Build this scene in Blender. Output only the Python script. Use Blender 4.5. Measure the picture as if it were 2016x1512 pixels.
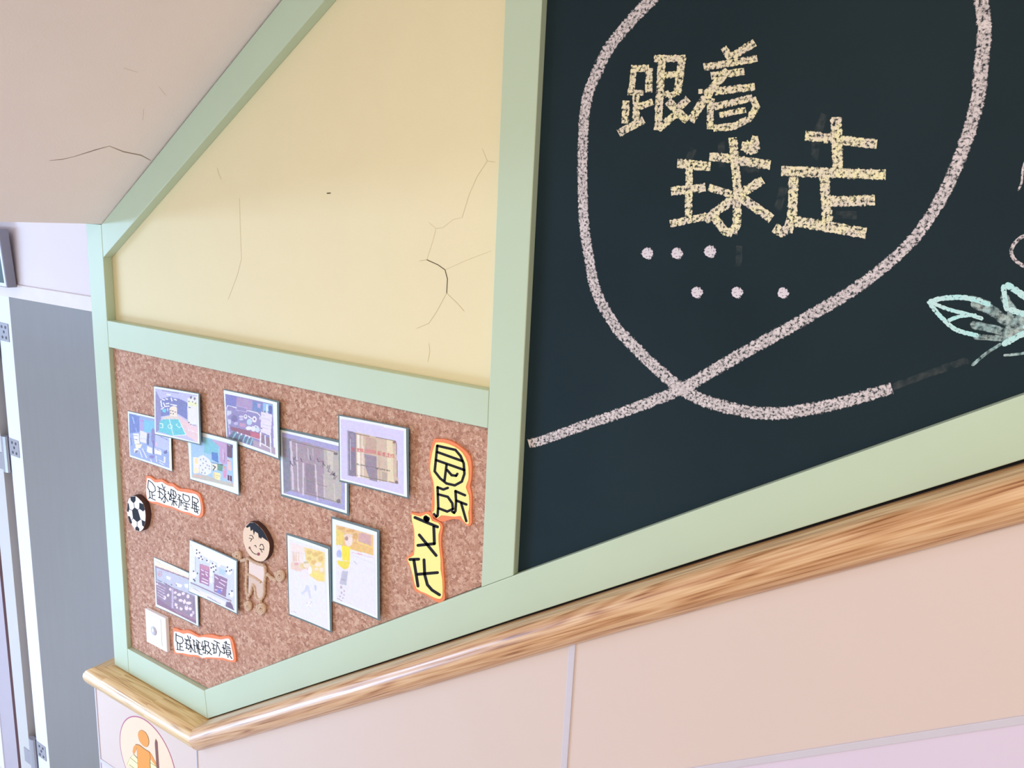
# Kindergarten stairwell wall: green frame with plaster, cork board and chalkboard, wooden rail, wainscot
import bpy, bmesh, math, random
import numpy as np
from mathutils import Matrix, Vector

sc = bpy.context.scene
for o in list(bpy.data.objects):
    bpy.data.objects.remove(o)
COL = sc.collection
HZ = 2.3                       # eye height above the landing floor (z = 0)

# ---------------------------------------------------------------- camera
cam_d = bpy.data.cameras.new('camera'); cam = bpy.data.objects.new('camera', cam_d); COL.objects.link(cam)
cam_d.sensor_width = 36.0; cam_d.lens = 1524.284 / 2016 * 36.0; cam_d.clip_start = 0.02
right = Vector((0.8436837, 0.53487884, 0.04585239))
up = Vector((-0.14781725, 0.14934659, 0.97767359))
fwd = Vector((-0.51608902, 0.83162505, -0.2050656))
m = Matrix((right, up, -fwd)).transposed().to_4x4(); m.translation = (0, -1.0, HZ)
cam.matrix_world = m
sc.camera = cam

# ---------------------------------------------------------------- light
wd = bpy.data.worlds.new('stairwell_light'); sc.world = wd; wd.use_nodes = True
bg = wd.node_tree.nodes['Background']; bg.inputs[0].default_value = (1.0, 0.875, 0.69, 1); bg.inputs[1].default_value = 0.655
def area(name, loc, aim, sx, sy, watt, col):
    d = bpy.data.lights.new(name, 'AREA'); d.shape = 'RECTANGLE'; d.size = sx; d.size_y = sy; d.energy = watt; d.color = col
    o = bpy.data.objects.new(name, d); COL.objects.link(o); o.location = (loc[0], loc[1], HZ + loc[2])
    o.rotation_euler = (Vector(aim) - Vector(loc)).to_track_quat('-Z', 'Y').to_euler()
area('landing_window_upper', (-5.3, -2.5, -0.44), (-1.2, 0, -0.5), 1.6, 0.42, 74, (0.42, 0.66, 1.0))     # cool daylight on the landing
area('landing_window_lower', (-3.5, -1.9, -1.75), (-1.2, 0, -1.2), 1.4, 0.8, 60, (0.42, 0.66, 1.0))
area('stairwell_lamp', (0.4, -3.3, 1.6), (-0.2, 0, -0.5), 1.4, 1.2, 66, (1.0, 0.86, 0.72))                # warm lamp over the open side of the stairs

vs = sc.view_settings
vs.view_transform = 'Standard'; vs.look = 'None'; vs.gamma = 1.0; vs.exposure = 0.0; vs.use_curve_mapping = False

# ---------------------------------------------------------------- flat artwork, traced on the wall (units 0.1 mm, x right, z from eye height)
DATA = {"chalk":{"gen":[[-4653,2132,-4546,2115,-4667,1797,-4559,1782],[-4629,2023,-4645,2131,-4375,2021,-4390,2127],[-4443,2078,-4323,2070,-4419,1769,-4298,
1763],[-4666,1738,-4670,1822,-4435,1722,-4439,1805],[-4602,1778,-4482,1771,-4576,1420,-4456,1415],[-4509,1529,-4555,1627,-4268,1597,-4313,1693],[-4746,
1681,-4621,1671,-4736,1382,-4610,1374],[-4722,1197,-4797,1305,-4364,1367,-4437,1474],[-4320,2137,-4330,2242,-3883,2110,-3893,2213],[-3995,2194,-3868,2170,
-4023,1754,-3895,1732],[-4175,1920,-4194,2015,-3978,1928,-3997,2021],[-4169,1752,-4084,1784,-4129,1684,-4045,1717],[-4063,1660,-4111,1741,-3923,1714,-3970,
1794],[-4279,2184,-4149,2169,-4253,1285,-4121,1276],[-4148,1250,-4234,1336,-3918,1432,-4002,1517],[-3877,1517,-3966,1598,-3758,1625,-3846,1706],[-4126,
1606,-4038,1687,-3831,1345,-3745,1427]],"zhe":[[-3448,2234,-3357,2285,-3342,2097,-3252,2149],[-3045,2335,-2977,2238,-3311,2199,-3241,2101],[-3619,1984,
-3649,2088,-2947,2051,-2976,2151],[-3515,1873,-3542,1979,-3092,1907,-3119,2011],[-3364,2026,-3262,1939,-3500,1882,-3392,1800,-3641,1688,-3525,1614,-3809,
1421,-3689,1350],[-3672,1712,-3678,1783,-3525,1706,-3533,1777],[-3447,1683,-3473,1793,-2942,1718,-2967,1825],[-3429,1502,-3465,1603,-2953,1594,-2987,1692],
[-3015,1626,-2925,1660,-2968,1539,-2854,1528,-3020,1437,-2938,1361,-3183,1355,-3142,1257,-3443,1339,-3423,1238],[-3558,1663,-3447,1655,-3532,1281,-3420,
1275],[-3354,1403,-3382,1487,-3025,1463,-3052,1545]],"qiu":[[-3878,786,-3877,923,-3420,748,-3421,883],[-3765,824,-3647,822,-3719,176,-3600,177],[-3918,
429,-3945,558,-3448,488,-3475,613],[-3888,14,-3922,123,-3391,132,-3425,239],[-3450,879,-3450,1003,-3159,853,-3159,975],[-3168,834,-3163,969,-2662,771,-2659,
903],[-3233,1167,-3107,1176,-3116,587,-2988,595,-3066,116,-2935,94,-3106,7,-2983,-41],[-3032,44,-3057,-78,-3121,66,-3189,-46,-3247,205,-3345,125],[-3431,
502,-3408,606,-3123,421,-3102,524],[-3379,77,-3476,180,-3008,390,-3097,496,-2693,604,-2774,711],[-3031,387,-2961,501,-2604,127,-2538,241],[-2971,999,-3062,
1018,-2958,1106,-3049,1125],[-3036,1088,-2972,1143,-2955,1003,-2892,1058],[-2879,1016,-2968,1046,-2841,1167,-2929,1197],[-2929,1176,-2841,1187,-2888,1017,
-2800,1028],[-2865,1063,-2823,982,-2963,1026,-2922,944],[-2912,1014,-2973,956,-2982,1083,-3044,1026]],"zou":[[-2287,1114,-2286,1245,-1472,1005,-1473,1130],
[-2031,1384,-1889,1386,-1936,788,-1793,794],[-2516,694,-2527,836,-1328,663,-1341,796],[-2075,689,-1937,701,-1975,171,-1837,187],[-1898,336,-1921,482,-1399,
370,-1422,511],[-2433,693,-2298,690,-2395,262,-2258,246,-2420,112,-2295,11,-2438,104,-2437,-50,-2497,137,-2559,17],[-2321,94,-2313,247,-1459,-16,-1454,
130]],"ghost":[[-2145,1442,-2038,1399,-2202,1236,-2090,1205,-2207,908,-2094,892],[-3725,1067,-3618,1023,-3787,908,-3679,865],[-3365,1119,-3257,1120,-3325,
807,-3216,810],[-1834,199,-1848,312,-1580,208,-1594,320],[-2990,711,-3025,845,-2787,743,-2823,876],[-2527,584,-2411,555,-2573,308,-2455,280],[-2986,-169,
-2891,-170,-2975,-431,-2880,-430],[-919,-1774,-963,-1684,-567,-1560,-609,-1472,-183,-1341,-223,-1254]],"loop_a":[[-584,2663,-696,2626,-629,2755,-744,2723,
-669,2849,-787,2820,-715,2950,-829,2910,-776,3054,-878,2992,-859,3155,-943,3070,-962,3251,-1031,3150,-1081,3346,-1140,3235,-1214,3437,-1261,3316,-1358,
3521,-1393,3392,-1509,3594,-1532,3457,-1671,3658,-1682,3514,-1847,3715,-1848,3566,-2032,3763,-2023,3609,-2223,3798,-2201,3640,-2413,3818,-2375,3657,-2605,
3819,-2551,3655,-2803,3801,-2734,3636,-2999,3770,-2921,3604,-3188,3730,-3102,3564,-3364,3685,-3269,3520,-3527,3633,-3420,3470,-3679,3570,-3561,3410,-3819,
3502,-3692,3344,-3946,3432,-3814,3276,-4062,3365,-3925,3211,-4168,3297,-4023,3148,-4263,3226,-4108,3082,-4342,3157,-4183,3018,-4407,3097,-4246,2960,-4459,
3051,-4297,2915,-4495,3016,-4320,2893,-4525,2969,-4307,2915,-4516,2942,-4313,2930,-4514,2973,-4315,2887,-4508,2978,-4348,2850,-4531,2958,-4382,2822,-4564,
2932,-4418,2795,-4605,2899,-4458,2764,-4653,2859,-4502,2729,-4706,2810,-4552,2684,-4767,2750,-4613,2627,-4840,2679,-4685,2558,-4917,2602,-4760,2484,-4991,
2522,-4830,2410,-5054,2446,-4888,2342,-5103,2376,-4932,2281,-5142,2309,-4967,2224,-5175,2244,-4998,2166,-5204,2178,-5026,2104,-5234,2109,-5057,2036,-5266,
2039,-5091,1965,-5299,1967,-5124,1896,-5331,1887,-5153,1826,-5359,1796,-5178,1747,-5380,1690,-5197,1655,-5391,1570,-5208,1545,-5396,1438,-5213,1421,-5396,
1297,-5214,1285,-5392,1147,-5210,1140,-5385,992,-5204,988,-5376,821,-5194,820,-5361,633,-5180,637,-5344,442,-5163,449,-5325,259,-5144,270,-5305,98,-5124,
114,-5284,-36,-5103,-13,-5261,-150,-5082,-121,-5237,-252,-5058,-218,-5211,-350,-5032,-312,-5183,-453,-5003,-414,-5154,-562,-4974,-523,-5125,-673,-4944,
-631,-5092,-787,-4912,-736,-5051,-900,-4875,-837,-4999,-1012,-4829,-933,-4930,-1125,-4767,-1032,-4847,-1238,-4690,-1135,-4761,-1344,-4609,-1234,-4683,-1436,
-4532,-1322,-4622,-1507,-4472,-1390,-4582,-1552,-4440,-1424,-4548,-1581,-4439,-1424,-4523,-1591,-4439,-1423,-4515,-1596,-4407,-1436,-4484,-1617,-4357,-1470,
-4424,-1666,-4290,-1521,-4345,-1730,-4212,-1583,-4257,-1801,-4125,-1652,-4162,-1873,-4034,-1720,-4068,-1941,-3945,-1783,-3973,-2005,-3854,-1844,-3874,-2070,
-3758,-1907,-3773,-2134,-3662,-1966,-3670,-2192,-3568,-2019,-3571,-2242,-3477,-2064,-3479,-2282,-3395,-2099,-3393,-2314,-3320,-2128,-3305,-2341,-3245,-2150,
-3209,-2362,-3162,-2169,-3099,-2379,-3062,-2184,-2971,-2393,-2941,-2199,-2829,-2405,-2806,-2211,-2679,-2411,-2665,-2218,-2529,-2410,-2527,-2219,-2385,-2399,
-2397,-2210,-2248,-2375,-2274,-2190,-2117,-2343,-2153,-2162,-1989,-2303,-2033,-2127,-1865,-2260,-1913,-2087,-1744,-2216,-1795,-2046,-1620,-2165,-1676,-1999,
-1494,-2109,-1553,-1947,-1373,-2051,-1434,-1893,-1264,-1998,-1325,-1841,-1173,-1953,-1233,-1798,-1101,-1917,-1162,-1765,-1045,-1887,-1108,-1739,-999,-1861,
-1062,-1715,-955,-1837,-1018,-1693,-908,-1811,-969,-1668]],"loop_b":[[-740,2616,-587,2607,-738,2606,-584,2593,-737,2597,-582,2583,-735,2583,-580,2575,-731,
2562,-577,2562,-724,2532,-571,2538,-712,2489,-560,2501,-697,2438,-545,2452,-681,2384,-528,2395,-666,2330,-511,2334,-656,2280,-498,2275,-648,2236,-489,2221,
-644,2194,-484,2172,-640,2149,-480,2123,-636,2095,-477,2068,-632,2029,-473,2003,-626,1948,-468,1923,-619,1854,-461,1830,-613,1755,-456,1729,-609,1656,-452,
1626,-608,1563,-453,1527,-611,1475,-457,1433,-617,1388,-464,1342,-626,1301,-475,1252,-637,1213,-487,1161,-650,1124,-502,1070,-665,1032,-519,975,-684,938,
-540,879,-704,844,-562,782,-727,751,-587,688,-750,663,-612,597,-776,580,-640,511,-803,499,-669,427,-831,421,-701,346,-861,346,-733,269,-892,276,-766,196,
-923,211,-799,127,-954,151,-833,64,-986,95,-869,4,-1021,40,-906,-55,-1058,-16,-946,-113,-1099,-71,-989,-172,-1141,-125,-1034,-229,-1187,-178,-1081,-285,
-1235,-232,-1131,-341,-1286,-288,-1183,-399,-1341,-344,-1238,-458,-1399,-402,-1297,-518,-1459,-460,-1358,-578,-1522,-518,-1423,-640,-1588,-576,-1490,-701,
-1659,-634,-1563,-763,-1735,-693,-1640,-825,-1814,-752,-1720,-887,-1893,-811,-1797,-946,-1969,-867,-1871,-1004,-2039,-920,-1940,-1058,-2106,-970,-2006,
-1110,-2171,-1019,-2071,-1160,-2237,-1067,-2136,-1210,-2304,-1117,-2203,-1261,-2373,-1167,-2272,-1313,-2443,-1217,-2342,-1365,-2514,-1267,-2412,-1416,-2587,
-1320,-2484,-1469,-2663,-1375,-2558,-1524,-2740,-1431,-2633,-1580,-2818,-1489,-2710,-1638,-2898,-1550,-2790,-1698,-2982,-1613,-2873,-1761,-3071,-1680,-2961,
-1828,-3165,-1754,-3052,-1899,-3261,-1833,-3148,-1977,-3361,-1913,-3250,-2058,-3465,-1992,-3359,-2141,-3574,-2069,-3475,-2222,-3690,-2143,-3598,-2299,-3813,
-2217,-3726,-2375,-3943,-2291,-3860,-2450,-4080,-2367,-3998,-2525,-4221,-2444,-4141,-2602,-4371,-2524,-4294,-2682,-4532,-2608,-4457,-2765,-4697,-2692,-4624,
-2849,-4860,-2775,-4787,-2930,-5013,-2854,-4939,-3007,-5157,-2930,-5081,-3081,-5296,-3004,-5220,-3154,-5426,-3074,-5351,-3223,-5545,-3138,-5471,-3286,-5648,
-3192,-5578,-3340,-5730,-3233,-5665,-3382,-5793,-3262,-5733,-3413,-5845,-3286,-5789,-3437,-5897,-3308,-5841,-3459,-5956,-3334,-5898,-3484]],"dots":[[-4107,
-338,-4108,-367,-4117,-394,-4139,-415,-4171,-427,-4203,-429,-4233,-421,-4260,-403,-4283,-378,-4295,-349,-4289,-319,-4270,-291,-4246,-270,-4218,-259,-4186,
-257,-4152,-265,-4126,-283,-4112,-308],[-3681,-312,-3680,-341,-3696,-368,-3721,-388,-3750,-400,-3779,-402,-3811,-394,-3840,-377,-3858,-352,-3861,-323,-3855,
-293,-3844,-267,-3825,-247,-3797,-235,-3764,-233,-3735,-242,-3713,-259,-3694,-284],[-3234,-262,-3234,-291,-3242,-318,-3263,-339,-3293,-351,-3324,-353,-3352,
-344,-3378,-326,-3401,-302,-3413,-273,-3408,-243,-3390,-215,-3367,-195,-3341,-183,-3310,-181,-3278,-190,-3253,-208,-3239,-233],[-3356,-809,-3363,-838,-3376,
-865,-3395,-886,-3421,-898,-3453,-901,-3483,-894,-3504,-877,-3520,-852,-3532,-824,-3534,-795,-3522,-768,-3497,-747,-3468,-734,-3439,-732,-3409,-739,-3380,
-756,-3361,-780],[-2824,-762,-2830,-791,-2843,-817,-2860,-837,-2884,-850,-2915,-852,-2943,-845,-2964,-828,-2979,-804,-2990,-777,-2992,-748,-2981,-722,-2958,
-702,-2931,-690,-2903,-687,-2875,-695,-2848,-711,-2829,-734],[-2250,-719,-2250,-745,-2263,-770,-2283,-789,-2306,-800,-2331,-803,-2358,-796,-2383,-781,-2397,
-758,-2400,-732,-2397,-705,-2389,-681,-2374,-663,-2350,-651,-2322,-649,-2299,-656,-2279,-672,-2262,-694]],"curl":[[-13,574,-13,574,-6,573,-18,579,-1,576,
-22,586,2,581,-21,593,9,605,-15,617,15,630,-9,640,19,658,-6,664,18,687,-7,690,14,717,-10,719,12,746,-13,749,10,774,-15,777,9,802,-16,807,10,830,-14,838,
17,862,-7,873,27,896,3,909,36,931,13,944,36,938,16,949,33,945,22,951,28,950,28,950],[168,128,168,127,161,137,170,116,151,142,167,105,141,141,160,98,122,
133,141,90,102,124,123,82,81,110,107,71,60,89,90,54,41,65,73,33,24,39,60,11,12,10,50,-12,3,-22,43,-37,0,-56,41,-59,6,-89,45,-80,19,-122,54,-102,37,-151,
66,-123,60,-176,83,-141,87,-197,105,-158,114,-215,130,-175,142,-233,156,-192,171,-249,184,-207,199,-264,213,-223,210,-267,221,-231,219,-263,226,-242,225,
-254,225,-254],[193,-259,192,-259,202,-266,187,-248,212,-266,187,-236,221,-261,191,-226,244,-235,215,-200,269,-207,236,-176,288,-169,250,-148,297,-119,
257,-108,298,-65,259,-61,293,-14,255,-18,280,31,244,17,260,71,228,48,235,104,212,71,206,125,195,83,178,134,173,90,153,142,148,98,143,142,138,104,135,136,
132,114,131,126,131,125]],"feather_cyan":[[-709,-698,-710,-697,-699,-711,-713,-681,-685,-717,-708,-665,-670,-714,-697,-654,-636,-697,-663,-638,-604,-681,
-628,-620,-565,-667,-584,-604,-511,-654,-526,-591,-449,-642,-461,-579,-390,-636,-397,-572,-334,-637,-336,-573,-279,-643,-278,-580,-229,-650,-224,-588,-188,
-660,-179,-599,-151,-673,-140,-612,-114,-685,-103,-625,-100,-686,-90,-634,-88,-678,-82,-648,-81,-665,-81,-664],[-684,-697,-684,-696,-690,-709,-673,-689,
-690,-724,-659,-690,-683,-737,-648,-698,-658,-765,-623,-727,-633,-794,-598,-754,-600,-827,-568,-785,-557,-869,-526,-825,-508,-913,-479,-868,-461,-951,-435,
-904,-423,-977,-402,-927,-387,-996,-372,-942,-344,-1011,-335,-955,-289,-1023,-285,-966,-229,-1031,-227,-975,-171,-1039,-168,-983,-158,-1037,-156,-989,-149,
-1028,-148,-1000,-145,-1015,-145,-1014],[-683,-680,-682,-679,-682,-693,-677,-669,-677,-704,-667,-664,-667,-712,-655,-665,-610,-733,-598,-686,-552,-755,
-542,-707,-494,-773,-487,-725,-435,-785,-431,-737,-377,-794,-374,-745,-321,-804,-317,-755,-264,-816,-259,-768,-208,-829,-202,-782,-151,-843,-146,-795,-141,
-842,-136,-801,-132,-835,-129,-811,-128,-824,-128,-824],[-475,-882,-475,-881,-467,-891,-478,-869,-456,-895,-475,-857,-445,-893,-467,-848,-409,-871,-432,
-827,-375,-851,-395,-806,-340,-835,-355,-787,-301,-825,-311,-777,-258,-819,-266,-770,-214,-813,-223,-764,-204,-808,-212,-766,-198,-798,-203,-774,-198,-786,
-198,-785],[0,-427,2,-427,-12,-434,16,-428,-19,-448,29,-438,-18,-465,36,-453,-8,-505,46,-492,2,-544,56,-531,12,-584,66,-569,23,-621,77,-605,34,-657,87,
-641,45,-693,98,-676,53,-708,99,-693,66,-716,93,-708,81,-717,82,-716],[17,-419,18,-418,16,-439,28,-404,23,-459,45,-397,37,-473,63,-402,77,-496,103,-425,
116,-518,143,-449,155,-543,185,-476,194,-573,228,-508,234,-606,269,-543,275,-640,310,-576,292,-647,322,-592,309,-644,327,-613,321,-632,322,-631],[90,-690,
90,-688,91,-708,96,-673,101,-724,109,-663,116,-734,126,-663,147,-743,157,-672,179,-752,188,-681,215,-761,222,-690,257,-769,261,-698,300,-777,304,-705,344,
-785,347,-713,359,-783,362,-721,371,-772,372,-736,376,-755,376,-754],[90,-1095,89,-1093,103,-1106,83,-1076,119,-1109,84,-1057,134,-1103,94,-1042,176,-1065,
136,-1005,217,-1029,178,-968,258,-995,221,-933,299,-965,264,-901,340,-936,306,-872,382,-907,348,-844,392,-894,363,-839,395,-876,378,-844,390,-859,390,-857],
[233,-745,232,-744,245,-752,224,-731,259,-752,223,-715,270,-744,228,-701,302,-698,261,-656,334,-655,295,-610,369,-618,335,-568,409,-588,381,-534,454,-562,
431,-505,497,-548,484,-487,538,-547,537,-487,584,-556,587,-497,632,-566,635,-507,645,-565,647,-514,654,-556,656,-526,658,-542,658,-541],[247,-872,247,-871,
253,-886,247,-857,264,-895,254,-844,277,-896,265,-838,327,-887,315,-830,378,-878,364,-821,430,-860,409,-805,480,-831,454,-780,529,-793,498,-746,572,-748,
534,-707,604,-692,562,-660,628,-631,585,-602,651,-573,608,-544,653,-559,616,-534,649,-545,627,-530,640,-535,639,-534]],"feather_grey":[[-276,-665,-276,
-662,-271,-697,-265,-633,-252,-725,-242,-614,-224,-739,-213,-611,-176,-749,-165,-621,-132,-758,-112,-632,-87,-776,-47,-658,-26,-817,27,-709,49,-875,99,
-765,131,-924,160,-801,210,-942,211,-813,277,-942,269,-814,339,-943,330,-815,365,-934,358,-824,383,-911,379,-847,388,-881,388,-878],[-248,-897,-248,-894,
-242,-922,-241,-870,-226,-944,-224,-853,-203,-953,-201,-848,-149,-959,-147,-854,-95,-965,-93,-861,-40,-972,-34,-869,23,-984,31,-881,91,-998,97,-895,162,
-1006,157,-903,229,-1003,215,-900,292,-993,274,-891,352,-984,334,-883,372,-974,356,-886,384,-953,375,-902,385,-928,385,-926],[39,-601,41,-599,27,-628,64,
-584,29,-661,92,-585,45,-690,118,-603,82,-732,154,-644,120,-775,188,-682,166,-817,221,-713,216,-850,258,-737,265,-876,301,-761,311,-900,347,-785,339,-906,
370,-806,364,-895,382,-837,379,-870,380,-868],[-199,-1033,-199,-1031,-193,-1051,-197,-1013,-180,-1064,-186,-998,-163,-1068,-171,-992,-114,-1065,-121,-990,
-65,-1062,-72,-987,-18,-1060,-25,-985,25,-1059,20,-984,67,-1058,62,-984,109,-1058,104,-983,124,-1053,120,-988,135,-1039,132,-1002,138,-1021,138,-1019],
[6,-533,8,-532,-6,-555,29,-522,-7,-583,53,-526,5,-610,74,-543,35,-651,105,-585,61,-687,140,-633,78,-727,169,-706,85,-797,179,-800,86,-892,180,-900,87,-991,
181,-999,93,-1019,175,-1026,111,-1041,158,-1045,134,-1050,135,-1050],[-165,-1362,-165,-1361,-156,-1367,-170,-1353,-147,-1366,-171,-1342,-139,-1360,-168,
-1332,-108,-1317,-137,-1289,-78,-1275,-105,-1246,-44,-1233,-70,-1202,-5,-1190,-30,-1158,38,-1147,14,-1115,80,-1103,57,-1071,85,-1095,65,-1067,86,-1084,
74,-1068,82,-1075,81,-1074],[120,-1206,120,-1205,124,-1213,120,-1197,130,-1218,123,-1189,137,-1219,130,-1186,178,-1209,170,-1176,218,-1199,210,-1166,260,
-1187,251,-1155,304,-1172,294,-1140,348,-1155,338,-1123,393,-1138,382,-1107,398,-1134,390,-1106,401,-1126,396,-1110,401,-1118,400,-1117],[-294,-585,-294,
-584,-293,-592,-292,-577,-288,-598,-287,-573,-282,-601,-280,-572,-247,-607,-246,-578,-214,-613,-211,-584,-182,-620,-178,-591,-153,-629,-148,-601,-126,-639,
-120,-611,-98,-649,-92,-621,-91,-650,-86,-625,-86,-646,-83,-632,-83,-640,-82,-640]]},"label":{"L1":{"o":[-16112,-6156,-16023,-6135,-15933,-6124,-15846,
-6146,-15749,-6163,-15625,-6130,-15498,-6099,-15386,-6120,-15283,-6145,-15193,-6127,-15100,-6111,-14991,-6144,-14868,-6174,-14721,-6152,-14572,-6122,-14439,
-6114,-14320,-6117,-14220,-6120,-14140,-6151,-14085,-6252,-14052,-6372,-14041,-6474,-14051,-6562,-14077,-6626,-14125,-6672,-14195,-6700,-14298,-6715,-14463,
-6723,-14646,-6725,-14810,-6726,-14965,-6726,-15105,-6721,-15241,-6723,-15391,-6750,-15525,-6776,-15598,-6767,-15672,-6756,-15827,-6773,-15975,-6789,-16033,
-6780,-16062,-6761,-16103,-6751,-16134,-6714,-16143,-6611,-16139,-6474,-16127,-6319],"f":[-16052,-6188,-15983,-6181,-15913,-6181,-15842,-6206,-15767,-6228,
-15676,-6213,-15591,-6188,-15539,-6169,-15490,-6158,-15421,-6171,-15347,-6188,-15280,-6195,-15215,-6197,-15150,-6187,-15082,-6183,-15007,-6211,-14920,-6238,
-14806,-6231,-14683,-6214,-14562,-6203,-14450,-6191,-14363,-6174,-14289,-6169,-14216,-6187,-14157,-6236,-14123,-6342,-14113,-6461,-14134,-6561,-14180,-6637,
-14255,-6666,-14342,-6670,-14424,-6665,-14514,-6659,-14630,-6672,-14749,-6686,-14851,-6686,-14950,-6681,-15055,-6674,-15165,-6670,-15294,-6680,-15409,-6690,
-15460,-6691,-15507,-6690,-15604,-6689,-15717,-6693,-15830,-6715,-15934,-6736,-16007,-6745,-16060,-6734,-16096,-6695,-16114,-6626,-16113,-6510,-16100,-6382,
-16078,-6282],"i":[[-16014,-6229,-16013,-6229,-16017,-6234,-16007,-6225,-16016,-6239,-16000,-6222,-16011,-6242,-15993,-6223,-15878,-6274,-15856,-6256,-15775,
-6351,-15747,-6338,-15770,-6435,-15741,-6426,-15768,-6439,-15743,-6431,-15762,-6440,-15748,-6436,-15755,-6439,-15755,-6439],[-15743,-6422,-15743,-6422,
-15749,-6421,-15741,-6426,-15756,-6422,-15742,-6431,-15763,-6425,-15748,-6436,-15850,-6482,-15846,-6501,-15963,-6487,-15984,-6507,-16034,-6413,-16065,-6424,
-15987,-6230,-16017,-6234,-15988,-6225,-16013,-6229,-15993,-6223,-16007,-6225,-15999,-6222,-16000,-6222],[-15995,-6493,-15994,-6492,-16001,-6496,-15987,
-6491,-16006,-6501,-15981,-6493,-16008,-6506,-15978,-6497,-15988,-6641,-15958,-6640,-16037,-6682,-16017,-6690,-16041,-6687,-16024,-6694,-16042,-6692,-16032,
-6696,-16039,-6695,-16038,-6695],[-15900,-6495,-15900,-6494,-15907,-6498,-15892,-6493,-15912,-6503,-15887,-6495,-15913,-6508,-15884,-6499,-15899,-6632,
-15869,-6623,-15896,-6636,-15871,-6628,-15890,-6638,-15876,-6633,-15883,-6637,-15882,-6637],[-15894,-6574,-15894,-6573,-15893,-6578,-15891,-6568,-15888,
-6580,-15885,-6564,-15881,-6580,-15878,-6561,-15779,-6560,-15776,-6541,-15772,-6558,-15769,-6541,-15766,-6553,-15764,-6544,-15763,-6548,-15763,-6548],[-16012,
-6646,-16012,-6646,-16014,-6651,-16006,-6641,-16012,-6655,-15999,-6638,-16006,-6657,-15991,-6637,-15782,-6676,-15767,-6656,-15774,-6675,-15762,-6658,-15767,
-6672,-15760,-6662,-15762,-6667,-15761,-6667],[-15676,-6304,-15676,-6304,-15679,-6309,-15670,-6300,-15679,-6314,-15663,-6297,-15674,-6316,-15656,-6297,
-15559,-6345,-15541,-6326,-15553,-6345,-15537,-6329,-15545,-6343,-15536,-6334,-15539,-6339,-15539,-6338],[-15599,-6322,-15599,-6322,-15606,-6325,-15592,
-6322,-15612,-6330,-15587,-6323,-15613,-6335,-15585,-6327,-15614,-6572,-15585,-6565,-15612,-6576,-15587,-6570,-15606,-6578,-15592,-6574,-15599,-6578,-15599,
-6578],[-15682,-6428,-15682,-6427,-15682,-6432,-15678,-6422,-15679,-6435,-15672,-6418,-15672,-6436,-15664,-6416,-15560,-6426,-15553,-6406,-15553,-6424,
-15546,-6407,-15546,-6420,-15542,-6410,-15543,-6415,-15542,-6415],[-15668,-6566,-15668,-6566,-15669,-6571,-15663,-6561,-15666,-6574,-15656,-6557,-15660,
-6576,-15649,-6556,-15524,-6575,-15513,-6556,-15517,-6574,-15507,-6557,-15510,-6570,-15505,-6560,-15506,-6566,-15505,-6565],[-15562,-6326,-15562,-6326,
-15564,-6331,-15556,-6322,-15562,-6335,-15549,-6319,-15557,-6337,-15542,-6318,-15364,-6364,-15349,-6344,-15357,-6363,-15344,-6347,-15350,-6360,-15342,-6351,
-15344,-6356,-15344,-6356],[-15497,-6205,-15496,-6205,-15503,-6209,-15489,-6203,-15506,-6214,-15482,-6203,-15505,-6219,-15478,-6206,-15419,-6355,-15390,
-6344,-15415,-6616,-15386,-6616,-15449,-6645,-15430,-6653,-15453,-6650,-15436,-6657,-15453,-6655,-15444,-6659,-15450,-6658,-15450,-6658],[-15433,-6656,
-15434,-6656,-15428,-6652,-15441,-6659,-15425,-6646,-15448,-6659,-15426,-6642,-15453,-6657,-15460,-6603,-15486,-6617,-15465,-6600,-15487,-6613,-15472,-6600,
-15485,-6608,-15479,-6603,-15479,-6603],[-15381,-6241,-15381,-6241,-15388,-6243,-15375,-6242,-15395,-6247,-15371,-6245,-15399,-6252,-15371,-6250,-15413,
-6287,-15386,-6285,-15414,-6291,-15390,-6290,-15410,-6295,-15396,-6294,-15404,-6295,-15404,-6295],[-15566,-6412,-15565,-6411,-15570,-6416,-15559,-6408,
-15571,-6421,-15551,-6406,-15568,-6425,-15545,-6407,-15473,-6474,-15451,-6457,-15467,-6475,-15448,-6460,-15460,-6474,-15449,-6465,-15453,-6470,-15453,-6470],
[-15352,-6409,-15352,-6409,-15359,-6408,-15348,-6411,-15366,-6411,-15347,-6416,-15372,-6415,-15350,-6421,-15558,-6609,-15536,-6614,-15561,-6614,-15542,
-6619,-15560,-6619,-15549,-6621,-15556,-6621,-15556,-6621],[-15410,-6477,-15409,-6476,-15415,-6481,-15402,-6474,-15417,-6486,-15395,-6473,-15415,-6490,
-15390,-6475,-15301,-6589,-15276,-6574,-15295,-6591,-15274,-6578,-15288,-6591,-15276,-6583,-15281,-6588,-15281,-6587],[-15274,-6327,-15274,-6326,-15280,
-6331,-15266,-6325,-15284,-6335,-15260,-6325,-15284,-6340,-15256,-6328,-15263,-6382,-15235,-6370,-15259,-6385,-15235,-6375,-15252,-6386,-15239,-6380,-15245,
-6384,-15245,-6384],[-15298,-6383,-15298,-6383,-15300,-6388,-15292,-6378,-15298,-6392,-15285,-6376,-15293,-6394,-15278,-6375,-15210,-6406,-15195,-6387,
-15203,-6406,-15190,-6389,-15196,-6403,-15188,-6393,-15190,-6398,-15190,-6398],[-15200,-6387,-15199,-6387,-15207,-6389,-15193,-6387,-15213,-6394,-15189,
-6390,-15216,-6399,-15188,-6395,-15249,-6524,-15222,-6520,-15249,-6528,-15225,-6525,-15245,-6531,-15231,-6529,-15238,-6531,-15238,-6531],[-15248,-6529,
-15248,-6529,-15244,-6531,-15249,-6525,-15237,-6531,-15247,-6520,-15230,-6529,-15241,-6515,-15154,-6487,-15166,-6474,-15149,-6483,-15159,-6471,-15146,-6478,
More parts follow.
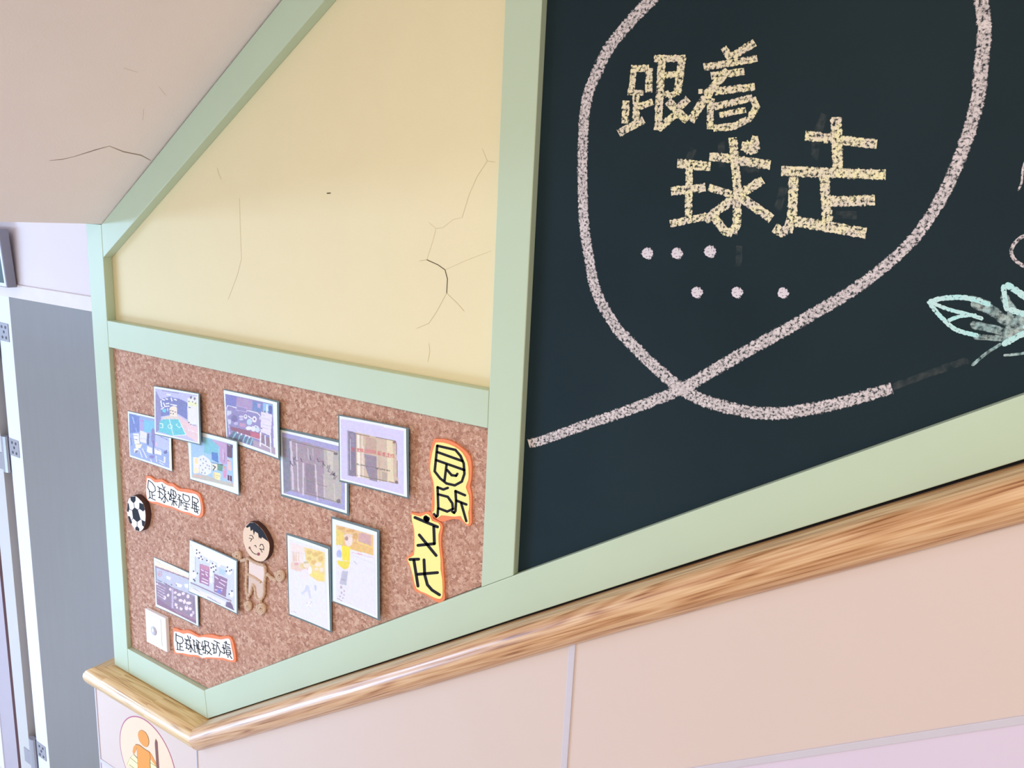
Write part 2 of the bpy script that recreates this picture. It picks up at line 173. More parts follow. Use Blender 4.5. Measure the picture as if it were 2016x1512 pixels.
-15152,-6471,-15147,-6474,-15147,-6473],[-15155,-6244,-15154,-6244,-15162,-6247,-15148,-6244,-15167,-6251,-15143,-6246,-15170,-6256,-15142,-6250,-15195,
-6441,-15167,-6436,-15194,-6446,-15170,-6441,-15189,-6448,-15175,-6445,-15183,-6448,-15182,-6448],[-15169,-6260,-15168,-6260,-15170,-6265,-15164,-6255,
-15168,-6269,-15157,-6252,-15163,-6271,-15149,-6252,-15026,-6284,-15002,-6266,-14987,-6362,-14958,-6355,-15039,-6448,-15014,-6449,-15040,-6453,-15018,-6454,
-15038,-6457,-15025,-6457,-15032,-6458,-15032,-6459],[-15012,-6446,-15012,-6447,-15013,-6442,-15015,-6451,-15018,-6439,-15021,-6456,-15024,-6439,-15028,
-6458,-15145,-6460,-15149,-6479,-15153,-6463,-15156,-6479,-15158,-6467,-15160,-6476,-15161,-6472,-15161,-6472],[-15143,-6477,-15144,-6477,-15137,-6473,
-15151,-6479,-15134,-6468,-15157,-6479,-15134,-6464,-15161,-6476,-15165,-6401,-15192,-6413,-15169,-6398,-15193,-6408,-15175,-6397,-15189,-6403,-15182,-6399,
-15183,-6399],[-15087,-6267,-15086,-6267,-15094,-6271,-15080,-6266,-15098,-6275,-15074,-6268,-15100,-6280,-15072,-6272,-15084,-6401,-15056,-6393,-15082,
-6405,-15058,-6397,-15076,-6407,-15062,-6402,-15069,-6406,-15069,-6405],[-15175,-6361,-15174,-6361,-15178,-6366,-15169,-6357,-15177,-6371,-15161,-6355,
-15173,-6373,-15155,-6355,-15032,-6411,-15014,-6392,-15025,-6411,-15010,-6395,-15018,-6408,-15009,-6399,-15012,-6404,-15012,-6404],[-15261,-6526,-15261,
-6525,-15262,-6530,-15257,-6520,-15258,-6534,-15250,-6517,-15252,-6535,-15243,-6515,-14964,-6520,-14955,-6501,-14956,-6519,-14949,-6502,-14950,-6515,-14945,
-6505,-14946,-6510,-14946,-6510],[-15072,-6420,-15072,-6419,-15079,-6422,-15065,-6419,-15084,-6427,-15060,-6421,-15087,-6432,-15059,-6425,-15101,-6631,
-15073,-6624,-15099,-6635,-15075,-6629,-15094,-6637,-15080,-6634,-15088,-6637,-15087,-6636],[-15099,-6520,-15098,-6520,-15106,-6521,-15093,-6521,-15112,
-6525,-15090,-6525,-15117,-6530,-15091,-6529,-15173,-6637,-15146,-6637,-15173,-6642,-15151,-6642,-15170,-6646,-15157,-6645,-15165,-6647,-15164,-6647],[-15063,
-6520,-15062,-6520,-15068,-6525,-15056,-6517,-15070,-6530,-15049,-6516,-15068,-6534,-15044,-6518,-14977,-6606,-14953,-6590,-14972,-6608,-14951,-6594,-14965,
-6607,-14953,-6599,-14958,-6604,-14958,-6603],[-14922,-6319,-14921,-6318,-14924,-6323,-14916,-6314,-14923,-6328,-14909,-6311,-14919,-6330,-14902,-6311,
-14814,-6352,-14798,-6333,-14807,-6352,-14793,-6336,-14800,-6349,-14792,-6340,-14795,-6345,-14795,-6345],[-14833,-6334,-14833,-6334,-14839,-6334,-14828,
-6336,-14846,-6336,-14828,-6341,-14852,-6341,-14830,-6346,-14916,-6410,-14894,-6415,-14919,-6415,-14900,-6419,-14918,-6419,-14907,-6422,-14914,-6422,-14913,
-6422],[-14956,-6446,-14956,-6445,-14956,-6450,-14952,-6440,-14953,-6453,-14946,-6437,-14947,-6454,-14939,-6435,-14769,-6443,-14761,-6424,-14762,-6441,
-14755,-6425,-14756,-6437,-14752,-6428,-14752,-6433,-14752,-6432],[-14869,-6372,-14868,-6372,-14875,-6375,-14862,-6371,-14880,-6380,-14856,-6372,-14881,
-6385,-14854,-6376,-14865,-6488,-14837,-6482,-14922,-6640,-14895,-6637,-14922,-6645,-14899,-6642,-14918,-6648,-14905,-6646,-14912,-6648,-14912,-6648],[-14800,
-6433,-14799,-6433,-14806,-6435,-14793,-6433,-14812,-6440,-14788,-6435,-14814,-6445,-14787,-6439,-14835,-6574,-14808,-6568,-14834,-6578,-14810,-6573,-14829,
-6580,-14816,-6578,-14823,-6580,-14822,-6580],[-14799,-6465,-14798,-6465,-14803,-6470,-14792,-6462,-14805,-6475,-14785,-6461,-14802,-6478,-14779,-6463,
-14746,-6519,-14723,-6503,-14741,-6521,-14721,-6507,-14734,-6520,-14723,-6512,-14728,-6517,-14727,-6517],[-14723,-6253,-14723,-6253,-14730,-6255,-14717,
-6253,-14736,-6260,-14712,-6255,-14738,-6265,-14711,-6259,-14751,-6371,-14723,-6359,-14668,-6434,-14650,-6414,-14557,-6423,-14550,-6404,-14550,-6421,-14544,
-6405,-14544,-6417,-14541,-6408,-14541,-6413,-14541,-6412],[-14562,-6423,-14562,-6423,-14556,-6423,-14566,-6420,-14549,-6421,-14567,-6416,-14543,-6416,
-14565,-6411,-14477,-6343,-14506,-6347,-14511,-6266,-14533,-6285,-14714,-6267,-14725,-6286,-14721,-6268,-14730,-6284,-14728,-6271,-14733,-6281,-14732,-6276,
-14732,-6276],[-14744,-6464,-14744,-6464,-14745,-6469,-14740,-6459,-14743,-6472,-14733,-6456,-14737,-6474,-14726,-6454,-14505,-6479,-14494,-6460,-14498,
-6478,-14489,-6462,-14492,-6475,-14486,-6465,-14487,-6470,-14487,-6470],[-14627,-6461,-14626,-6461,-14633,-6464,-14620,-6460,-14639,-6468,-14615,-6463,
-14641,-6473,-14614,-6467,-14650,-6614,-14623,-6608,-14648,-6618,-14625,-6613,-14644,-6621,-14630,-6617,-14637,-6620,-14637,-6620],[-14727,-6545,-14726,
-6545,-14727,-6550,-14722,-6540,-14725,-6553,-14716,-6537,-14719,-6554,-14709,-6535,-14556,-6553,-14545,-6534,-14549,-6552,-14540,-6535,-14542,-6549,-14537,
-6539,-14538,-6544,-14538,-6544],[-14719,-6613,-14719,-6613,-14720,-6618,-14715,-6608,-14717,-6621,-14708,-6604,-14712,-6622,-14701,-6603,-14583,-6622,
-14573,-6603,-14576,-6621,-14567,-6604,-14570,-6617,-14565,-6607,-14566,-6612,-14565,-6612],[-14393,-6237,-14393,-6237,-14400,-6240,-14386,-6236,-14405,
-6244,-14382,-6239,-14407,-6249,-14380,-6243,-14424,-6521,-14397,-6514,-14422,-6525,-14399,-6519,-14417,-6527,-14404,-6523,-14411,-6526,-14411,-6526],[-14406,
-6252,-14406,-6252,-14407,-6257,-14401,-6248,-14405,-6261,-14394,-6245,-14400,-6263,-14388,-6244,-14225,-6280,-14201,-6263,-14206,-6333,-14181,-6322,-14203,
-6336,-14181,-6327,-14198,-6337,-14185,-6332,-14191,-6336,-14191,-6335],[-14183,-6319,-14183,-6320,-14188,-6318,-14180,-6323,-14195,-6319,-14181,-6328,
-14202,-6323,-14185,-6332,-14273,-6378,-14257,-6388,-14277,-6383,-14263,-6391,-14278,-6387,-14270,-6392,-14276,-6391,-14275,-6391],[-14253,-6383,-14253,
-6384,-14252,-6379,-14258,-6388,-14254,-6375,-14264,-6391,-14259,-6373,-14271,-6392,-14384,-6365,-14396,-6384,-14391,-6366,-14401,-6382,-14397,-6369,-14403,
-6379,-14402,-6374,-14402,-6374],[-14405,-6428,-14405,-6428,-14407,-6433,-14400,-6423,-14405,-6437,-14394,-6420,-14400,-6438,-14387,-6420,-14196,-6458,
-14183,-6439,-14189,-6457,-14178,-6441,-14182,-6454,-14176,-6444,-14178,-6450,-14177,-6449],[-14320,-6349,-14320,-6349,-14327,-6352,-14313,-6349,-14332,
-6356,-14309,-6351,-14334,-6361,-14307,-6355,-14342,-6501,-14315,-6494,-14341,-6505,-14317,-6499,-14336,-6507,-14323,-6504,-14330,-6506,-14329,-6506],[-14265,
-6382,-14265,-6382,-14271,-6384,-14258,-6381,-14277,-6389,-14254,-6383,-14279,-6394,-14252,-6387,-14285,-6502,-14258,-6496,-14284,-6506,-14261,-6500,-14279,
-6508,-14266,-6505,-14273,-6508,-14272,-6508],[-14470,-6530,-14470,-6529,-14470,-6534,-14466,-6525,-14467,-6537,-14460,-6521,-14461,-6538,-14453,-6519,
-14174,-6522,-14166,-6503,-14167,-6520,-14160,-6504,-14161,-6516,-14157,-6507,-14158,-6512,-14158,-6511],[-14342,-6500,-14341,-6499,-14348,-6503,-14335,
-6499,-14353,-6507,-14330,-6500,-14354,-6512,-14328,-6504,-14348,-6595,-14321,-6587,-14346,-6599,-14323,-6592,-14341,-6600,-14327,-6596,-14334,-6599,-14333,
-6599],[-14348,-6593,-14347,-6592,-14347,-6597,-14344,-6588,-14343,-6600,-14339,-6584,-14337,-6600,-14332,-6581,-14268,-6591,-14263,-6572,-14261,-6589,
-14256,-6572,-14255,-6585,-14253,-6575,-14252,-6580,-14252,-6579],[-14207,-6539,-14206,-6539,-14211,-6537,-14204,-6543,-14218,-6538,-14206,-6548,-14225,
-6541,-14211,-6552,-14296,-6589,-14282,-6600,-14301,-6594,-14289,-6604,-14302,-6599,-14295,-6604,-14300,-6602,-14300,-6603],[-14289,-6502,-14288,-6502,
-14294,-6506,-14281,-6500,-14297,-6511,-14275,-6500,-14296,-6516,-14271,-6503,-14234,-6615,-14209,-6602,-14230,-6618,-14208,-6607,-14224,-6618,-14211,-6612,
-14217,-6616,-14217,-6616]]},"L2":{"o":[-15349,-9755,-15265,-9733,-15185,-9717,-15125,-9721,-15052,-9717,-14920,-9667,-14782,-9616,-14689,-9604,-14600,
-9607,-14488,-9618,-14369,-9617,-14254,-9569,-14136,-9509,-14010,-9461,-13882,-9422,-13762,-9407,-13635,-9388,-13473,-9321,-13328,-9264,-13249,-9269,-13199,
-9314,-13156,-9406,-13125,-9519,-13105,-9633,-13098,-9733,-13100,-9791,-13126,-9830,-13196,-9859,-13295,-9883,-13414,-9907,-13564,-9938,-13774,-9995,-13977,
-10054,-14085,-10098,-14170,-10134,-14284,-10160,-14402,-10183,-14516,-10208,-14625,-10237,-14723,-10275,-14826,-10310,-14960,-10327,-15094,-10343,-15211,
-10385,-15301,-10418,-15338,-10420,-15352,-10372,-15365,-10224,-15369,-10046,-15361,-9898],"f":[-15302,-9826,-15204,-9800,-15111,-9779,-15029,-9776,-14951,
-9769,-14877,-9736,-14802,-9700,-14730,-9682,-14644,-9672,-14515,-9670,-14387,-9663,-14307,-9635,-14231,-9600,-14122,-9569,-14001,-9538,-13873,-9507,-13751,
-9477,-13654,-9455,-13566,-9430,-13468,-9382,-13381,-9339,-13317,-9321,-13273,-9327,-13254,-9362,-13241,-9428,-13209,-9544,-13180,-9664,-13163,-9739,-13174,
-9791,-13247,-9825,-13343,-9845,-13426,-9853,-13526,-9868,-13677,-9917,-13838,-9973,-13972,-10016,-14092,-10057,-14198,-10108,-14287,-10146,-14351,-10140,
-14414,-10129,-14510,-10151,-14611,-10183,-14696,-10210,-14784,-10236,-14894,-10258,-15012,-10282,-15138,-10326,-15244,-10357,-15289,-10345,-15308,-10296,
-15326,-10198,-15333,-10075,-15321,-9952],"i":[[-15226,-9834,-15225,-9834,-15233,-9838,-15218,-9833,-15240,-9844,-15212,-9835,-15242,-9850,-15210,-9840,
-15257,-10061,-15224,-10041,-15149,-10093,-15135,-10067,-15020,-10048,-15018,-10026,-15012,-10044,-15011,-10025,-15006,-10038,-15005,-10027,-15003,-10032,
-15003,-10031],[-15027,-10049,-15028,-10049,-15020,-10048,-15033,-10047,-15012,-10044,-15035,-10043,-15006,-10038,-15032,-10036,-14944,-9948,-14977,-9957,
-14982,-9862,-15008,-9886,-15216,-9877,-15229,-9901,-15224,-9879,-15236,-9900,-15232,-9884,-15238,-9896,-15237,-9890,-15237,-9891],[-15195,-10061,-15195,
-10061,-15203,-10066,-15187,-10059,-15209,-10072,-15181,-10061,-15211,-10078,-15179,-10065,-15209,-10252,-15178,-10239,-15207,-10256,-15180,-10245,-15201,
-10258,-15186,-10251,-15194,-10256,-15193,-10256],[-15087,-10050,-15086,-10050,-15094,-10055,-15079,-10049,-15100,-10060,-15073,-10051,-15103,-10067,-15072,
-10056,-15113,-10217,-15082,-10205,-15111,-10221,-15084,-10212,-15106,-10223,-15090,-10218,-15098,-10222,-15098,-10222],[-15107,-10139,-15107,-10138,-15108,
-10144,-15103,-10132,-15104,-10147,-15095,-10127,-15097,-10148,-15087,-10124,-15003,-10133,-14993,-10109,-14995,-10130,-14986,-10109,-14988,-10125,-14983,
-10113,-14983,-10119,-14983,-10118],[-15237,-10269,-15237,-10268,-15237,-10274,-15234,-10262,-15232,-10277,-15227,-10257,-15225,-10276,-15219,-10253,-14967,
-10211,-14960,-10188,-14959,-10208,-14953,-10188,-14952,-10202,-14949,-10191,-14948,-10196,-14948,-10196],[-14916,-9877,-14915,-9877,-14918,-9883,-14909,
-9871,-14917,-9888,-14901,-9867,-14912,-9890,-14894,-9866,-14795,-9903,-14776,-9880,-14787,-9902,-14771,-9882,-14779,-9898,-14770,-9887,-14773,-9893,-14773,
-9893],[-14852,-9877,-14851,-9877,-14859,-9882,-14844,-9875,-14865,-9888,-14838,-9877,-14866,-9893,-14835,-9881,-14853,-10097,-14822,-10084,-14851,-10102,
-14824,-10090,-14845,-10103,-14829,-10096,-14837,-10101,-14837,-10101],[-14911,-9986,-14911,-9986,-14912,-9992,-14906,-9980,-14909,-9996,-14898,-9975,-14903,
-9997,-14891,-9973,-14797,-9986,-14785,-9963,-14789,-9984,-14779,-9964,-14782,-9979,-14776,-9967,-14777,-9973,-14777,-9973],[-14893,-10107,-14892,-10107,
-14893,-10113,-14888,-10101,-14890,-10117,-14881,-10096,-14884,-10117,-14873,-10093,-14764,-10102,-14753,-10078,-14756,-10099,-14747,-10079,-14749,-10094,
-14744,-10082,-14745,-10088,-14744,-10088],[-14796,-9750,-14796,-9750,-14802,-9756,-14788,-9747,-14805,-9762,-14781,-9746,-14804,-9767,-14776,-9749,-14745,
-9844,-14715,-9827,-14692,-10040,-14662,-10027,-14699,-10141,-14668,-10130,-14697,-10145,-14670,-10136,-14692,-10147,-14676,-10142,-14684,-10146,-14684,
-10146],[-14669,-10133,-14669,-10134,-14668,-10128,-14674,-10140,-14671,-10124,-14681,-10145,-14678,-10123,-14689,-10147,-14717,-10129,-14728,-10152,-14725,
-10131,-14735,-10152,-14733,-10136,-14738,-10148,-14737,-10142,-14737,-10143],[-14824,-9865,-14824,-9865,-14825,-9871,-14819,-9859,-14822,-9875,-14811,
-9854,-14816,-9876,-14804,-9852,-14685,-9866,-14673,-9842,-14677,-9864,-14666,-9843,-14670,-9859,-14664,-9847,-14665,-9853,-14665,-9853],[-14695,-9741,
-14694,-9741,-14701,-9746,-14686,-9739,-14706,-9752,-14680,-9740,-14707,-9758,-14677,-9743,-14697,-9799,-14666,-9785,-14693,-9803,-14667,-9790,-14687,-9804,
-14672,-9796,-14679,-9801,-14679,-9801],[-14804,-9983,-14804,-9982,-14807,-9989,-14798,-9977,-14806,-9993,-14790,-9973,-14801,-9996,-14782,-9972,-14723,
-10004,-14704,-9981,-14715,-10003,-14699,-9983,-14707,-9999,-14698,-9988,-14701,-9994,-14701,-9993],[-14651,-9934,-14650,-9934,-14658,-9935,-14645,-9936,
-14666,-9939,-14643,-9940,-14671,-9945,-14646,-9946,-14787,-10113,-14760,-10114,-14789,-10119,-14766,-10120,-14787,-10123,-14774,-10124,-14782,-10125,-14781,
-10125],[-14680,-9971,-14680,-9971,-14686,-9977,-14672,-9967,-14689,-9983,-14665,-9966,-14688,-9988,-14660,-9969,-14602,-10084,-14575,-10065,-14598,-10086,
-14573,-10069,-14590,-10085,-14576,-10075,-14583,-10081,-14582,-10081],[-14608,-9786,-14607,-9785,-14612,-9792,-14600,-9781,-14612,-9797,-14592,-9778,-14608,
-9801,-14586,-9778,-14545,-9823,-14523,-9801,-14538,-9824,-14519,-9804,-14531,-9821,-14519,-9810,-14524,-9816,-14523,-9815],[-14568,-9805,-14567,-9804,
-14575,-9809,-14560,-9803,-14580,-9815,-14554,-9804,-14581,-9821,-14551,-9808,-14552,-10080,-14522,-10067,-14549,-10084,-14523,-10073,-14543,-10085,-14528,
-10079,-14536,-10084,-14535,-10083],[-14593,-9919,-14593,-9918,-14594,-9924,-14588,-9912,-14592,-9928,-14580,-9908,-14586,-9929,-14572,-9906,-14495,-9924,
-14482,-9901,-14487,-9922,-14476,-9902,-14480,-9918,-14473,-9906,-14475,-9912,-14475,-9911],[-14565,-10091,-14565,-10091,-14565,-10096,-14562,-10085,-14561,
-10099,-14555,-10079,-14554,-10099,-14547,-10076,-14489,-10084,-14482,-10062,-14481,-10081,-14475,-10061,-14474,-10076,-14471,-10064,-14470,-10070,-14470,
-10069],[-14471,-9798,-14470,-9797,-14478,-9802,-14463,-9795,-14483,-9808,-14457,-9797,-14484,-9814,-14454,-9801,-14466,-9942,-14436,-9928,-14464,-9946,
-14437,-9934,-14458,-9947,-14442,-9940,-14450,-9945,-14450,-9945],[-14435,-9847,-14434,-9847,-14442,-9852,-14427,-9846,-14447,-9858,-14421,-9847,-14449,
-9863,-14419,-9851,-14435,-10065,-14405,-10052,-14433,-10069,-14407,-10058,-14427,-10070,-14412,-10064,-14420,-10069,-14419,-10068],[-14477,-9750,-14477,
-9750,-14481,-9756,-14471,-9745,-14480,-9761,-14463,-9741,-14476,-9764,-14456,-9741,-14337,-9795,-14317,-9773,-14330,-9795,-14313,-9775,-14323,-9792,-14313,
-9780,-14316,-9787,-14316,-9786],[-14406,-9784,-14405,-9783,-14413,-9788,-14398,-9782,-14418,-9794,-14392,-9783,-14419,-9800,-14389,-9787,-14384,-10074,
-14354,-10060,-14382,-10078,-14356,-10066,-14376,-10079,-14361,-10072,-14368,-10077,-14368,-10077],[-14479,-9959,-14479,-9959,-14480,-9965,-14474,-9953,
-14478,-9969,-14467,-9948,-14472,-9970,-14459,-9946,-14318,-9959,-14305,-9936,-14310,-9957,-14299,-9937,-14303,-9953,-14296,-9941,-14298,-9947,-14298,-9947],
[-14410,-10079,-14410,-10078,-14410,-10084,-14405,-10073,-14407,-10088,-14398,-10068,-14400,-10088,-14390,-10065,-14271,-10068,-14262,-10045,-14264,-10066,
-14255,-10046,-14257,-10061,-14252,-10049,-14253,-10055,-14252,-10054],[-14231,-9696,-14230,-9695,-14238,-9699,-14224,-9695,-14245,-9704,-14220,-9698,-14248,
-9710,-14220,-9704,-14295,-9860,-14266,-9853,-14295,-9865,-14270,-9859,-14291,-9868,-14276,-9865,-14284,-9868,-14284,-9868],[-14295,-9865,-14295,-9865,
-14291,-9868,-14295,-9860,-14284,-9868,-14291,-9854,-14276,-9865,-14285,-9848,-14198,-9819,-14206,-9803,-14191,-9814,-14198,-9800,-14188,-9808,-14192,-9799,
-14188,-9803,-14188,-9802],[-14196,-9799,-14196,-9799,-14203,-9801,-14190,-9800,-14211,-9806,-14187,-9804,-14216,-9812,-14188,-9810,-14272,-9921,-14245,
-9919,-14274,-9927,-14250,-9925,-14271,-9931,-14257,-9930,-14265,-9932,-14265,-9932],[-14273,-9921,-14272,-9921,-14274,-9927,-14268,-9915,-14271,-9931,
-14260,-9910,-14265,-9932,-14253,-9908,-14201,-9927,-14189,-9903,-14194,-9925,-14183,-9904,-14186,-9920,-14180,-9908,-14182,-9914,-14181,-9914],[-14253,
-10007,-14253,-10007,-14251,-10012,-14251,-10001,-14246,-10014,-14245,-9995,-14239,-10012,-14237,-9991,-14161,-9984,-14160,-9963,-14154,-9980,-14153,-9962,
-14148,-9974,-14147,-9964,-14146,-9969,-14146,-9968],[-14171,-9657,-14170,-9657,-14178,-9661,-14163,-9655,-14182,-9667,-14157,-9655,-14183,-9673,-14154,
-9659,-14153,-9812,-14124,-9800,-14163,-9993,-14134,-9982,-14162,-9997,-14136,-9988,-14157,-9999,-14142,-9994,-14149,-9998,-14149,-9998],[-14182,-9667,
-14182,-9667,-14183,-9673,-14177,-9661,-14181,-9677,-14170,-9656,-14175,-9678,-14162,-9655,-14024,-9669,-14011,-9646,-14016,-9667,-14006,-9647,-14009,-9662,
-14003,-9651,-14004,-9657,-14004,-9656],[-14016,-9646,-14015,-9646,-14023,-9650,-14009,-9646,-14029,-9655,-14004,-9648,-14032,-9661,-14003,-9653,-14050,
-9756,-14021,-9747,-14049,-9761,-14024,-9753,-14044,-9763,-14030,-9759,-14038,-9763,-14037,-9762],[-14021,-9747,-14021,-9748,-14021,-9743,-14024,-9754,
-14026,-9740,-14030,-9759,-14033,-9741,-14038,-9763,-14135,-9768,-14140,-9790,-14142,-9771,-14146,-9790,-14149,-9777,-14151,-9788,-14152,-9783,-14152,-9783],
[-14130,-9749,-14129,-9749,-14137,-9751,-14124,-9751,-14144,-9755,-14121,-9755,-14149,-9761,-14123,-9760,-14233,-9907,-14207,-9906,-14235,-9912,-14212,
-9912,-14232,-9917,-14219,-9916,-14227,-9918,-14226,-9918],[-14042,-9745,-14042,-9745,-14048,-9751,-14035,-9741,-14050,-9757,-14027,-9740,-14048,-9761,
-14022,-9742,-13965,-9838,-13939,-9818,-13960,-9839,-13937,-9823,-13952,-9838,-13939,-9828,-13945,-9834,-13945,-9834],[-13942,-9817,-13941,-9817,-13948,
-9817,-13938,-9820,-13956,-9820,-13938,-9825,-13962,-9825,-13941,-9831,-14095,-9970,-14074,-9976,-14099,-9976,-14081,-9981,-14099,-9981,-14089,-9984,-14095,
-9984,-14095,-9985],[-14155,-9895,-14155,-9895,-14158,-9901,-14149,-9889,-14157,-9906,-14142,-9886,-14153,-9908,-14134,-9885,-13929,-9943,-13911,-9920,
-13922,-9942,-13906,-9922,-13914,-9938,-13905,-9927,-13909,-9933,-13908,-9933],[-13929,-9638,-13929,-9638,-13932,-9644,-13923,-9633,-13930,-9649,-13916,
-9629,-13925,-9651,-13909,-9628,-13790,-9664,-13774,-9642,-13783,-9663,-13769,-9644,-13776,-9660,-13767,-9648,-13770,-9654,-13770,-9654],[-13858,-9652,
-13857,-9652,-13865,-9657,-13850,-9650,-13869,-9663,-13844,-9651,-13871,-9668,-13842,-9655,-13844,-9861,-13815,-9848,-13841,-9865,-13816,-9853,-13835,-9866,
-13821,-9859,-13828,-9864,-13827,-9864],[-13913,-9768,-13913,-9767,-13913,-9773,-13909,-9762,-13909,-9776,-13903,-9756,-13903,-9776,-13895,-9754,-13790,
-9753,-13783,-9731,-13782,-9750,-13776,-9731,-13776,-9745,-13772,-9734,-13772,-9740,-13772,-9739],[-13882,-9884,-13882,-9883,-13879,-9887,-13881,-9878,
-13874,-9888,-13876,-9872,-13866,-9886,-13869,-9867,-13765,-9841,-13767,-9822,-13758,-9837,-13760,-9820,-13753,-9831,-13754,-9821,-13752,-9825,-13752,-9825],
[-13838,-9546,-13838,-9546,-13840,-9552,-13833,-9540,-13838,-9556,-13826,-9536,-13833,-9557,-13819,-9534,-13636,-9558,-13623,-9535,-13629,-9557,-13617,
-9537,-13622,-9552,-13615,-9541,-13617,-9547,-13617,-9546],[-13714,-9540,-13713,-9540,-13721,-9544,-13706,-9540,-13727,-9549,-13702,-9542,-13729,-9555,
-13701,-9547,-13781,-9836,-13752,-9827,-13780,-9841,-13755,-9833,-13775,-9843,-13761,-9839,-13768,-9842,-13768,-9842],[-13712,-9610,-13711,-9610,-13718,
-9615,-13704,-9607,-13721,-9621,-13697,-9606,-13720,-9626,-13693,-9609,-13630,-9748,-13600,-9735,-13671,-9874,-13644,-9868,-13671,-9879,-13647,-9874,-13668,
-9882,-13654,-9880,-13662,-9882,-13661,-9882],[-13626,-9732,-13626,-9732,-13628,-9738,-13620,-9726,-13627,-9742,-13613,-9723,-13622,-9744,-13606,-9722,
-13489,-9757,-13473,-9735,-13482,-9756,-13468,-9737,-13475,-9753,-13467,-9741,-13470,-9747,-13469,-9747],[-13509,-9520,-13509,-9520,-13516,-9525,-13502,
-9518,-13520,-9531,-13496,-9519,-13521,-9536,-13493,-9523,-13482,-9731,-13454,-9717,-13479,-9734,-13455,-9723,-13473,-9735,-13459,-9729,-13466,-9733,-13466,
-9733],[-13560,-9613,-13560,-9613,-13562,-9619,-13555,-9608,-13560,-9623,-13548,-9603,-13554,-9625,-13541,-9602,-13433,-9625,-13420,-9602,-13426,-9623,
-13415,-9604,-13419,-9619,-13413,-9608,-13414,-9614,-13414,-9613],[-13506,-9750,-13506,-9750,-13502,-9753,-13507,-9745,-13495,-9752,-13504,-9739,-13488,
-9749,-13498,-9734,-13426,-9709,-13436,-9694,-13420,-9704,-13428,-9691,-13417,-9698,-13422,-9691,-13417,-9693,-13418,-9693],[-13482,-9470,-13482,-9470,
-13479,-9474,-13481,-9465,-13474,-9475,-13476,-9459,-13466,-9473,-13469,-9454,-13380,-9434,-13383,-9416,-13374,-9430,-13376,-9414,-13369,-9424,-13371,-9415,
-13368,-9419,-13368,-9418],[-13408,-9407,-13408,-9407,-13414,-9412,-13401,-9405,-13419,-9417,-13395,-9405,-13419,-9423,-13392,-9409,-13409,-9462,-13381,
-9449,-13406,-9466,-13382,-9454,-13400,-9467,-13386,-9460,-13393,-9464,-13393,-9464],[-13446,-9479,-13446,-9479,-13446,-9484,-13442,-9473,-13443,-9488,
-13435,-9468,-13437,-9488,-13428,-9466,-13280,-9467,-13271,-9445,-13273,-9465,-13265,-9446,-13267,-9460,-13262,-9449,-13263,-9455,-13262,-9454],[-13424,
-9531,-13424,-9531,-13425,-9536,-13419,-9525,-13422,-9540,-13412,-9521,-13416,-9541,-13405,-9519,-13296,-9533,-13285,-9511,-13289,-9531,-13279,-9512,-13282,
-9527,-13277,-9515,-13278,-9521,-13278,-9521],[-13436,-9494,-13435,-9494,-13442,-9499,-13428,-9492,-13447,-9505,-13422,-9493,-13448,-9510,-13420,-9497,
-13438,-9558,-13410,-9545,-13435,-9562,-13411,-9551,-13429,-9563,-13415,-9557,-13422,-9561,-13422,-9561],[-13463,-9590,-13463,-9590,-13463,-9595,-13460,
-9584,-13459,-9598,-13454,-9579,-13453,-9598,-13446,-9576,-13259,-9555,-13253,-9533,-13252,-9552,-13246,-9533,-13245,-9547,-13242,-9536,-13242,-9541,-13242,
-9541],[-13404,-9613,-13403,-9613,-13410,-9617,-13396,-9611,-13415,-9622,-13391,-9613,-13417,-9628,-13389,-9617,-13410,-9747,-13382,-9736,-13408,-9751,
-13384,-9741,-13403,-9753,-13389,-9747,-13396,-9751,-13396,-9751],[-13417,-9626,-13417,-9625,-13416,-9631,-13413,-9620,-13412,-9633,-13407,-9615,-13406,
-9633,-13400,-9612,-13273,-9603,-13267,-9581,-13265,-9600,-13260,-9581,-13259,-9595,-13256,-9584,-13256,-9589,-13256,-9589],[-13272,-9583,-13272,-9583,
-13279,-9588,-13265,-9581,-13283,-9593,-13259,-9582,-13284,-9599,-13256,-9585,-13263,-9678,-13236,-9664,-13260,-9681,-13236,-9669,-13254,-9682,-13240,-9675,
-13247,-9680,-13247,-9680],[-13236,-9664,-13236,-9664,-13239,-9660,-13236,-9669,-13244,-9660,-13240,-9675,-13252,-9662,-13247,-9680,-13374,-9724,-13370,
-9742,-13381,-9728,-13377,-9744,-13385,-9734,-13383,-9743,-13386,-9739,-13386,-9740],[-13407,-9683,-13407,-9682,-13407,-9688,-13404,-9677,-13403,-9691,
-13398,-9672,-13397,-9691,-13390,-9669,-13276,-9664,-13269,-9642,-13268,-9661,-13263,-9642,-13262,-9656,-13259,-9645,-13259,-9651,-13259,-9650],[-13348,
-9723,-13347,-9722,-13354,-9726,-13340,-9721,-13360,-9732,-13335,-9723,-13362,-9738,-13334,-9727,-13365,-9799,-13337,-9789,-13363,-9804,-13339,-9795,-13358,
-9806,-13344,-9801,-13351,-9805,-13351,-9804],[-13307,-9710,-13307,-9709,-13312,-9715,-13300,-9705,-13313,-9721,-13293,-9704,-13311,-9725,-13287,-9705,
-13230,-9782,-13206,-9762,-13224,-9783,-13204,-9766,-13217,-9782,-13206,-9772,-13211,-9777,-13210,-9777]]},"L3":{"o":[-7758,-3666,-7657,-3644,-7556,-3628,
-7455,-3626,-7355,-3639,-7253,-3668,-7155,-3710,-7065,-3757,-6995,-3821,-6964,-3922,-6953,-4032,-6952,-4133,-6958,-4222,-6972,-4283,-6979,-4338,-6959,-4395,
-6935,-4473,-6930,-4608,-6929,-4753,-6918,-4865,-6914,-4953,-6936,-5008,-6969,-5035,-7006,-5030,-7050,-5010,-7098,-4986,-7158,-4969,-7240,-4977,-7331,-5001,
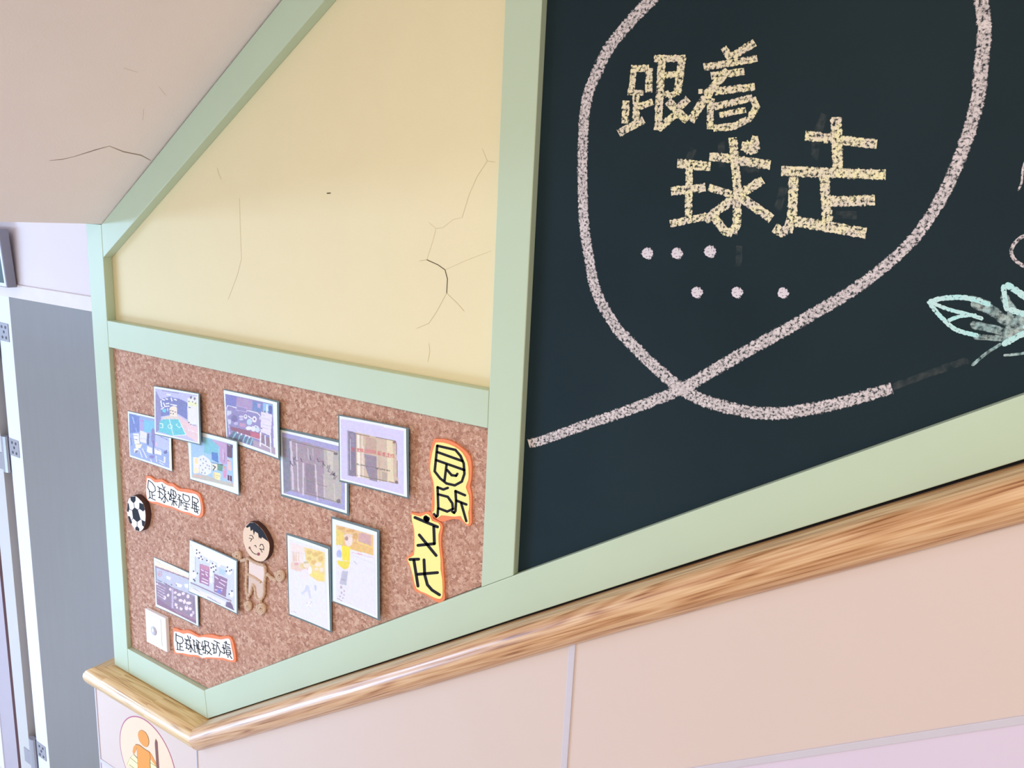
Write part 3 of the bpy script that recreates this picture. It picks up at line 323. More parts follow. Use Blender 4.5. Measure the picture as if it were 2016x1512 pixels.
-7420,-5049,-7505,-5092,-7577,-5098,-7644,-5080,-7718,-5051,-7772,-4984,-7771,-4831,-7754,-4665,-7752,-4546,-7761,-4446,-7794,-4361,-7829,-4277,-7849,-4183,
-7856,-4077,-7837,-3944,-7808,-3817,-7783,-3735],"f":[-7709,-3717,-7632,-3698,-7548,-3686,-7434,-3690,-7320,-3708,-7226,-3738,-7146,-3784,-7082,-3855,-7036,
-3937,-7016,-4019,-7010,-4098,-7006,-4166,-7011,-4231,-7038,-4298,-7057,-4365,-7026,-4425,-6987,-4494,-6973,-4601,-6971,-4704,-6979,-4753,-6987,-4798,-6974,
-4891,-6966,-4975,-6986,-5002,-7018,-4999,-7059,-4974,-7100,-4940,-7118,-4911,-7141,-4894,-7195,-4910,-7260,-4935,-7325,-4947,-7394,-4957,-7472,-4967,-7544,
-4983,-7588,-5022,-7624,-5055,-7669,-5054,-7708,-5035,-7731,-5006,-7738,-4973,-7720,-4960,-7698,-4928,-7694,-4831,-7698,-4707,-7709,-4567,-7727,-4437,-7758,
-4354,-7787,-4289,-7806,-4230,-7812,-4157,-7797,-4031,-7772,-3899,-7742,-3803],"i":[[-7671,-3743,-7669,-3743,-7684,-3747,-7657,-3744,-7694,-3757,-7648,
-3751,-7699,-3769,-7645,-3762,-7740,-4239,-7684,-4214,-7611,-4346,-7573,-4306,-7465,-4410,-7443,-4363,-7275,-4404,-7285,-4358,-7116,-4292,-7160,-4271,-7065,
-4134,-7118,-4140,-7086,-3953,-7137,-3974,-7160,-3829,-7204,-3862,-7277,-3740,-7304,-3785,-7667,-3742,-7677,-3788,-7681,-3746,-7690,-3785,-7692,-3754,-7698,
-3777,-7698,-3765,-7699,-3766],[-7687,-3874,-7687,-3873,-7688,-3885,-7680,-3862,-7682,-3895,-7667,-3855,-7670,-3899,-7653,-3853,-7147,-3948,-7131,-3903,
-7134,-3946,-7120,-3907,-7122,-3939,-7114,-3916,-7115,-3928,-7114,-3927],[-7710,-4020,-7710,-4019,-7711,-4031,-7702,-4008,-7704,-4041,-7690,-4001,-7692,
-4045,-7676,-3999,-7102,-4094,-7086,-4048,-7088,-4092,-7075,-4053,-7077,-4084,-7069,-4062,-7070,-4074,-7069,-4073],[-7464,-4038,-7463,-4038,-7477,-4042,
-7450,-4040,-7487,-4052,-7441,-4047,-7492,-4064,-7439,-4058,-7523,-4342,-7470,-4336,-7521,-4353,-7474,-4348,-7512,-4361,-7485,-4357,-7499,-4362,-7498,-4362],
[-7468,-4135,-7467,-4134,-7475,-4146,-7455,-4127,-7475,-4157,-7441,-4124,-7469,-4166,-7430,-4128,-7365,-4241,-7340,-4193,-7263,-4230,-7257,-4185,-7249,
-4226,-7244,-4187,-7239,-4217,-7236,-4194,-7234,-4205,-7234,-4205],[-7273,-4229,-7274,-4229,-7261,-4230,-7283,-4223,-7247,-4225,-7286,-4212,-7237,-4215,
-7282,-4200,-7213,-4176,-7257,-4161,-7209,-4164,-7247,-4151,-7212,-4154,-7234,-4146,-7221,-4147,-7221,-4147],[-7643,-4475,-7642,-4474,-7656,-4481,-7629,
-4474,-7666,-4492,-7618,-4480,-7668,-4504,-7614,-4490,-7644,-4844,-7589,-4831,-7651,-4999,-7598,-5006,-7671,-5021,-7631,-5044,-7678,-5033,-7643,-5053,-7678,
-5045,-7658,-5056,-7671,-5053,-7670,-5054],[-7632,-5045,-7633,-5046,-7625,-5033,-7645,-5054,-7624,-5021,-7659,-5056,-7631,-5012,-7671,-5053,-7681,-4978,
-7721,-5018,-7693,-4974,-7728,-5009,-7707,-4977,-7727,-4997,-7719,-4985,-7720,-4985],[-7667,-4495,-7667,-4494,-7668,-4507,-7659,-4483,-7662,-4516,-7646,
-4476,-7650,-4521,-7632,-4474,-7517,-4533,-7518,-4485,-7415,-4478,-7434,-4440,-7404,-4469,-7420,-4436,-7398,-4457,-7408,-4438,-7399,-4446,-7400,-4445],
[-7650,-4620,-7650,-4619,-7649,-4632,-7643,-4608,-7642,-4640,-7631,-4599,-7630,-4643,-7617,-4596,-7434,-4641,-7403,-4594,-7346,-4723,-7296,-4694,-7330,
-4816,-7277,-4798,-7325,-4826,-7279,-4811,-7314,-4831,-7287,-4822,-7301,-4829,-7300,-4829],[-7280,-4792,-7280,-4793,-7289,-4785,-7277,-4803,-7302,-4784,
-7282,-4815,-7315,-4789,-7292,-4825,-7424,-4858,-7421,-4907,-7592,-4845,-7610,-4892,-7606,-4847,-7622,-4888,-7619,-4855,-7628,-4879,-7627,-4866,-7627,-4867],
[-7266,-4457,-7265,-4457,-7278,-4463,-7252,-4456,-7287,-4474,-7241,-4461,-7289,-4486,-7236,-4471,-7269,-4662,-7216,-4649,-7276,-4827,-7223,-4830,-7297,
-4862,-7252,-4876,-7301,-4874,-7262,-4886,-7298,-4885,-7275,-4892,-7289,-4891,-7288,-4892],[-7252,-4876,-7252,-4877,-7248,-4864,-7262,-4886,-7251,-4853,
-7275,-4892,-7261,-4846,-7289,-4892,-7301,-4834,-7330,-4879,-7315,-4833,-7339,-4872,-7328,-4839,-7342,-4861,-7338,-4849,-7338,-4849],[-7288,-4476,-7287,
-4475,-7289,-4487,-7279,-4464,-7283,-4497,-7267,-4457,-7272,-4502,-7253,-4456,-7073,-4529,-7054,-4483,-7059,-4527,-7043,-4488,-7047,-4520,-7037,-4497,-7039,
-4509,-7039,-4509],[-7255,-4639,-7255,-4638,-7256,-4651,-7247,-4627,-7250,-4660,-7234,-4620,-7239,-4664,-7221,-4618,-7039,-4684,-7022,-4638,-7026,-4683,
-7011,-4643,-7014,-4675,-7005,-4652,-7006,-4664,-7006,-4663],[-7144,-4644,-7143,-4644,-7155,-4653,-7130,-4641,-7162,-4665,-7118,-4644,-7161,-4676,-7111,
-4652,-7043,-4966,-6994,-4941,-7036,-4974,-6993,-4952,-7024,-4977,-6999,-4964,-7011,-4973,-7010,-4973]]},"L4":{"o":[-8222,-5093,-8127,-5087,-8033,-5072,
-7930,-5026,-7841,-4987,-7786,-4990,-7752,-5014,-7739,-5054,-7720,-5093,-7648,-5105,-7573,-5117,-7532,-5144,-7512,-5188,-7520,-5257,-7536,-5342,-7540,-5436,
-7536,-5540,-7516,-5656,-7492,-5778,-7479,-5901,-7469,-6022,-7452,-6139,-7439,-6241,-7440,-6309,-7442,-6368,-7424,-6443,-7422,-6515,-7477,-6578,-7552,-6621,
-7615,-6619,-7687,-6599,-7782,-6577,-7885,-6558,-7993,-6571,-8085,-6568,-8128,-6492,-8151,-6392,-8166,-6300,-8187,-6208,-8246,-6114,-8300,-6033,-8308,-5989,
-8286,-5952,-8226,-5900,-8165,-5828,-8148,-5712,-8148,-5580,-8159,-5457,-8178,-5334,-8199,-5214],"f":[-8192,-5121,-8088,-5123,-7995,-5116,-7930,-5075,-7878,
-5037,-7829,-5038,-7788,-5058,-7768,-5096,-7742,-5133,-7676,-5135,-7610,-5136,-7572,-5164,-7556,-5209,-7573,-5267,-7595,-5343,-7594,-5440,-7581,-5550,-7558,
-5670,-7537,-5787,-7533,-5885,-7530,-5974,-7510,-6056,-7487,-6151,-7473,-6299,-7470,-6438,-7485,-6501,-7519,-6530,-7577,-6545,-7652,-6546,-7738,-6538,-7834,
-6526,-7947,-6525,-8049,-6501,-8099,-6408,-8131,-6292,-8175,-6178,-8214,-6083,-8244,-6049,-8262,-6032,-8266,-6000,-8248,-5964,-8187,-5931,-8127,-5878,-8114,
-5772,-8117,-5646,-8120,-5516,-8131,-5396,-8161,-5306,-8189,-5234,-8194,-5174],"i":[[-8151,-5163,-8151,-5162,-8153,-5177,-8141,-5149,-8146,-5189,-8125,
-5139,-8133,-5194,-8108,-5137,-7883,-5218,-7860,-5162,-7631,-5240,-7609,-5184,-7615,-5238,-7595,-5189,-7600,-5229,-7589,-5201,-7590,-5215,-7590,-5214],
[-7903,-5074,-7902,-5073,-7922,-5091,-7878,-5064,-7930,-5113,-7854,-5065,-7926,-5133,-7838,-5078,-7894,-5181,-7806,-5126,-7878,-5194,-7802,-5146,-7854,
-5195,-7810,-5168,-7830,-5186,-7829,-5185],[-7937,-5133,-7937,-5131,-7933,-5153,-7928,-5110,-7918,-5166,-7908,-5093,-7894,-5168,-7883,-5084,-7842,-5161,
-7831,-5077,-7817,-5152,-7808,-5080,-7798,-5134,-7792,-5093,-7788,-5113,-7788,-5112],[-7703,-5206,-7702,-5206,-7718,-5215,-7686,-5205,-7729,-5228,-7673,
-5212,-7732,-5242,-7668,-5224,-7708,-5547,-7644,-5528,-7702,-5560,-7647,-5542,-7690,-5566,-7658,-5556,-7674,-5565,-7673,-5564],[-7644,-5526,-7644,-5527,
-7650,-5515,-7646,-5541,-7663,-5509,-7656,-5555,-7680,-5511,-7671,-5564,-8043,-5641,-8035,-5695,-8059,-5651,-8052,-5697,-8069,-5665,-8065,-5692,-8072,-5679,
-8072,-5680],[-8036,-5450,-8035,-5449,-8045,-5464,-8020,-5439,-8046,-5478,-8003,-5436,-8039,-5489,-7989,-5441,-7656,-5769,-7608,-5720,-7643,-5774,-7600,
-5731,-7626,-5770,-7602,-5746,-7611,-5761,-7610,-5760],[-8249,-5997,-8249,-5996,-8243,-6009,-8245,-5981,-8230,-6015,-8233,-5967,-8213,-6014,-8217,-5958,
-8015,-5951,-8019,-5896,-7998,-5942,-8002,-5894,-7987,-5928,-7989,-5900,-7983,-5913,-7984,-5912],[-8129,-5953,-8128,-5952,-8144,-5963,-8111,-5949,-8154,
-5978,-8097,-5954,-8156,-5993,-8089,-5965,-8051,-6454,-7985,-6425,-8044,-6465,-7987,-6440,-8029,-6469,-7996,-6455,-8013,-6466,-8011,-6465],[-7899,-5874,
-7898,-5874,-7914,-5883,-7882,-5873,-7926,-5897,-7869,-5879,-7929,-5912,-7863,-5891,-7906,-6190,-7840,-6162,-7837,-6372,-7778,-6326,-7721,-6447,-7679,-6391,
-7551,-6486,-7518,-6428,-7535,-6485,-7506,-6435,-7519,-6477,-7502,-6448,-7507,-6464,-7507,-6463],[-8057,-6227,-8058,-6226,-8051,-6239,-8055,-6211,-8038,
-6244,-8044,-6197,-8021,-6242,-8028,-6187,-7589,-6081,-7596,-6028,-7573,-6072,-7580,-6026,-7563,-6058,-7566,-6031,-7560,-6043,-7560,-6042]]}},"ball":{"pent":[[-16451,
-6976,-16327,-7002,-16233,-7224,-16381,-7325,-16541,-7270,-16561,-7075],[-16601,-6743,-16386,-6684,-16396,-6797,-16480,-6880,-16590,-6835],[-16247,-6809,
-16085,-6809,-16043,-6932,-16113,-6993,-16267,-6963],[-16196,-7223,-16059,-7228,-16109,-7375,-16183,-7362],[-16390,-7424,-16306,-7474,-16318,-7537,-16464,
-7547,-16472,-7493],[-16746,-7265,-16668,-7254,-16590,-7379,-16620,-7435,-16696,-7414],[-16721,-6930,-16683,-6937,-16662,-7060,-16717,-7162,-16771,-7143]],
"seam":[[-16482,-6882,-16464,-6876,-16466,-6981,-16448,-6975],[-16322,-7005,-16331,-6998,-16262,-6967,-16271,-6960],[-16237,-7230,-16230,-7218,-16199,-7229,
-16192,-7217],[-16390,-7328,-16372,-7323,-16399,-7426,-16381,-7421],[-16548,-7268,-16534,-7272,-16604,-7323,-16590,-7326],[-16558,-7069,-16565,-7081,-16660,
-7070,-16668,-7083]],"rim":[-16567,-6720,-16474,-6691,-16385,-6675,-16303,-6692,-16227,-6725,-16149,-6759,-16085,-6809,-16049,-6890,-16032,-6984,-16029,
-7079,-16042,-7176,-16069,-7280,-16109,-7375,-16162,-7447,-16220,-7500,-16270,-7532,-16325,-7550,-16400,-7558,-16478,-7551,-16540,-7518,-16598,-7469,-16660,
-7412,-16715,-7346,-16756,-7278,-16779,-7201,-16774,-7102,-16753,-7002,-16730,-6918,-16693,-6844,-16634,-6780]},"boy":{"face":[-12432,-6330,-12504,-6393,
-12568,-6459,-12612,-6529,-12640,-6603,-12650,-6681,-12646,-6762,-12627,-6845,-12596,-6922,-12554,-6986,-12501,-7038,-12441,-7081,-12371,-7112,-12287,-7131,
-12197,-7134,-12108,-7119,-12023,-7084,-11950,-7021,-11891,-6945,-11855,-6868,-11834,-6790,-11825,-6716,-11830,-6650,-11849,-6603,-11880,-6556,-11927,-6493,
-11983,-6430,-12042,-6384,-12108,-6348,-12185,-6315,-12268,-6296,-12349,-6308],"hair":[-12546,-6461,-12421,-6340,-12268,-6299,-12108,-6351,-11983,-6433,
-11880,-6560,-11857,-6611,-11903,-6593,-11966,-6579,-12050,-6556,-12073,-6600,-12137,-6587,-12138,-6633,-12167,-6509,-12263,-6488,-12299,-6583,-12327,-6466,
-12394,-6515,-12413,-6419,-12502,-6473],"lines":[[-12441,-6626,-12441,-6626,-12439,-6629,-12440,-6622,-12435,-6630,-12437,-6619,-12430,-6630,-12432,-6616,
-12397,-6618,-12396,-6604,-12370,-6613,-12360,-6597,-12348,-6624,-12331,-6611,-12332,-6641,-12313,-6631,-12330,-6654,-12310,-6649,-12333,-6669,-12314,-6666,
-12333,-6673,-12316,-6670,-12330,-6675,-12320,-6673,-12325,-6675,-12325,-6675],[-12458,-6686,-12458,-6686,-12458,-6689,-12455,-6682,-12456,-6692,-12450,
-6679,-12452,-6693,-12445,-6678,-12364,-6690,-12358,-6675,-12359,-6689,-12353,-6675,-12354,-6686,-12351,-6678,-12352,-6682,-12352,-6682],[-12355,-6675,
-12355,-6675,-12360,-6675,-12352,-6677,-12365,-6677,-12351,-6680,-12369,-6680,-12353,-6684,-12422,-6748,-12405,-6751,-12423,-6752,-12409,-6755,-12423,-6755,
-12415,-6757,-12420,-6757,-12419,-6757],[-12125,-6784,-12126,-6784,-12120,-6783,-12129,-6783,-12116,-6780,-12131,-6780,-12112,-6777,-12130,-6776,-12085,
-6726,-12103,-6725,-12084,-6722,-12100,-6721,-12086,-6719,-12095,-6719,-12090,-6718,-12090,-6718],[-12104,-6727,-12104,-6727,-12103,-6731,-12102,-6723,
-12100,-6733,-12098,-6720,-12095,-6733,-12093,-6718,-12039,-6722,-12037,-6707,-12034,-6720,-12032,-6707,-12030,-6717,-12029,-6709,-12028,-6713,-12028,-6713],
[-12042,-6710,-12042,-6709,-12046,-6713,-12037,-6707,-12048,-6717,-12032,-6707,-12047,-6720,-12029,-6709,-12024,-6751,-12006,-6740,-12009,-6777,-11989,
-6771,-12015,-6795,-11997,-6795,-12028,-6812,-12011,-6815,-12029,-6816,-12015,-6819,-12028,-6819,-12020,-6821,-12025,-6821,-12025,-6821],[-12146,-6836,
-12145,-6835,-12146,-6839,-12143,-6832,-12143,-6842,-12138,-6829,-12139,-6842,-12133,-6827,-11997,-6829,-11991,-6815,-11992,-6828,-11987,-6815,-11987,-6825,
-11985,-6818,-11985,-6821,-11985,-6821],[-12117,-6828,-12117,-6828,-12121,-6832,-12112,-6826,-12122,-6836,-12108,-6825,-12121,-6839,-12104,-6827,-12058,
-6896,-12041,-6884,-12054,-6898,-12040,-6887,-12049,-6897,-12041,-6891,-12045,-6895,-12044,-6895],[-12305,-6823,-12305,-6823,-12302,-6825,-12306,-6819,
-12297,-6825,-12303,-6815,-12292,-6823,-12299,-6812,-12248,-6799,-12255,-6788,-12244,-6795,-12250,-6786,-12242,-6791,-12245,-6786,-12242,-6788,-12242,-6788],
[-12255,-6788,-12255,-6787,-12259,-6791,-12250,-6786,-12261,-6795,-12245,-6786,-12261,-6798,-12242,-6788,-12240,-6835,-12222,-6825,-12237,-6837,-12221,
-6828,-12233,-6837,-12224,-6832,-12228,-6836,-12228,-6835],[-12435,-6903,-12435,-6903,-12439,-6907,-12430,-6901,-12440,-6911,-12425,-6900,-12439,-6914,
-12421,-6902,-12397,-6954,-12381,-6941,-12352,-6986,-12338,-6972,-12294,-6998,-12285,-6982,-12237,-6995,-12235,-6980,-12196,-6979,-12201,-6967,-12162,-6957,
-12170,-6947,-12158,-6954,-12165,-6945,-12156,-6950,-12160,-6945,-12157,-6947,-12157,-6947]],"cheek":[[-12408,-6891,-12412,-6906,-12425,-6920,-12442,-6929,
-12458,-6929,-12470,-6922,-12474,-6909,-12469,-6894,-12457,-6880,-12440,-6871,-12423,-6871,-12412,-6878],[-12122,-6951,-12129,-6972,-12145,-6990,-12167,
-7001,-12189,-7002,-12204,-6993,-12210,-6976,-12203,-6955,-12187,-6937,-12165,-6925,-12143,-6924,-12128,-6934]],"shirt":[-12571,-7245,-12306,-7269,-12055,
-7236,-12049,-7392,-12132,-7624,-12338,-7574,-12586,-7551],"pants":[-12593,-7569,-12405,-7586,-12186,-7616,-12088,-7626,-12106,-7872,-12209,-8025,-12331,
-8031,-12400,-7786,-12479,-7810,-12529,-7971,-12621,-8016,-12601,-7782],"rope":[[-12658,-7221,-12648,-7296,-12638,-7370,-12632,-7439,-12632,-7496,-12636,
-7548,-12643,-7603,-12653,-7668,-12666,-7738,-12673,-7807,-12670,-7873,-12661,-7939,-12653,-8005],[-12624,-7204,-12535,-7218,-12448,-7232,-12359,-7240,
-12268,-7236,-12177,-7226,-12086,-7217],[-12071,-7212,-12063,-7272,-12055,-7332,-12054,-7397,-12065,-7471,-12083,-7551,-12098,-7632,-12102,-7716,-12103,
-7802,-12116,-7878,-12150,-7946,-12196,-8005,-12241,-8043,-12284,-8056,-12325,-8048,-12358,-8018,-12376,-7952,-12386,-7863,-12399,-7797,-12419,-7764,-12442,
-7753,-12465,-7768,-12487,-7823,-12509,-7904,-12535,-7976,-12570,-8028,-12609,-8070,-12634,-8105,-12633,-8129,-12617,-8145,-12602,-8160],[-12637,-7569,
-12562,-7572,-12488,-7574,-12414,-7580,-12341,-7593,-12268,-7610,-12196,-7627],[-12241,-8043,-12221,-8105],[-12648,-7250,-12819,-7324],[-12004,-7382,-11959,
-7402,-11914,-7421,-11866,-7436,-11815,-7444,-11761,-7447,-11707,-7451],[-12653,-8005,-12615,-8083]],"spiral":[[-12921,-7241,-12919,-7244,-12920,-7249,
-12921,-7254,-12925,-7259,-12929,-7264,-12935,-7268,-12942,-7271,-12950,-7273,-12957,-7272,-12964,-7269,-12969,-7263,-12972,-7256,-12972,-7247,-12970,-7237,
-12965,-7226,-12957,-7216,-12947,-7207,-12935,-7200,-12922,-7196,-12910,-7195,-12898,-7197,-12888,-7203,-12880,-7213,-12876,-7225,-12876,-7239,-12880,-7255,
-12888,-7271,-12900,-7286,-12915,-7299,-12932,-7309,-12951,-7315,-12969,-7316,-12986,-7313,-13000,-7304,-13011,-7291,-13016,-7274,-13017,-7255,-13011,-7233,
-13000,-7212,-12984,-7192,-12964,-7174,-12941,-7161,-12917,-7153,-12893,-7151,-12871,-7156,-12853,-7167,-12839,-7183,-12832,-7204,-12831,-7229,-12838,-7256,
-12851,-7283,-12871,-7308,-12895,-7330,-12924,-7347,-12954,-7357,-12984,-7360,-13011,-7356,-13034,-7343,-13051,-7323,-13061,-7298,-13062,-7267,-13054,-7235,
-13039,-7202],[-11599,-7295,-11598,-7299,-11598,-7304,-11600,-7309,-11603,-7315,-11608,-7320,-11614,-7325,-11621,-7328,-11628,-7329,-11636,-7328,-11642,
-7325,-11647,-7319,-11650,-7311,-11651,-7302,-11649,-7291,-11644,-7280,-11636,-7269,-11626,-7259,-11615,-7252,-11602,-7247,-11589,-7246,-11577,-7249,-11567,
-7255,-11559,-7265,-11555,-7278,-11554,-7294,-11558,-7311,-11566,-7328,-11578,-7344,-11593,-7358,-11610,-7368,-11629,-7375,-11647,-7376,-11664,-7372,-11679,
-7363,-11689,-7349,-11695,-7331,-11696,-7310,-11691,-7287,-11680,-7264,-11664,-7242,-11644,-7223,-11621,-7209,-11597,-7201,-11573,-7199,-11551,-7204,-11532,
-7216,-11518,-7233,-11510,-7256,-11509,-7283,-11516,-7312,-11529,-7341,-11548,-7368,-11572,-7392,-11601,-7410,-11631,-7421,-11661,-7424,-11689,-7419,-11712,
-7405,-11730,-7384,-11740,-7356,-11741,-7323,-11734,-7288,-11719,-7253],[-12616,-8298,-12615,-8302,-12615,-8306,-12617,-8311,-12619,-8316,-12623,-8321,
-12628,-8325,-12634,-8328,-12640,-8329,-12646,-8328,-12651,-8325,-12655,-8320,-12657,-8312,-12657,-8303,-12656,-8293,-12652,-8283,-12645,-8273,-12637,-8264,
-12628,-8258,-12618,-8254,-12607,-8253,-12598,-8256,-12590,-8262,-12584,-8271,-12581,-8283,-12580,-8298,-12584,-8313,-12590,-8329,-12600,-8343,-12612,-8356,
-12626,-8366,-12641,-8371,-12655,-8372,-12669,-8368,-12680,-8359,-12689,-8346,-12693,-8329,-12693,-8310,-12689,-8289,-12680,-8268,-12667,-8248,-12651,-8231,
-12632,-8219,-12613,-8211,-12594,-8210,-12576,-8215,-12562,-8226,-12551,-8242,-12545,-8264,-12545,-8289,-12550,-8315,-12561,-8342,-12577,-8366,-12596,-8388,
-12619,-8404,-12643,-8413,-12667,-8416,-12689,-8410,-12707,-8397,-12721,-8377,-12728,-8351,-12729,-8321,-12723,-8289,-12710,-8257],[-12193,-8227,-12192,
-8231,-12192,-8236,-12194,-8242,-12197,-8248,-12202,-8253,-12208,-8258,-12215,-8262,-12223,-8263,-12231,-8262,-12237,-8259,-12242,-8253,-12245,-8245,-12246,
-8235,-12244,-8223,-12239,-8212,-12231,-8200,-12221,-8190,-12208,-8182,-12195,-8177,-12182,-8176,-12170,-8178,-12159,-8184,-12152,-8195,-12147,-8208,-12147,
-8225,-12151,-8242,-12159,-8260,-12171,-8277,-12187,-8292,-12205,-8304,-12224,-8311,-12243,-8313,-12260,-8309,-12275,-8300,-12286,-8285,-12291,-8266,-12292,
-8244,-12286,-8220,-12275,-8196,-12259,-8173,-12238,-8153,-12215,-8138,-12190,-8129,-12165,-8126,-12143,-8131,-12124,-8142,-12110,-8161,-12102,-8185,-12101,
-8212,-12108,-8243,-12121,-8273,-12141,-8302,-12167,-8327,-12196,-8347,-12226,-8359,-12257,-8363,-12285,-8358,-12309,-8344,-12327,-8322,-12337,-8293,-12338,
-8259,-12331,-8222,-12315,-8185]]},"switch":{"q":[-16356,-9554,-15528,-9550,-15551,-10460,-16339,-10409],"dome":[-16008,-10025],"g":[-15729,-9677,-15735,
-10347]},"sticker":{"head":[-16260,-12639,-16177,-12629,-16100,-12633,-16033,-12674,-15984,-12736,-15966,-12816,-15976,-12901,-16016,-12978,-16078,-13039,
-16157,-13064,-16239,-13063,-16313,-13040,-16372,-12997,-16406,-12934,-16417,-12862,-16404,-12790,-16370,-12725,-16319,-12679],"body":[-16548,-13160,-16382,
-13110,-16176,-13129,-15972,-13123,-15935,-13222,-15968,-13408,-15964,-13718,-15988,-14138,-16179,-14229,-16242,-13895,-16348,-14310,-16534,-14303,-16520,
-13834,-16509,-13496,-16508,-13229],"armL":[-16536,-13152,-16654,-13293,-16705,-13458,-16662,-13510,-16567,-13365,-16496,-13223],"armR":[-15972,-13123,
-15885,-13169,-15668,-13387,-15749,-13424,-15959,-13295],"stick":[-15686,-12637,-15620,-12699,-15610,-13414,-15606,-13737,-15687,-13775,-15707,-13459,-15724,
-12775],"book":[-16830,-13665,-16662,-13510,-16510,-13560,-16520,-13834,-16531,-13950,-17001,-13959],"book2":[-15963,-13343,-15703,-13403,-15644,-13507,
-15973,-13691],"bline":[[-16839,-13682,-16823,-13664,-16523,-13714,-16508,-13696],[-16908,-13914,-16893,-13895,-16542,-13929,-16528,-13911],[-16670,-13519,
-16654,-13501,-16516,-13552,-16500,-13535],[-15969,-13429,-15956,-13412,-15711,-13435,-15698,-13418]]},"crack":[[-8115,-680,-8115,-680,-8115,-684,-8112,
-677,-8114,-688,-8107,-676,-8110,-690,-8102,-676,-7877,-756,-7868,-743,-7733,-826,-7717,-816,-7680,-966,-7662,-963,-7688,-1196,-7670,-1195,-7687,-1199,
-7671,-1199,-7684,-1202,-7675,-1201,-7680,-1203,-7679,-1203],[-8259,-710,-8259,-710,-8258,-711,-8258,-708,-8256,-712,-8257,-707,-8254,-712,-8255,-706,-8105,
-686,-8107,-680,-8103,-685,-8104,-680,-8102,-684,-8103,-681,-8102,-682,-8102,-682],[-7678,-1193,-7678,-1193,-7679,-1193,-7676,-1194,-7681,-1193,-7676,-1195,
-7682,-1194,-7676,-1196,-7872,-1511,-7866,-1514,-8034,-1730,-8030,-1734,-8290,-1844,-8288,-1849,-8292,-1845,-8289,-1849,-8292,-1846,-8291,-1849,-8292,-1847,
-8292,-1848],[-7682,-1193,-7682,-1193,-7683,-1195,-7680,-1192,-7683,-1196,-7678,-1192,-7682,-1198,-7677,-1193,-7463,-1342,-7458,-1338,-7317,-1459,-7311,
-1455,-7315,-1460,-7311,-1456,-7313,-1460,-7311,-1458,-7312,-1459,-7312,-1459],[-7727,-822,-7727,-822,-7726,-823,-7727,-821,-7725,-823,-7727,-820,-7724,
-823,-7726,-820,-7326,-650,-7328,-647,-6830,-462,-6831,-459,-6829,-461,-6830,-459,-6829,-461,-6829,-459,-6829,-460,-6829,-460],[-8106,-684,-8107,-684,-8105,
-684,-8107,-684,-8104,-684,-8108,-683,-8104,-683,-8108,-683,-7987,-365,-7991,-365,-7931,-168,-7935,-168,-7931,-167,-7935,-167,-7932,-167,-7934,-166,-7933,
-166,-7933,-166],[-7932,-169,-7932,-169,-7931,-168,-7933,-169,-7931,-167,-7934,-169,-7932,-167,-7935,-169,-8081,-76,-8083,-78,-8082,-76,-8084,-78,-8083,
-76,-8084,-77,-8084,-76,-8084,-76],[-7936,-168,-7936,-168,-7935,-169,-7936,-167,-7934,-170,-7935,-166,-7933,-170,-7934,-166,-7789,-147,-7791,-144,-7591,
-12,-7593,-9,-7414,26,-7415,29,-7413,26,-7414,29,-7412,27,-7413,29,-7412,28,-7412,28],[-7415,26,-7415,26,-7414,26,-7416,26,-7413,26,-7417,27,-7412,27,-7417,
28,-7290,388,-7294,389,-7148,665,-7152,667,-6969,892,-6973,894,-6969,893,-6972,895,-6969,894,-6971,895,-6970,894,-6970,894],[-6970,891,-6970,891,-6969,
892,-6971,891,-6969,893,-6972,891,-6969,894,-6973,892,-7071,1073,-7075,1072,-7072,1074,-7076,1073,-7073,1074,-7075,1074,-7074,1074,-7074,1074],[-6973,893,
-6973,893,-6973,892,-6973,894,-6972,892,-6972,894,-6971,891,-6971,894,-6822,876,-6821,879,-6821,877,-6820,879,-6820,877,-6820,879,-6820,878,-6820,878],
[-8022,-2071,-8022,-2071,-8023,-2072,-8021,-2071,-8024,-2073,-8020,-2072,-8024,-2074,-8019,-2073,-7999,-2208,-7993,-2207,-8036,-2386,-8031,-2386,-8036,
-2387,-8032,-2387,-8035,-2388,-8033,-2388,-8034,-2388,-8034,-2388],[-12757,201,-12757,201,-12759,200,-12756,201,-12760,200,-12755,200,-12760,199,-12755,
199,-12756,-455,-12751,-454,-12746,-962,-12741,-962,-12880,-1287,-12875,-1288,-13178,-1795,-13173,-1796,-13178,-1796,-13174,-1797,-13178,-1797,-13175,-1797,
-13177,-1798,-13176,-1798],[-13395,766,-13395,766,-13397,765,-13394,766,-13397,764,-13392,765,-13397,763,-13391,764,-13354,648,-13348,650,-13285,553,-13280,
554,-13284,552,-13279,553,-13283,552,-13280,552,-13281,552,-13281,552],[-10403,341,-10404,341,-10401,336,-10402,346,-10395,332,-10397,350,-10388,331,-10390,
352,-10318,336,-10320,357,-10311,338,-10313,356,-10306,342,-10307,353,-10304,348,-10304,348]],"soffit_crack":[[-15443,-1934,721,-15436,-1938,725,-15392,
-1731,755,-15379,-1738,764,-15290,-1549,826,-15284,-1554,830],[-15292,-1548,825,-15282,-1555,831,-15078,-1250,971,-15059,-1264,984,-14940,-1047,1066,-14931,
-1054,1072],[-14941,-1049,1065,-14930,-1052,1072,-15050,-702,990,-15028,-710,1006,-15094,-303,960,-15071,-311,976,-15202,-23,886,-15191,-25,894],[-13204,
-1758,2258,-13200,-1759,2260,-13234,-1483,2237,-13231,-1484,2239],[-13434,-956,2100,-13431,-955,2101,-13591,-714,1992,-13589,-713,1994],[-13956,-932,1742,
-13955,-929,1742,-14216,-793,1563,-14215,-790,1563]],"photo":{"P1":{"S":[-16736,-4718,-15041,-4654,-15084,-5813,-16761,-5828],"B":[-16754,-4707,-15031,
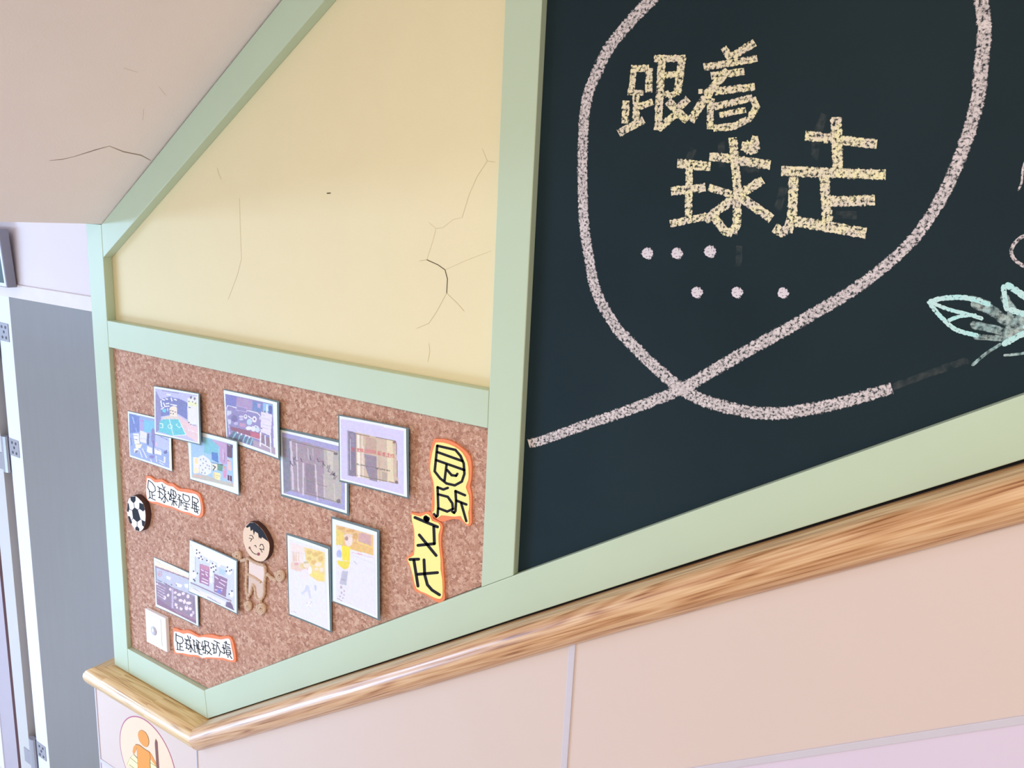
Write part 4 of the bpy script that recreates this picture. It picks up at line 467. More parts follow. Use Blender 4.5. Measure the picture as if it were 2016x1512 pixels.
-4640,-15076,-5828,-16781,-5844],"d":[95,50],"pic":[31,37,964,24,945,962,18,964],"dr":[[[158,172,212],[31,37,964,24,945,962,18,964]],[[132,192,226],[382,
89,963,87,958,249,371,358]],[[122,137,194],[36,46,276,55,262,385,20,482]],[[175,190,230],[99,99,138,246,160,236,120,90]],[[165,180,225],[167,327,188,408,
205,400,185,319]],[[188,193,228],[637,349,956,341,949,617,628,615]],[[236,232,244],[110,460,243,428,250,651,138,680]],[[140,120,140],[122,501,226,485,228,
476,123,492]],[[140,120,140],[128,578,222,575,224,565,131,568]],[[226,221,242],[274,353,441,360,410,598,263,598]],[[175,170,200],[264,532,421,497,421,491,
265,527]],[[205,130,195],[263,150,352,131,353,117,263,137]],[[205,130,195],[340,127,363,166,377,157,354,118]],[[190,160,210],[282,174,298,343,318,336,302,
168]],[[190,160,210],[343,160,330,343,349,339,363,156]],[[142,137,184],[545,278,589,221,635,266,617,638,537,507]],[[112,107,152],[446,378,489,367,480,609,
431,612]],[[238,228,202],[150,677,316,633,268,734,157,765]],[[150,130,100],[180,674,286,646,286,636,181,664]],[[236,232,244],[117,786,224,747,208,860,118,
875]],[[132,132,152],[143,829,200,793,208,850,129,877]],[[236,232,244],[435,640,553,656,548,782,419,770]],[[236,232,244],[606,641,763,643,760,748,602,756]],
[[140,135,175],[612,662,753,665,757,655,616,652]],[[237,182,228],[621,513,663,511,650,590,623,598]],[[112,112,162],[815,656,899,595,897,669,834,697]],[[142,
127,188],[471,833,611,792,576,879,480,879]],[[120,110,160],[568,494,568,791,592,783,591,487]],[[236,232,244],[234,782,297,930,314,920,251,772]],[[236,232,
244],[302,735,408,917,424,906,319,723]],[[236,232,244],[491,915,525,970,540,958,506,903]],[[236,232,244],[625,785,642,931,657,924,640,779]],[[236,232,244],
[697,866,818,888,825,874,705,852]],[[236,232,244],[696,914,816,936,824,922,703,900]],[[110,110,160],[35,576,62,735,78,728,50,569]],[[225,225,240],[822,
748,863,754,849,880,818,881]],[[100,100,150],[751,371,799,372,803,360,755,360]],[[100,100,150],[808,375,849,380,854,368,813,363]],[[100,100,150],[858,377,
914,393,920,381,865,366]]]},"P2":{"S":[-15587,-3945,-13962,-3855,-13992,-4956,-15642,-5048],"B":[-15599,-3931,-13925,-3833,-13944,-4979,-15653,-5067],"d":[45,
0],"pic":[30,39,973,28,962,980,22,963],"dr":[[[194,192,228],[20,26,989,12,972,996,11,974]],[[127,132,184],[139,246,336,162,540,161,641,181,752,217,745,
559,533,479,152,605]],[[152,147,188],[40,71,139,246,152,624,94,920,22,963]],[[150,150,180],[179,65,565,61,567,48,182,51]],[[225,225,240],[286,99,388,102,
367,143,285,137]],[[236,232,244],[140,270,159,412,186,404,167,262]],[[236,232,244],[170,251,244,261,253,236,179,226]],[[236,232,244],[252,223,311,231,320,
207,261,198]],[[236,232,244],[195,313,240,392,264,376,219,297]],[[236,232,244],[266,333,346,308,343,284,263,309]],[[236,232,244],[372,177,395,251,420,240,
398,166]],[[236,232,244],[446,204,509,217,520,193,457,180]],[[236,232,244],[364,323,509,328,516,304,370,298]],[[236,232,244],[157,464,230,408,217,391,144,
448]],[[236,232,244],[234,394,349,363,347,341,232,371]],[[236,232,244],[301,404,300,469,318,466,319,400]],[[122,202,227],[186,447,279,421,257,501,185,504]],
[[240,224,207],[346,400,515,370,521,555,348,550]],[[238,222,205],[515,365,499,393,458,416,407,425,366,417,351,394,368,367,409,344,460,335,500,343]],[[112,
102,112],[390,439,387,447,380,453,371,455,364,452,361,444,364,436,372,430,381,428,388,432]],[[112,102,112],[436,440,433,449,426,455,417,456,410,453,407,
445,410,437,418,431,426,430,434,433]],[[112,102,112],[487,450,484,458,477,464,468,466,461,462,458,455,461,447,468,441,477,439,484,443]],[[112,102,112],
[389,498,386,506,379,512,370,513,363,510,360,503,363,494,370,488,379,487,386,490]],[[112,102,112],[445,497,442,505,435,511,426,513,419,509,416,502,419,
494,427,488,435,486,443,489]],[[224,207,197],[183,618,348,550,552,540,551,587,182,656]],[[230,197,202],[532,516,744,596,978,741,972,978,707,889]],[[112,
197,207],[203,652,551,587,707,880,421,958,94,939,109,727]],[[225,240,240],[328,627,415,964,429,958,342,622]],[[225,240,240],[543,598,697,883,710,875,556,
590]],[[225,240,240],[705,869,417,948,418,961,706,882]],[[225,240,240],[306,780,331,742,320,738,295,776]],[[225,240,240],[321,750,369,735,367,723,319,738]],
[[225,240,240],[357,734,397,763,407,753,367,723]],[[225,240,240],[394,753,381,804,394,804,407,753]],[[225,240,240],[391,794,338,815,340,826,393,805]],[[225,
240,240],[349,815,308,795,300,807,341,826]],[[225,240,240],[314,803,308,770,295,774,301,808]],[[225,240,240],[113,760,187,761,190,749,117,747]],[[225,240,
240],[178,753,176,845,190,842,192,751]],[[225,240,240],[188,834,115,833,112,846,185,847]],[[225,240,240],[510,682,485,720,496,725,521,687]],[[225,240,240],
[485,723,555,769,565,759,495,712]],[[225,240,240],[559,769,606,728,598,720,551,761]],[[230,228,234],[754,125,983,40,975,632,763,629]],[[232,232,192],[763,
179,975,178,974,251,761,271]],[[132,122,142],[858,91,853,109,842,121,828,124,817,115,813,98,818,80,829,68,843,65,854,74]],[[132,122,142],[941,100,936,118,
923,131,908,134,896,125,892,109,897,91,909,78,924,75,936,84]],[[90,85,90],[801,181,799,189,792,194,784,195,777,192,775,186,778,178,784,173,793,171,799,
174]],[[90,85,90],[883,176,881,184,873,190,865,191,858,188,855,181,858,173,865,167,874,165,881,169]],[[90,85,90],[949,192,946,200,939,206,930,207,923,204,
920,197,923,189,930,183,939,181,946,185]],[[110,105,100],[829,295,824,302,809,309,792,312,778,311,772,306,778,299,792,292,810,289,824,290]],[[90,85,90],
[794,606,790,616,781,623,770,625,761,622,758,614,761,604,771,597,782,595,791,598]],[[120,115,120],[833,638,830,644,823,649,814,651,807,649,804,644,807,
638,814,633,823,631,830,633]],[[120,115,120],[862,657,934,632,932,622,860,646]],[[232,202,207],[743,652,975,651,967,988,737,883]],[[240,228,232],[745,767,
963,787,967,774,749,754]],[[225,225,245],[834,482,920,475,921,466,836,473]]]},"P3":{"S":[-14530,-4746,-12798,-4680,-12791,-5824,-14497,-5875],"B":[-14543,
-4733,-12771,-4660,-12771,-5843,-14510,-5893],"d":[95,20],"pic":[66,74,923,71,901,890,36,960],"dr":[[[167,197,230],[4,60,946,65,925,909,25,983]],[[132,
192,207],[338,84,482,77,630,165,621,365,321,390]],[[97,132,192],[478,331,604,316,614,512,471,479]],[[192,162,197],[481,86,804,75,788,480,709,521,635,470,
638,190]],[[215,185,220],[703,213,704,420,725,413,724,206]],[[165,130,170],[740,274,722,467,740,463,758,270]],[[112,87,112],[804,84,917,81,898,341,794,
335]],[[210,205,200],[818,101,869,116,874,107,823,92]],[[228,228,242],[210,494,300,433,422,493,466,573,448,745,346,832,210,833,201,646]],[[150,150,168],
[259,537,256,547,249,555,240,558,234,553,232,544,235,533,242,525,251,523,257,527]],[[150,150,168],[319,511,316,522,308,530,300,532,293,528,291,519,295,
508,302,500,310,498,317,502]],[[150,150,168],[365,545,362,556,355,564,347,566,340,562,338,553,341,542,348,534,357,532,363,536]],[[150,150,168],[304,599,
301,610,294,618,285,620,279,616,277,607,280,596,287,588,296,585,302,590]],[[150,150,168],[391,612,388,623,381,631,372,634,365,629,363,620,367,609,374,601,
382,599,389,603]],[[150,150,168],[426,677,423,688,416,696,407,698,401,694,399,685,402,674,409,666,418,663,424,668]],[[150,150,168],[349,680,345,691,338,
699,330,702,323,698,321,688,324,677,331,669,340,667,346,671]],[[150,150,168],[287,735,284,746,277,755,268,757,262,753,260,743,263,732,270,724,279,722,285,
726]],[[150,150,168],[264,799,261,810,254,818,245,820,239,816,237,807,240,796,247,787,256,785,262,789]],[[150,150,168],[333,788,330,799,323,807,314,810,
308,806,305,796,309,785,316,777,324,775,331,779]],[[150,150,168],[429,620,426,631,419,639,410,641,404,637,402,628,405,617,412,609,421,607,427,611]],[[150,
150,168],[243,663,239,674,232,682,224,684,217,680,215,671,218,660,226,652,234,649,241,654]],[[242,227,217],[91,534,208,513,191,829,81,870]],[[247,222,162],
[129,543,178,540,182,642,122,658]],[[245,225,185],[98,751,186,736,181,832,91,858]],[[112,152,132],[584,539,700,524,684,656,588,658]],[[237,227,202],[477,
560,584,539,568,663,480,689]],[[62,47,52],[484,601,541,618,552,597,496,581]],[[62,47,52],[537,598,478,688,495,695,554,605]],[[62,47,52],[453,545,701,531,
705,517,457,531]],[[242,227,167],[488,715,644,705,628,840,530,861,484,809]],[[225,205,160],[488,715,536,738,530,861,484,809]],[[150,130,110],[573,764,571,
770,566,775,560,777,555,775,554,770,556,764,561,759,567,757,572,759]],[[150,130,110],[617,760,615,766,610,771,604,773,599,771,597,766,599,760,605,755,611,
753,615,755]],[[150,130,110],[576,805,574,811,569,816,563,818,558,816,556,811,559,804,564,800,570,798,575,800]],[[217,152,187],[695,626,783,590,757,772,
689,765]],[[228,193,193],[802,369,859,370,879,579,793,596]],[[120,95,90],[800,409,848,415,853,404,805,397]],[[205,160,165],[709,530,776,529,774,593,706,
604]],[[92,62,87],[789,688,876,680,871,808,785,790]],[[235,205,220],[779,698,775,796,785,793,789,695]],[[235,205,220],[776,797,881,801,885,791,779,787]],
[[235,205,220],[823,685,823,790,833,786,832,682]],[[192,187,177],[70,883,346,832,637,846,909,805,915,903,26,973]],[[215,180,165],[70,883,267,855,245,909,
67,932]],[[210,210,225],[929,81,904,858,930,850,953,74]]]},"P4":{"S":[-13260,-3674,-11555,-3643,-11552,-4777,-13217,-4752],"B":[-13269,-3654,-11503,-3611,
-11516,-4807,-13230,-4778],"d":[95,10],"pic":[26,69,919,52,946,953,18,933],"dr":[[[152,142,187],[7,53,938,38,965,975,6,958]],[[132,132,192],[36,77,239,
73,218,284,34,288]],[[177,152,192],[238,83,536,72,528,265,230,252]],[[122,142,192],[535,82,729,72,714,254,528,265]],[[195,170,205],[632,106,690,101,677,
188,629,182]],[[152,192,227],[739,70,918,61,914,236,734,230]],[[235,238,245],[799,78,800,245,821,239,820,72]],[[105,110,170],[843,90,909,82,905,229,839,
229]],[[240,240,246],[926,52,917,895,950,882,958,43]],[[236,232,244],[40,344,73,286,61,282,28,340]],[[236,232,244],[59,295,229,294,233,279,63,281]],[[200,
185,215],[215,259,431,256,434,246,218,249]],[[200,185,215],[425,249,412,326,421,324,435,248]],[[200,185,215],[421,317,214,329,212,340,418,328]],[[200,185,
215],[220,336,225,250,214,253,210,338]],[[236,232,244],[422,301,627,295,631,279,427,284]],[[236,232,244],[617,292,670,330,681,317,629,278]],[[236,232,244],
[665,320,663,395,678,391,681,316]],[[215,210,235],[30,337,64,860,76,855,42,333]],[[205,205,235],[98,424,91,456,74,479,55,484,40,469,36,440,43,408,60,386,
79,381,94,396]],[[205,205,235],[126,407,121,432,112,449,102,452,94,439,93,415,97,391,106,374,116,371,124,384]],[[205,205,235],[110,595,102,627,85,650,66,
656,51,641,47,612,54,579,71,556,91,551,105,566]],[[228,225,242],[428,408,420,436,402,457,380,463,363,451,357,427,365,398,384,377,406,372,423,383]],[[236,
230,240],[607,407,597,445,574,473,546,481,524,466,517,432,527,394,550,366,578,358,599,374]],[[195,212,236],[517,481,506,520,478,550,446,559,420,544,412,
511,424,471,451,442,483,433,508,448]],[[232,230,240],[503,603,491,630,461,653,425,664,396,658,385,638,398,611,428,587,464,577,493,583]],[[226,226,240],
[583,589,573,623,548,651,518,660,495,647,487,618,497,583,522,556,552,547,575,559]],[[205,215,235],[662,584,652,616,628,641,598,650,575,640,566,613,577,
581,601,556,631,547,654,558]],[[205,200,228],[357,427,348,442,325,456,296,464,273,462,265,451,275,436,298,422,327,414,349,416]],[[205,200,228],[355,477,
346,491,322,505,294,513,271,512,263,502,272,488,296,474,324,466,347,467]],[[190,185,215],[243,588,235,608,213,626,188,633,167,627,160,611,169,591,191,574,
216,567,236,572]],[[130,120,165],[238,499,224,544,191,579,153,589,123,572,113,532,127,487,160,452,198,442,228,460]],[[150,135,160],[582,414,577,431,567,
444,555,447,545,440,542,425,546,408,557,395,569,392,578,399]],[[120,110,150],[407,403,404,416,397,425,388,427,381,422,379,411,382,399,390,389,399,387,405,
392]],[[236,232,244],[434,401,510,435,522,416,446,382]],[[236,232,244],[559,543,636,553,644,535,567,525]],[[152,102,122],[94,691,662,652,648,765,101,762]],
[[195,110,130],[472,672,662,662,648,765,479,760]],[[192,152,182],[275,569,387,547,384,628,261,639]],[[112,122,147],[142,771,518,797,513,930,40,927]],[[152,
197,217],[187,779,112,914,130,920,204,784]],[[152,197,217],[267,787,216,921,235,922,286,788]],[[152,197,217],[359,789,308,922,327,923,378,790]],[[152,197,
217],[429,797,379,935,398,936,448,798]],[[152,197,217],[500,795,450,942,470,942,519,795]],[[238,236,244],[239,768,235,781,228,791,219,793,212,788,209,777,
213,763,221,754,230,751,236,756]],[[238,236,244],[315,775,312,788,304,798,295,801,288,795,286,784,289,771,297,761,306,759,313,764]],[[238,236,244],[396,
775,393,788,386,798,377,801,370,796,368,784,371,771,378,762,387,759,394,764]],[[238,236,244],[467,783,464,796,456,806,447,809,441,804,438,793,442,780,449,
770,458,767,465,772]],[[177,157,177],[517,818,968,829,965,975,512,940]],[[235,215,225],[363,780,649,780,652,769,366,769]],[[228,218,238],[695,240,905,239,
867,635,673,620]],[[190,180,205],[710,295,876,296,877,290,712,289]],[[190,180,205],[709,352,874,352,876,347,710,346]],[[190,180,205],[707,410,873,409,875,
403,709,404]],[[190,180,205],[705,468,872,466,873,460,707,461]],[[190,180,205],[703,526,870,523,872,517,705,520]],[[105,95,115],[709,546,706,553,699,560,
690,562,683,560,681,554,684,546,691,540,699,538,706,540]],[[105,95,115],[779,217,777,226,771,232,764,234,758,231,756,224,759,215,764,209,772,207,777,210]],
[[105,95,115],[837,211,834,220,828,226,821,228,816,225,814,217,816,209,822,203,829,201,835,204]],[[236,232,244],[662,627,642,910,664,904,684,621]],[[236,
232,244],[751,658,745,844,763,838,769,653]],[[236,232,244],[846,636,848,956,870,948,868,629]],[[236,232,244],[649,839,851,880,859,864,657,822]],[[150,125,
135],[701,650,740,656,736,814,681,813]],[[150,125,135],[779,673,837,673,832,849,774,840]]]},"P5":{"S":[-11586,-4213,-9754,-4154,-9752,-5499,-11567,-5547],
"B":[-11617,-4171,-9720,-4105,-9704,-5535,-11601,-5599],"d":[97,60],"pic":[31,34,970,51,971,959,33,975],"dr":[[[167,162,207],[16,17,989,46,990,973,11,997]],
[[137,134,152],[40,98,192,103,175,887,39,968]],[[165,148,160],[161,97,698,125,693,893,142,907]],[[150,132,146],[382,420,525,414,520,852,396,867]],[[187,
177,172],[668,132,922,119,922,884,662,892]],[[205,195,185],[708,152,806,148,805,451,726,353]],[[208,193,208],[147,143,168,889,204,877,182,134]],[[212,198,
212],[243,156,261,889,280,883,262,151]],[[210,196,210],[337,425,332,923,358,915,362,419]],[[208,193,200],[524,399,549,942,572,934,547,393]],[[205,190,195],
[652,517,660,866,676,861,668,513]],[[190,178,190],[416,186,425,354,445,348,437,180]],[[185,170,185],[491,170,499,334,513,330,505,166]],[[205,195,190],[807,
585,816,870,830,865,821,581]],[[130,110,120],[178,137,826,146,828,140,180,130]],[[120,105,112],[172,891,913,873,914,865,174,884]],[[120,105,112],[907,559,
908,872,915,870,914,557]],[[84,66,82],[141,460,185,515,194,507,150,452]],[[84,66,82],[159,441,146,501,156,500,169,440]],[[84,66,82],[185,375,221,484,231,
479,195,370]],[[84,66,82],[230,356,211,401,220,403,239,358]],[[84,66,82],[211,403,257,426,263,416,218,394]],[[84,66,82],[310,366,327,417,337,412,320,360]],
[[84,66,82],[450,291,466,362,476,358,460,286]],[[84,66,82],[562,299,577,355,587,350,571,294]],[[84,66,82],[581,356,621,334,618,325,578,347]],[[84,66,82],
[626,330,679,390,687,382,635,322]],[[84,66,82],[657,318,646,405,656,404,667,317]],[[84,66,82],[722,365,705,418,715,419,732,366]],[[84,66,82],[752,352,720,
456,730,457,761,353]],[[84,66,82],[722,459,754,462,757,452,725,449]],[[84,66,82],[802,429,758,502,766,506,810,432]],[[84,66,82],[828,449,788,492,794,498,
834,455]],[[84,66,82],[790,499,832,488,832,478,790,489]],[[84,66,82],[826,480,799,546,808,548,835,482]],[[84,66,82],[856,476,814,548,822,552,864,480]],
[[84,66,82],[786,491,829,447,823,440,780,485]],[[122,107,117],[909,843,903,865,887,882,867,888,852,880,846,862,852,840,868,823,887,817,903,825]],[[122,
107,117],[875,160,868,174,851,186,829,191,812,188,805,177,812,163,829,151,851,145,868,149]],[[140,125,135],[386,687,482,682,483,675,388,680]],[[140,125,
135],[561,690,715,688,716,681,562,683]]]},"P6":{"S":[-9937,-3638,-8312,-3573,-8262,-4809,-9920,-4873],"B":[-9973,-3615,-8258,-3552,-8228,-4831,-9941,-4910],
"d":[53,5],"pic":[19,37,963,26,950,972,20,971],"dr":[[[212,205,240],[5,19,982,13,968,985,5,994]],[[240,240,248],[5,19,982,13,981,36,4,44]],[[180,172,205],
[117,197,141,197,139,898,114,899]],[[207,184,164],[136,203,859,208,874,838,134,894]],[[137,127,147],[136,203,254,209,246,887,134,894]],[[150,138,160],[165,
227,229,224,232,440,168,433]],[[205,200,215],[165,324,163,801,171,799,173,322]],[[240,230,220],[266,226,271,892,314,881,309,217]],[[225,208,195],[336,235,
338,891,368,884,365,228]],[[152,137,152],[381,505,564,502,564,885,454,884,389,697]],[[195,165,150],[404,238,567,242,564,483,382,495]],[[190,170,160],[584,
513,599,880,614,876,599,509]],[[226,210,180],[718,219,803,220,809,832,720,826]],[[185,165,150],[637,714,712,715,711,838,635,838]],[[112,92,87],[251,228,
846,215,847,207,252,220]],[[112,92,87],[841,211,856,249,863,245,848,207]],[[112,92,87],[855,245,864,836,871,834,862,243]],[[112,92,87],[870,829,260,855,
258,863,868,837]],[[150,110,100],[850,229,845,241,833,250,818,254,806,249,802,239,806,227,819,218,834,214,846,219]],[[130,105,100],[873,810,869,826,857,
838,844,841,833,835,828,822,833,806,844,795,858,791,869,797]],[[205,92,95],[184,458,233,458,235,449,186,449]],[[205,92,95],[189,480,232,480,234,471,191,
471]],[[205,92,95],[205,444,205,501,213,499,214,442]],[[205,92,95],[184,503,232,502,234,493,186,494]],[[205,92,95],[183,453,183,501,191,500,192,451]],[[205,
92,95],[268,450,313,450,314,441,269,441]],[[205,92,95],[271,470,312,470,314,461,273,461]],[[205,92,95],[287,436,286,490,295,488,296,434]],[[205,92,95],
[267,492,312,491,314,482,269,483]],[[205,92,95],[266,445,266,490,275,488,275,443]],[[205,92,95],[321,444,369,443,371,434,323,435]],[[205,92,95],[325,465,
369,465,371,456,327,456]],[[205,92,95],[342,429,341,486,350,484,350,427]],[[205,92,95],[321,488,368,487,370,478,322,479]],[[205,92,95],[320,438,319,486,
328,484,329,436]],[[205,92,95],[581,430,630,429,632,420,582,421]],[[205,92,95],[585,452,630,452,632,443,587,443]],[[205,92,95],[602,415,601,474,610,472,
611,413]],[[205,92,95],[580,476,630,475,631,466,582,467]],[[205,92,95],[579,424,579,475,587,473,588,422]],[[205,92,95],[652,428,699,427,701,418,653,420]],
[[205,92,95],[656,449,699,449,701,440,658,441]],[[205,92,95],[672,413,671,470,680,469,681,412]],[[205,92,95],[651,472,699,471,700,462,653,464]],[[205,92,
95],[650,423,650,471,658,469,659,421]],[[205,92,95],[713,429,759,427,761,419,715,420]],[[205,92,95],[717,449,759,449,761,440,719,440]],[[205,92,95],[733,
414,732,470,741,468,741,412]],[[205,92,95],[712,472,759,470,760,461,714,463]],[[205,92,95],[712,423,711,470,720,468,720,421]],[[205,92,95],[774,424,821,
423,823,414,776,415]],[[205,92,95],[778,445,821,445,823,436,780,436]],[[205,92,95],[794,409,794,466,802,464,803,407]],[[205,92,95],[773,468,820,466,822,
458,775,459]],[[205,92,95],[773,419,772,467,780,465,781,417]],[[205,140,135],[382,427,565,415,564,464,382,485]],[[88,74,84],[276,686,274,694,270,700,265,
701,262,697,260,690,262,682,266,676,270,675,274,679]],[[88,74,84],[301,685,299,693,295,699,291,700,287,696,285,689,287,681,291,676,296,675,300,678]],[[88,
74,84],[326,685,325,693,321,698,316,699,312,695,311,688,312,681,316,675,321,674,325,678]],[[88,74,84],[351,684,350,692,346,697,341,698,337,695,336,688,
337,680,341,674,346,673,350,677]],[[88,74,84],[376,683,375,691,371,696,366,697,362,694,361,687,363,679,366,673,371,672,375,676]],[[120,106,116],[405,681,
404,687,401,692,396,693,393,690,392,685,393,678,397,674,401,673,404,676]],[[120,106,116],[430,679,429,685,426,690,421,691,418,688,417,682,418,676,422,672,
426,671,429,674]],[[120,106,116],[455,677,454,683,451,688,446,689,443,686,442,680,443,674,447,670,451,669,454,672]],[[120,106,116],[480,675,479,681,476,
686,471,687,468,684,467,678,468,672,472,668,476,667,479,670]],[[120,106,116],[505,673,504,679,500,683,496,684,493,682,492,676,493,670,497,666,501,665,504,
668]],[[120,106,116],[530,671,529,677,525,681,521,682,518,680,517,674,518,668,521,664,526,663,529,666]],[[84,70,80],[560,678,558,686,554,692,549,693,546,
689,544,681,546,673,550,667,554,666,558,670]],[[84,70,80],[584,677,583,685,579,691,574,692,570,688,569,680,571,672,574,666,579,665,583,669]],[[84,70,80],
[609,676,607,684,603,690,599,691,595,687,594,680,595,671,599,666,604,664,608,668]],[[84,70,80],[634,675,632,683,628,689,623,690,620,686,618,679,620,671,
624,665,628,664,632,668]],[[84,70,80],[658,674,657,683,653,688,648,689,644,686,643,678,644,670,648,664,653,663,657,667]],[[84,70,80],[683,673,681,682,677,
687,673,689,669,685,667,677,669,669,673,663,678,662,681,666]],[[84,70,80],[707,673,706,681,702,687,697,688,693,684,692,676,694,668,697,662,702,661,706,
665]],[[84,70,80],[731,672,730,680,726,686,721,687,718,683,716,675,718,667,722,662,726,660,730,664]],[[84,70,80],[756,671,754,679,750,685,746,686,742,682,
741,675,742,666,746,661,751,660,755,663]]]},"P7":{"S":[-16008,-8160,-14343,-8154,-14371,-9370,-16039,-9432],"B":[-16025,-8150,-14315,-8131,-14345,-9393,
-16054,-9453],"d":[95,55],"pic":[21,55,940,45,956,976,32,944],"dr":[[[152,132,152],[-8,45,971,32,980,998,1,967]],[[237,222,202],[15,57,971,32,970,86,23,
165]],[[162,132,142],[12,182,808,127,818,103,22,159]],[[162,132,142],[797,128,958,113,967,89,806,104]],[[192,192,208],[28,189,969,118,960,407,429,444,22,
466]],[[150,150,170],[28,189,57,188,52,455,22,466]],[[208,122,132],[126,233,173,239,179,227,133,221]],[[208,122,132],[167,233,172,284,184,278,179,227]],
[[208,122,132],[175,274,133,337,142,340,184,277]],[[208,122,132],[145,330,93,327,87,339,139,342]],[[208,122,132],[99,333,94,276,82,282,87,338]],[[208,122,
132],[90,286,138,227,130,223,82,282]],[[190,110,120],[144,276,141,287,134,296,125,299,118,296,116,287,119,276,126,267,135,263,142,267]],[[236,232,244],
[292,255,388,259,373,317,289,319]],[[236,232,244],[507,317,654,300,627,374,516,387]],[[236,232,244],[704,258,804,228,789,319,715,317]],[[120,120,135],[420,
394,416,404,406,414,394,419,384,417,381,410,385,399,395,390,407,385,417,387]],[[130,130,145],[534,359,531,372,522,382,511,386,503,383,500,373,503,360,512,
350,523,345,531,349]],[[120,105,130],[58,442,178,435,185,418,64,426]],[[130,110,135],[215,439,379,464,391,443,227,418]],[[217,192,208],[58,531,251,543,
257,530,65,518]],[[217,192,208],[56,585,239,600,246,587,63,572]],[[217,192,208],[54,639,228,658,235,645,61,626]],[[217,192,208],[52,693,217,716,224,703,
59,680]],[[217,192,208],[49,747,205,774,213,761,57,734]],[[236,216,234],[397,499,390,520,375,538,356,546,341,540,336,524,342,502,358,484,377,477,392,482]],
[[236,216,234],[343,638,337,659,321,677,302,685,287,679,282,662,289,641,305,623,323,615,338,621]],[[236,216,234],[259,725,252,754,234,778,213,786,197,776,
191,752,199,723,216,699,238,691,254,701]],[[236,216,234],[524,512,516,530,497,548,475,557,456,555,450,542,458,523,476,506,499,496,517,499]],[[236,216,234],
[622,515,612,537,586,559,556,572,531,570,522,555,533,532,558,510,588,498,613,499]],[[236,216,234],[710,457,702,479,683,499,660,508,641,504,635,488,643,
466,662,447,685,437,703,441]],[[236,216,234],[821,465,813,493,794,516,770,526,752,518,746,496,754,467,773,444,796,434,815,442]],[[236,216,234],[508,625,
501,646,485,665,466,672,451,667,446,650,453,628,468,610,488,603,503,608]],[[236,216,234],[658,617,647,640,620,663,588,676,562,675,553,660,564,637,590,614,
623,601,648,602]],[[236,216,234],[730,609,721,641,702,666,679,676,661,666,654,640,663,608,682,583,705,573,723,583]],[[236,216,234],[528,756,520,781,501,
803,478,812,460,806,453,786,461,761,480,740,503,730,521,737]],[[236,216,234],[855,589,842,613,810,638,771,654,740,656,729,641,741,617,773,593,812,576,843,
575]],[[236,216,234],[538,816,532,834,520,849,504,855,492,851,488,837,493,819,506,804,522,797,534,802]],[[236,216,234],[649,792,641,817,622,839,599,848,
581,842,574,823,582,797,602,776,625,766,643,773]],[[236,216,234],[782,716,773,751,750,780,723,791,701,781,694,752,703,717,726,688,753,677,775,687]],[[236,
216,234],[864,703,856,725,836,745,813,755,794,751,788,735,795,713,815,693,838,683,857,687]],[[236,216,234],[925,752,919,780,906,801,890,808,878,797,874,
774,879,746,893,725,908,718,921,729]],[[236,216,234],[879,825,872,847,856,866,836,874,821,869,815,852,822,830,838,812,858,804,873,809]],[[236,216,234],
[79,508,74,522,62,535,47,541,35,537,31,527,36,512,49,500,64,494,75,497]],[[120,95,120],[489,638,486,649,480,658,472,661,466,657,464,648,467,637,473,628,
481,625,487,629]],[[120,95,120],[226,728,223,737,217,745,209,748,203,745,201,737,204,727,210,719,218,716,224,720]],[[120,95,120],[561,571,558,579,550,586,
541,590,534,589,531,583,534,576,542,569,551,565,558,566]],[[120,95,120],[681,597,678,607,671,615,664,618,658,615,656,607,658,597,665,589,672,586,678,589]],
[[120,95,120],[752,696,749,706,742,714,735,717,729,714,726,707,729,697,736,688,743,685,749,688]],[[120,95,120],[515,729,513,736,507,742,500,745,495,744,
493,738,495,731,501,725,508,722,513,723]],[[120,95,120],[638,770,635,777,629,784,621,787,615,786,613,780,615,773,622,766,629,763,636,764]],[[120,95,120],
[365,533,363,539,357,545,349,548,343,547,341,543,344,537,350,531,357,528,363,529]],[[197,177,202],[404,475,443,470,428,883,383,890]],[[147,112,137],[43,
810,389,888,946,872,968,992,26,957]],[[165,130,150],[413,889,947,861,945,905,534,936]],[[120,110,130],[904,439,905,838,915,834,914,434]]]},"P8":{"S":[-14536,
-7314,-12898,-7334,-12945,-8561,-14645,-8587],"B":[-14553,-7297,-12866,-7303,-12911,-8590,-14662,-8610],"d":[47,5],"pic":[17,36,948,34,964,974,27,969],
"dr":[[[207,210,230],[-11,26,977,21,987,995,5,998]],[[242,234,220],[0,32,977,32,948,170,652,211,115,178]],[[228,228,240],[6,72,127,184,135,759,24,804]],
[[165,155,175],[122,184,131,773,140,769,131,180]],[[180,200,230],[641,279,779,273,757,386,641,383]],[[167,117,152],[225,366,435,343,427,732,219,735]],[[200,
140,165],[242,370,424,348,413,436,243,453]],[[152,117,152],[533,428,814,424,781,789,530,782]],[[236,216,234],[246,479,305,485,315,466,255,460]],[[236,216,
234],[331,481,402,487,411,468,340,462]],[[236,216,234],[259,558,312,561,321,541,267,539]],[[236,216,234],[347,517,386,555,402,539,362,501]],[[236,216,234],
[271,637,404,637,412,618,279,617]],[[236,216,234],[261,698,405,699,413,680,268,679]],[[236,216,234],[541,492,611,515,623,496,553,473]],[[236,216,234],[668,
503,785,508,795,489,677,483]],[[236,216,234],[633,563,756,588,767,569,644,544]],[[236,216,234],[566,670,713,658,719,639,573,651]],[[236,216,234],[547,753,
704,697,706,679,548,735]],[[130,130,202],[693,713,684,741,659,767,628,780,603,776,593,756,603,727,628,702,659,689,684,693]],[[240,238,244],[234,172,223,
214,192,250,154,265,123,255,110,222,122,180,152,145,190,129,222,140]],[[240,238,244],[303,229,294,261,268,288,237,301,211,294,201,270,211,239,236,211,267,
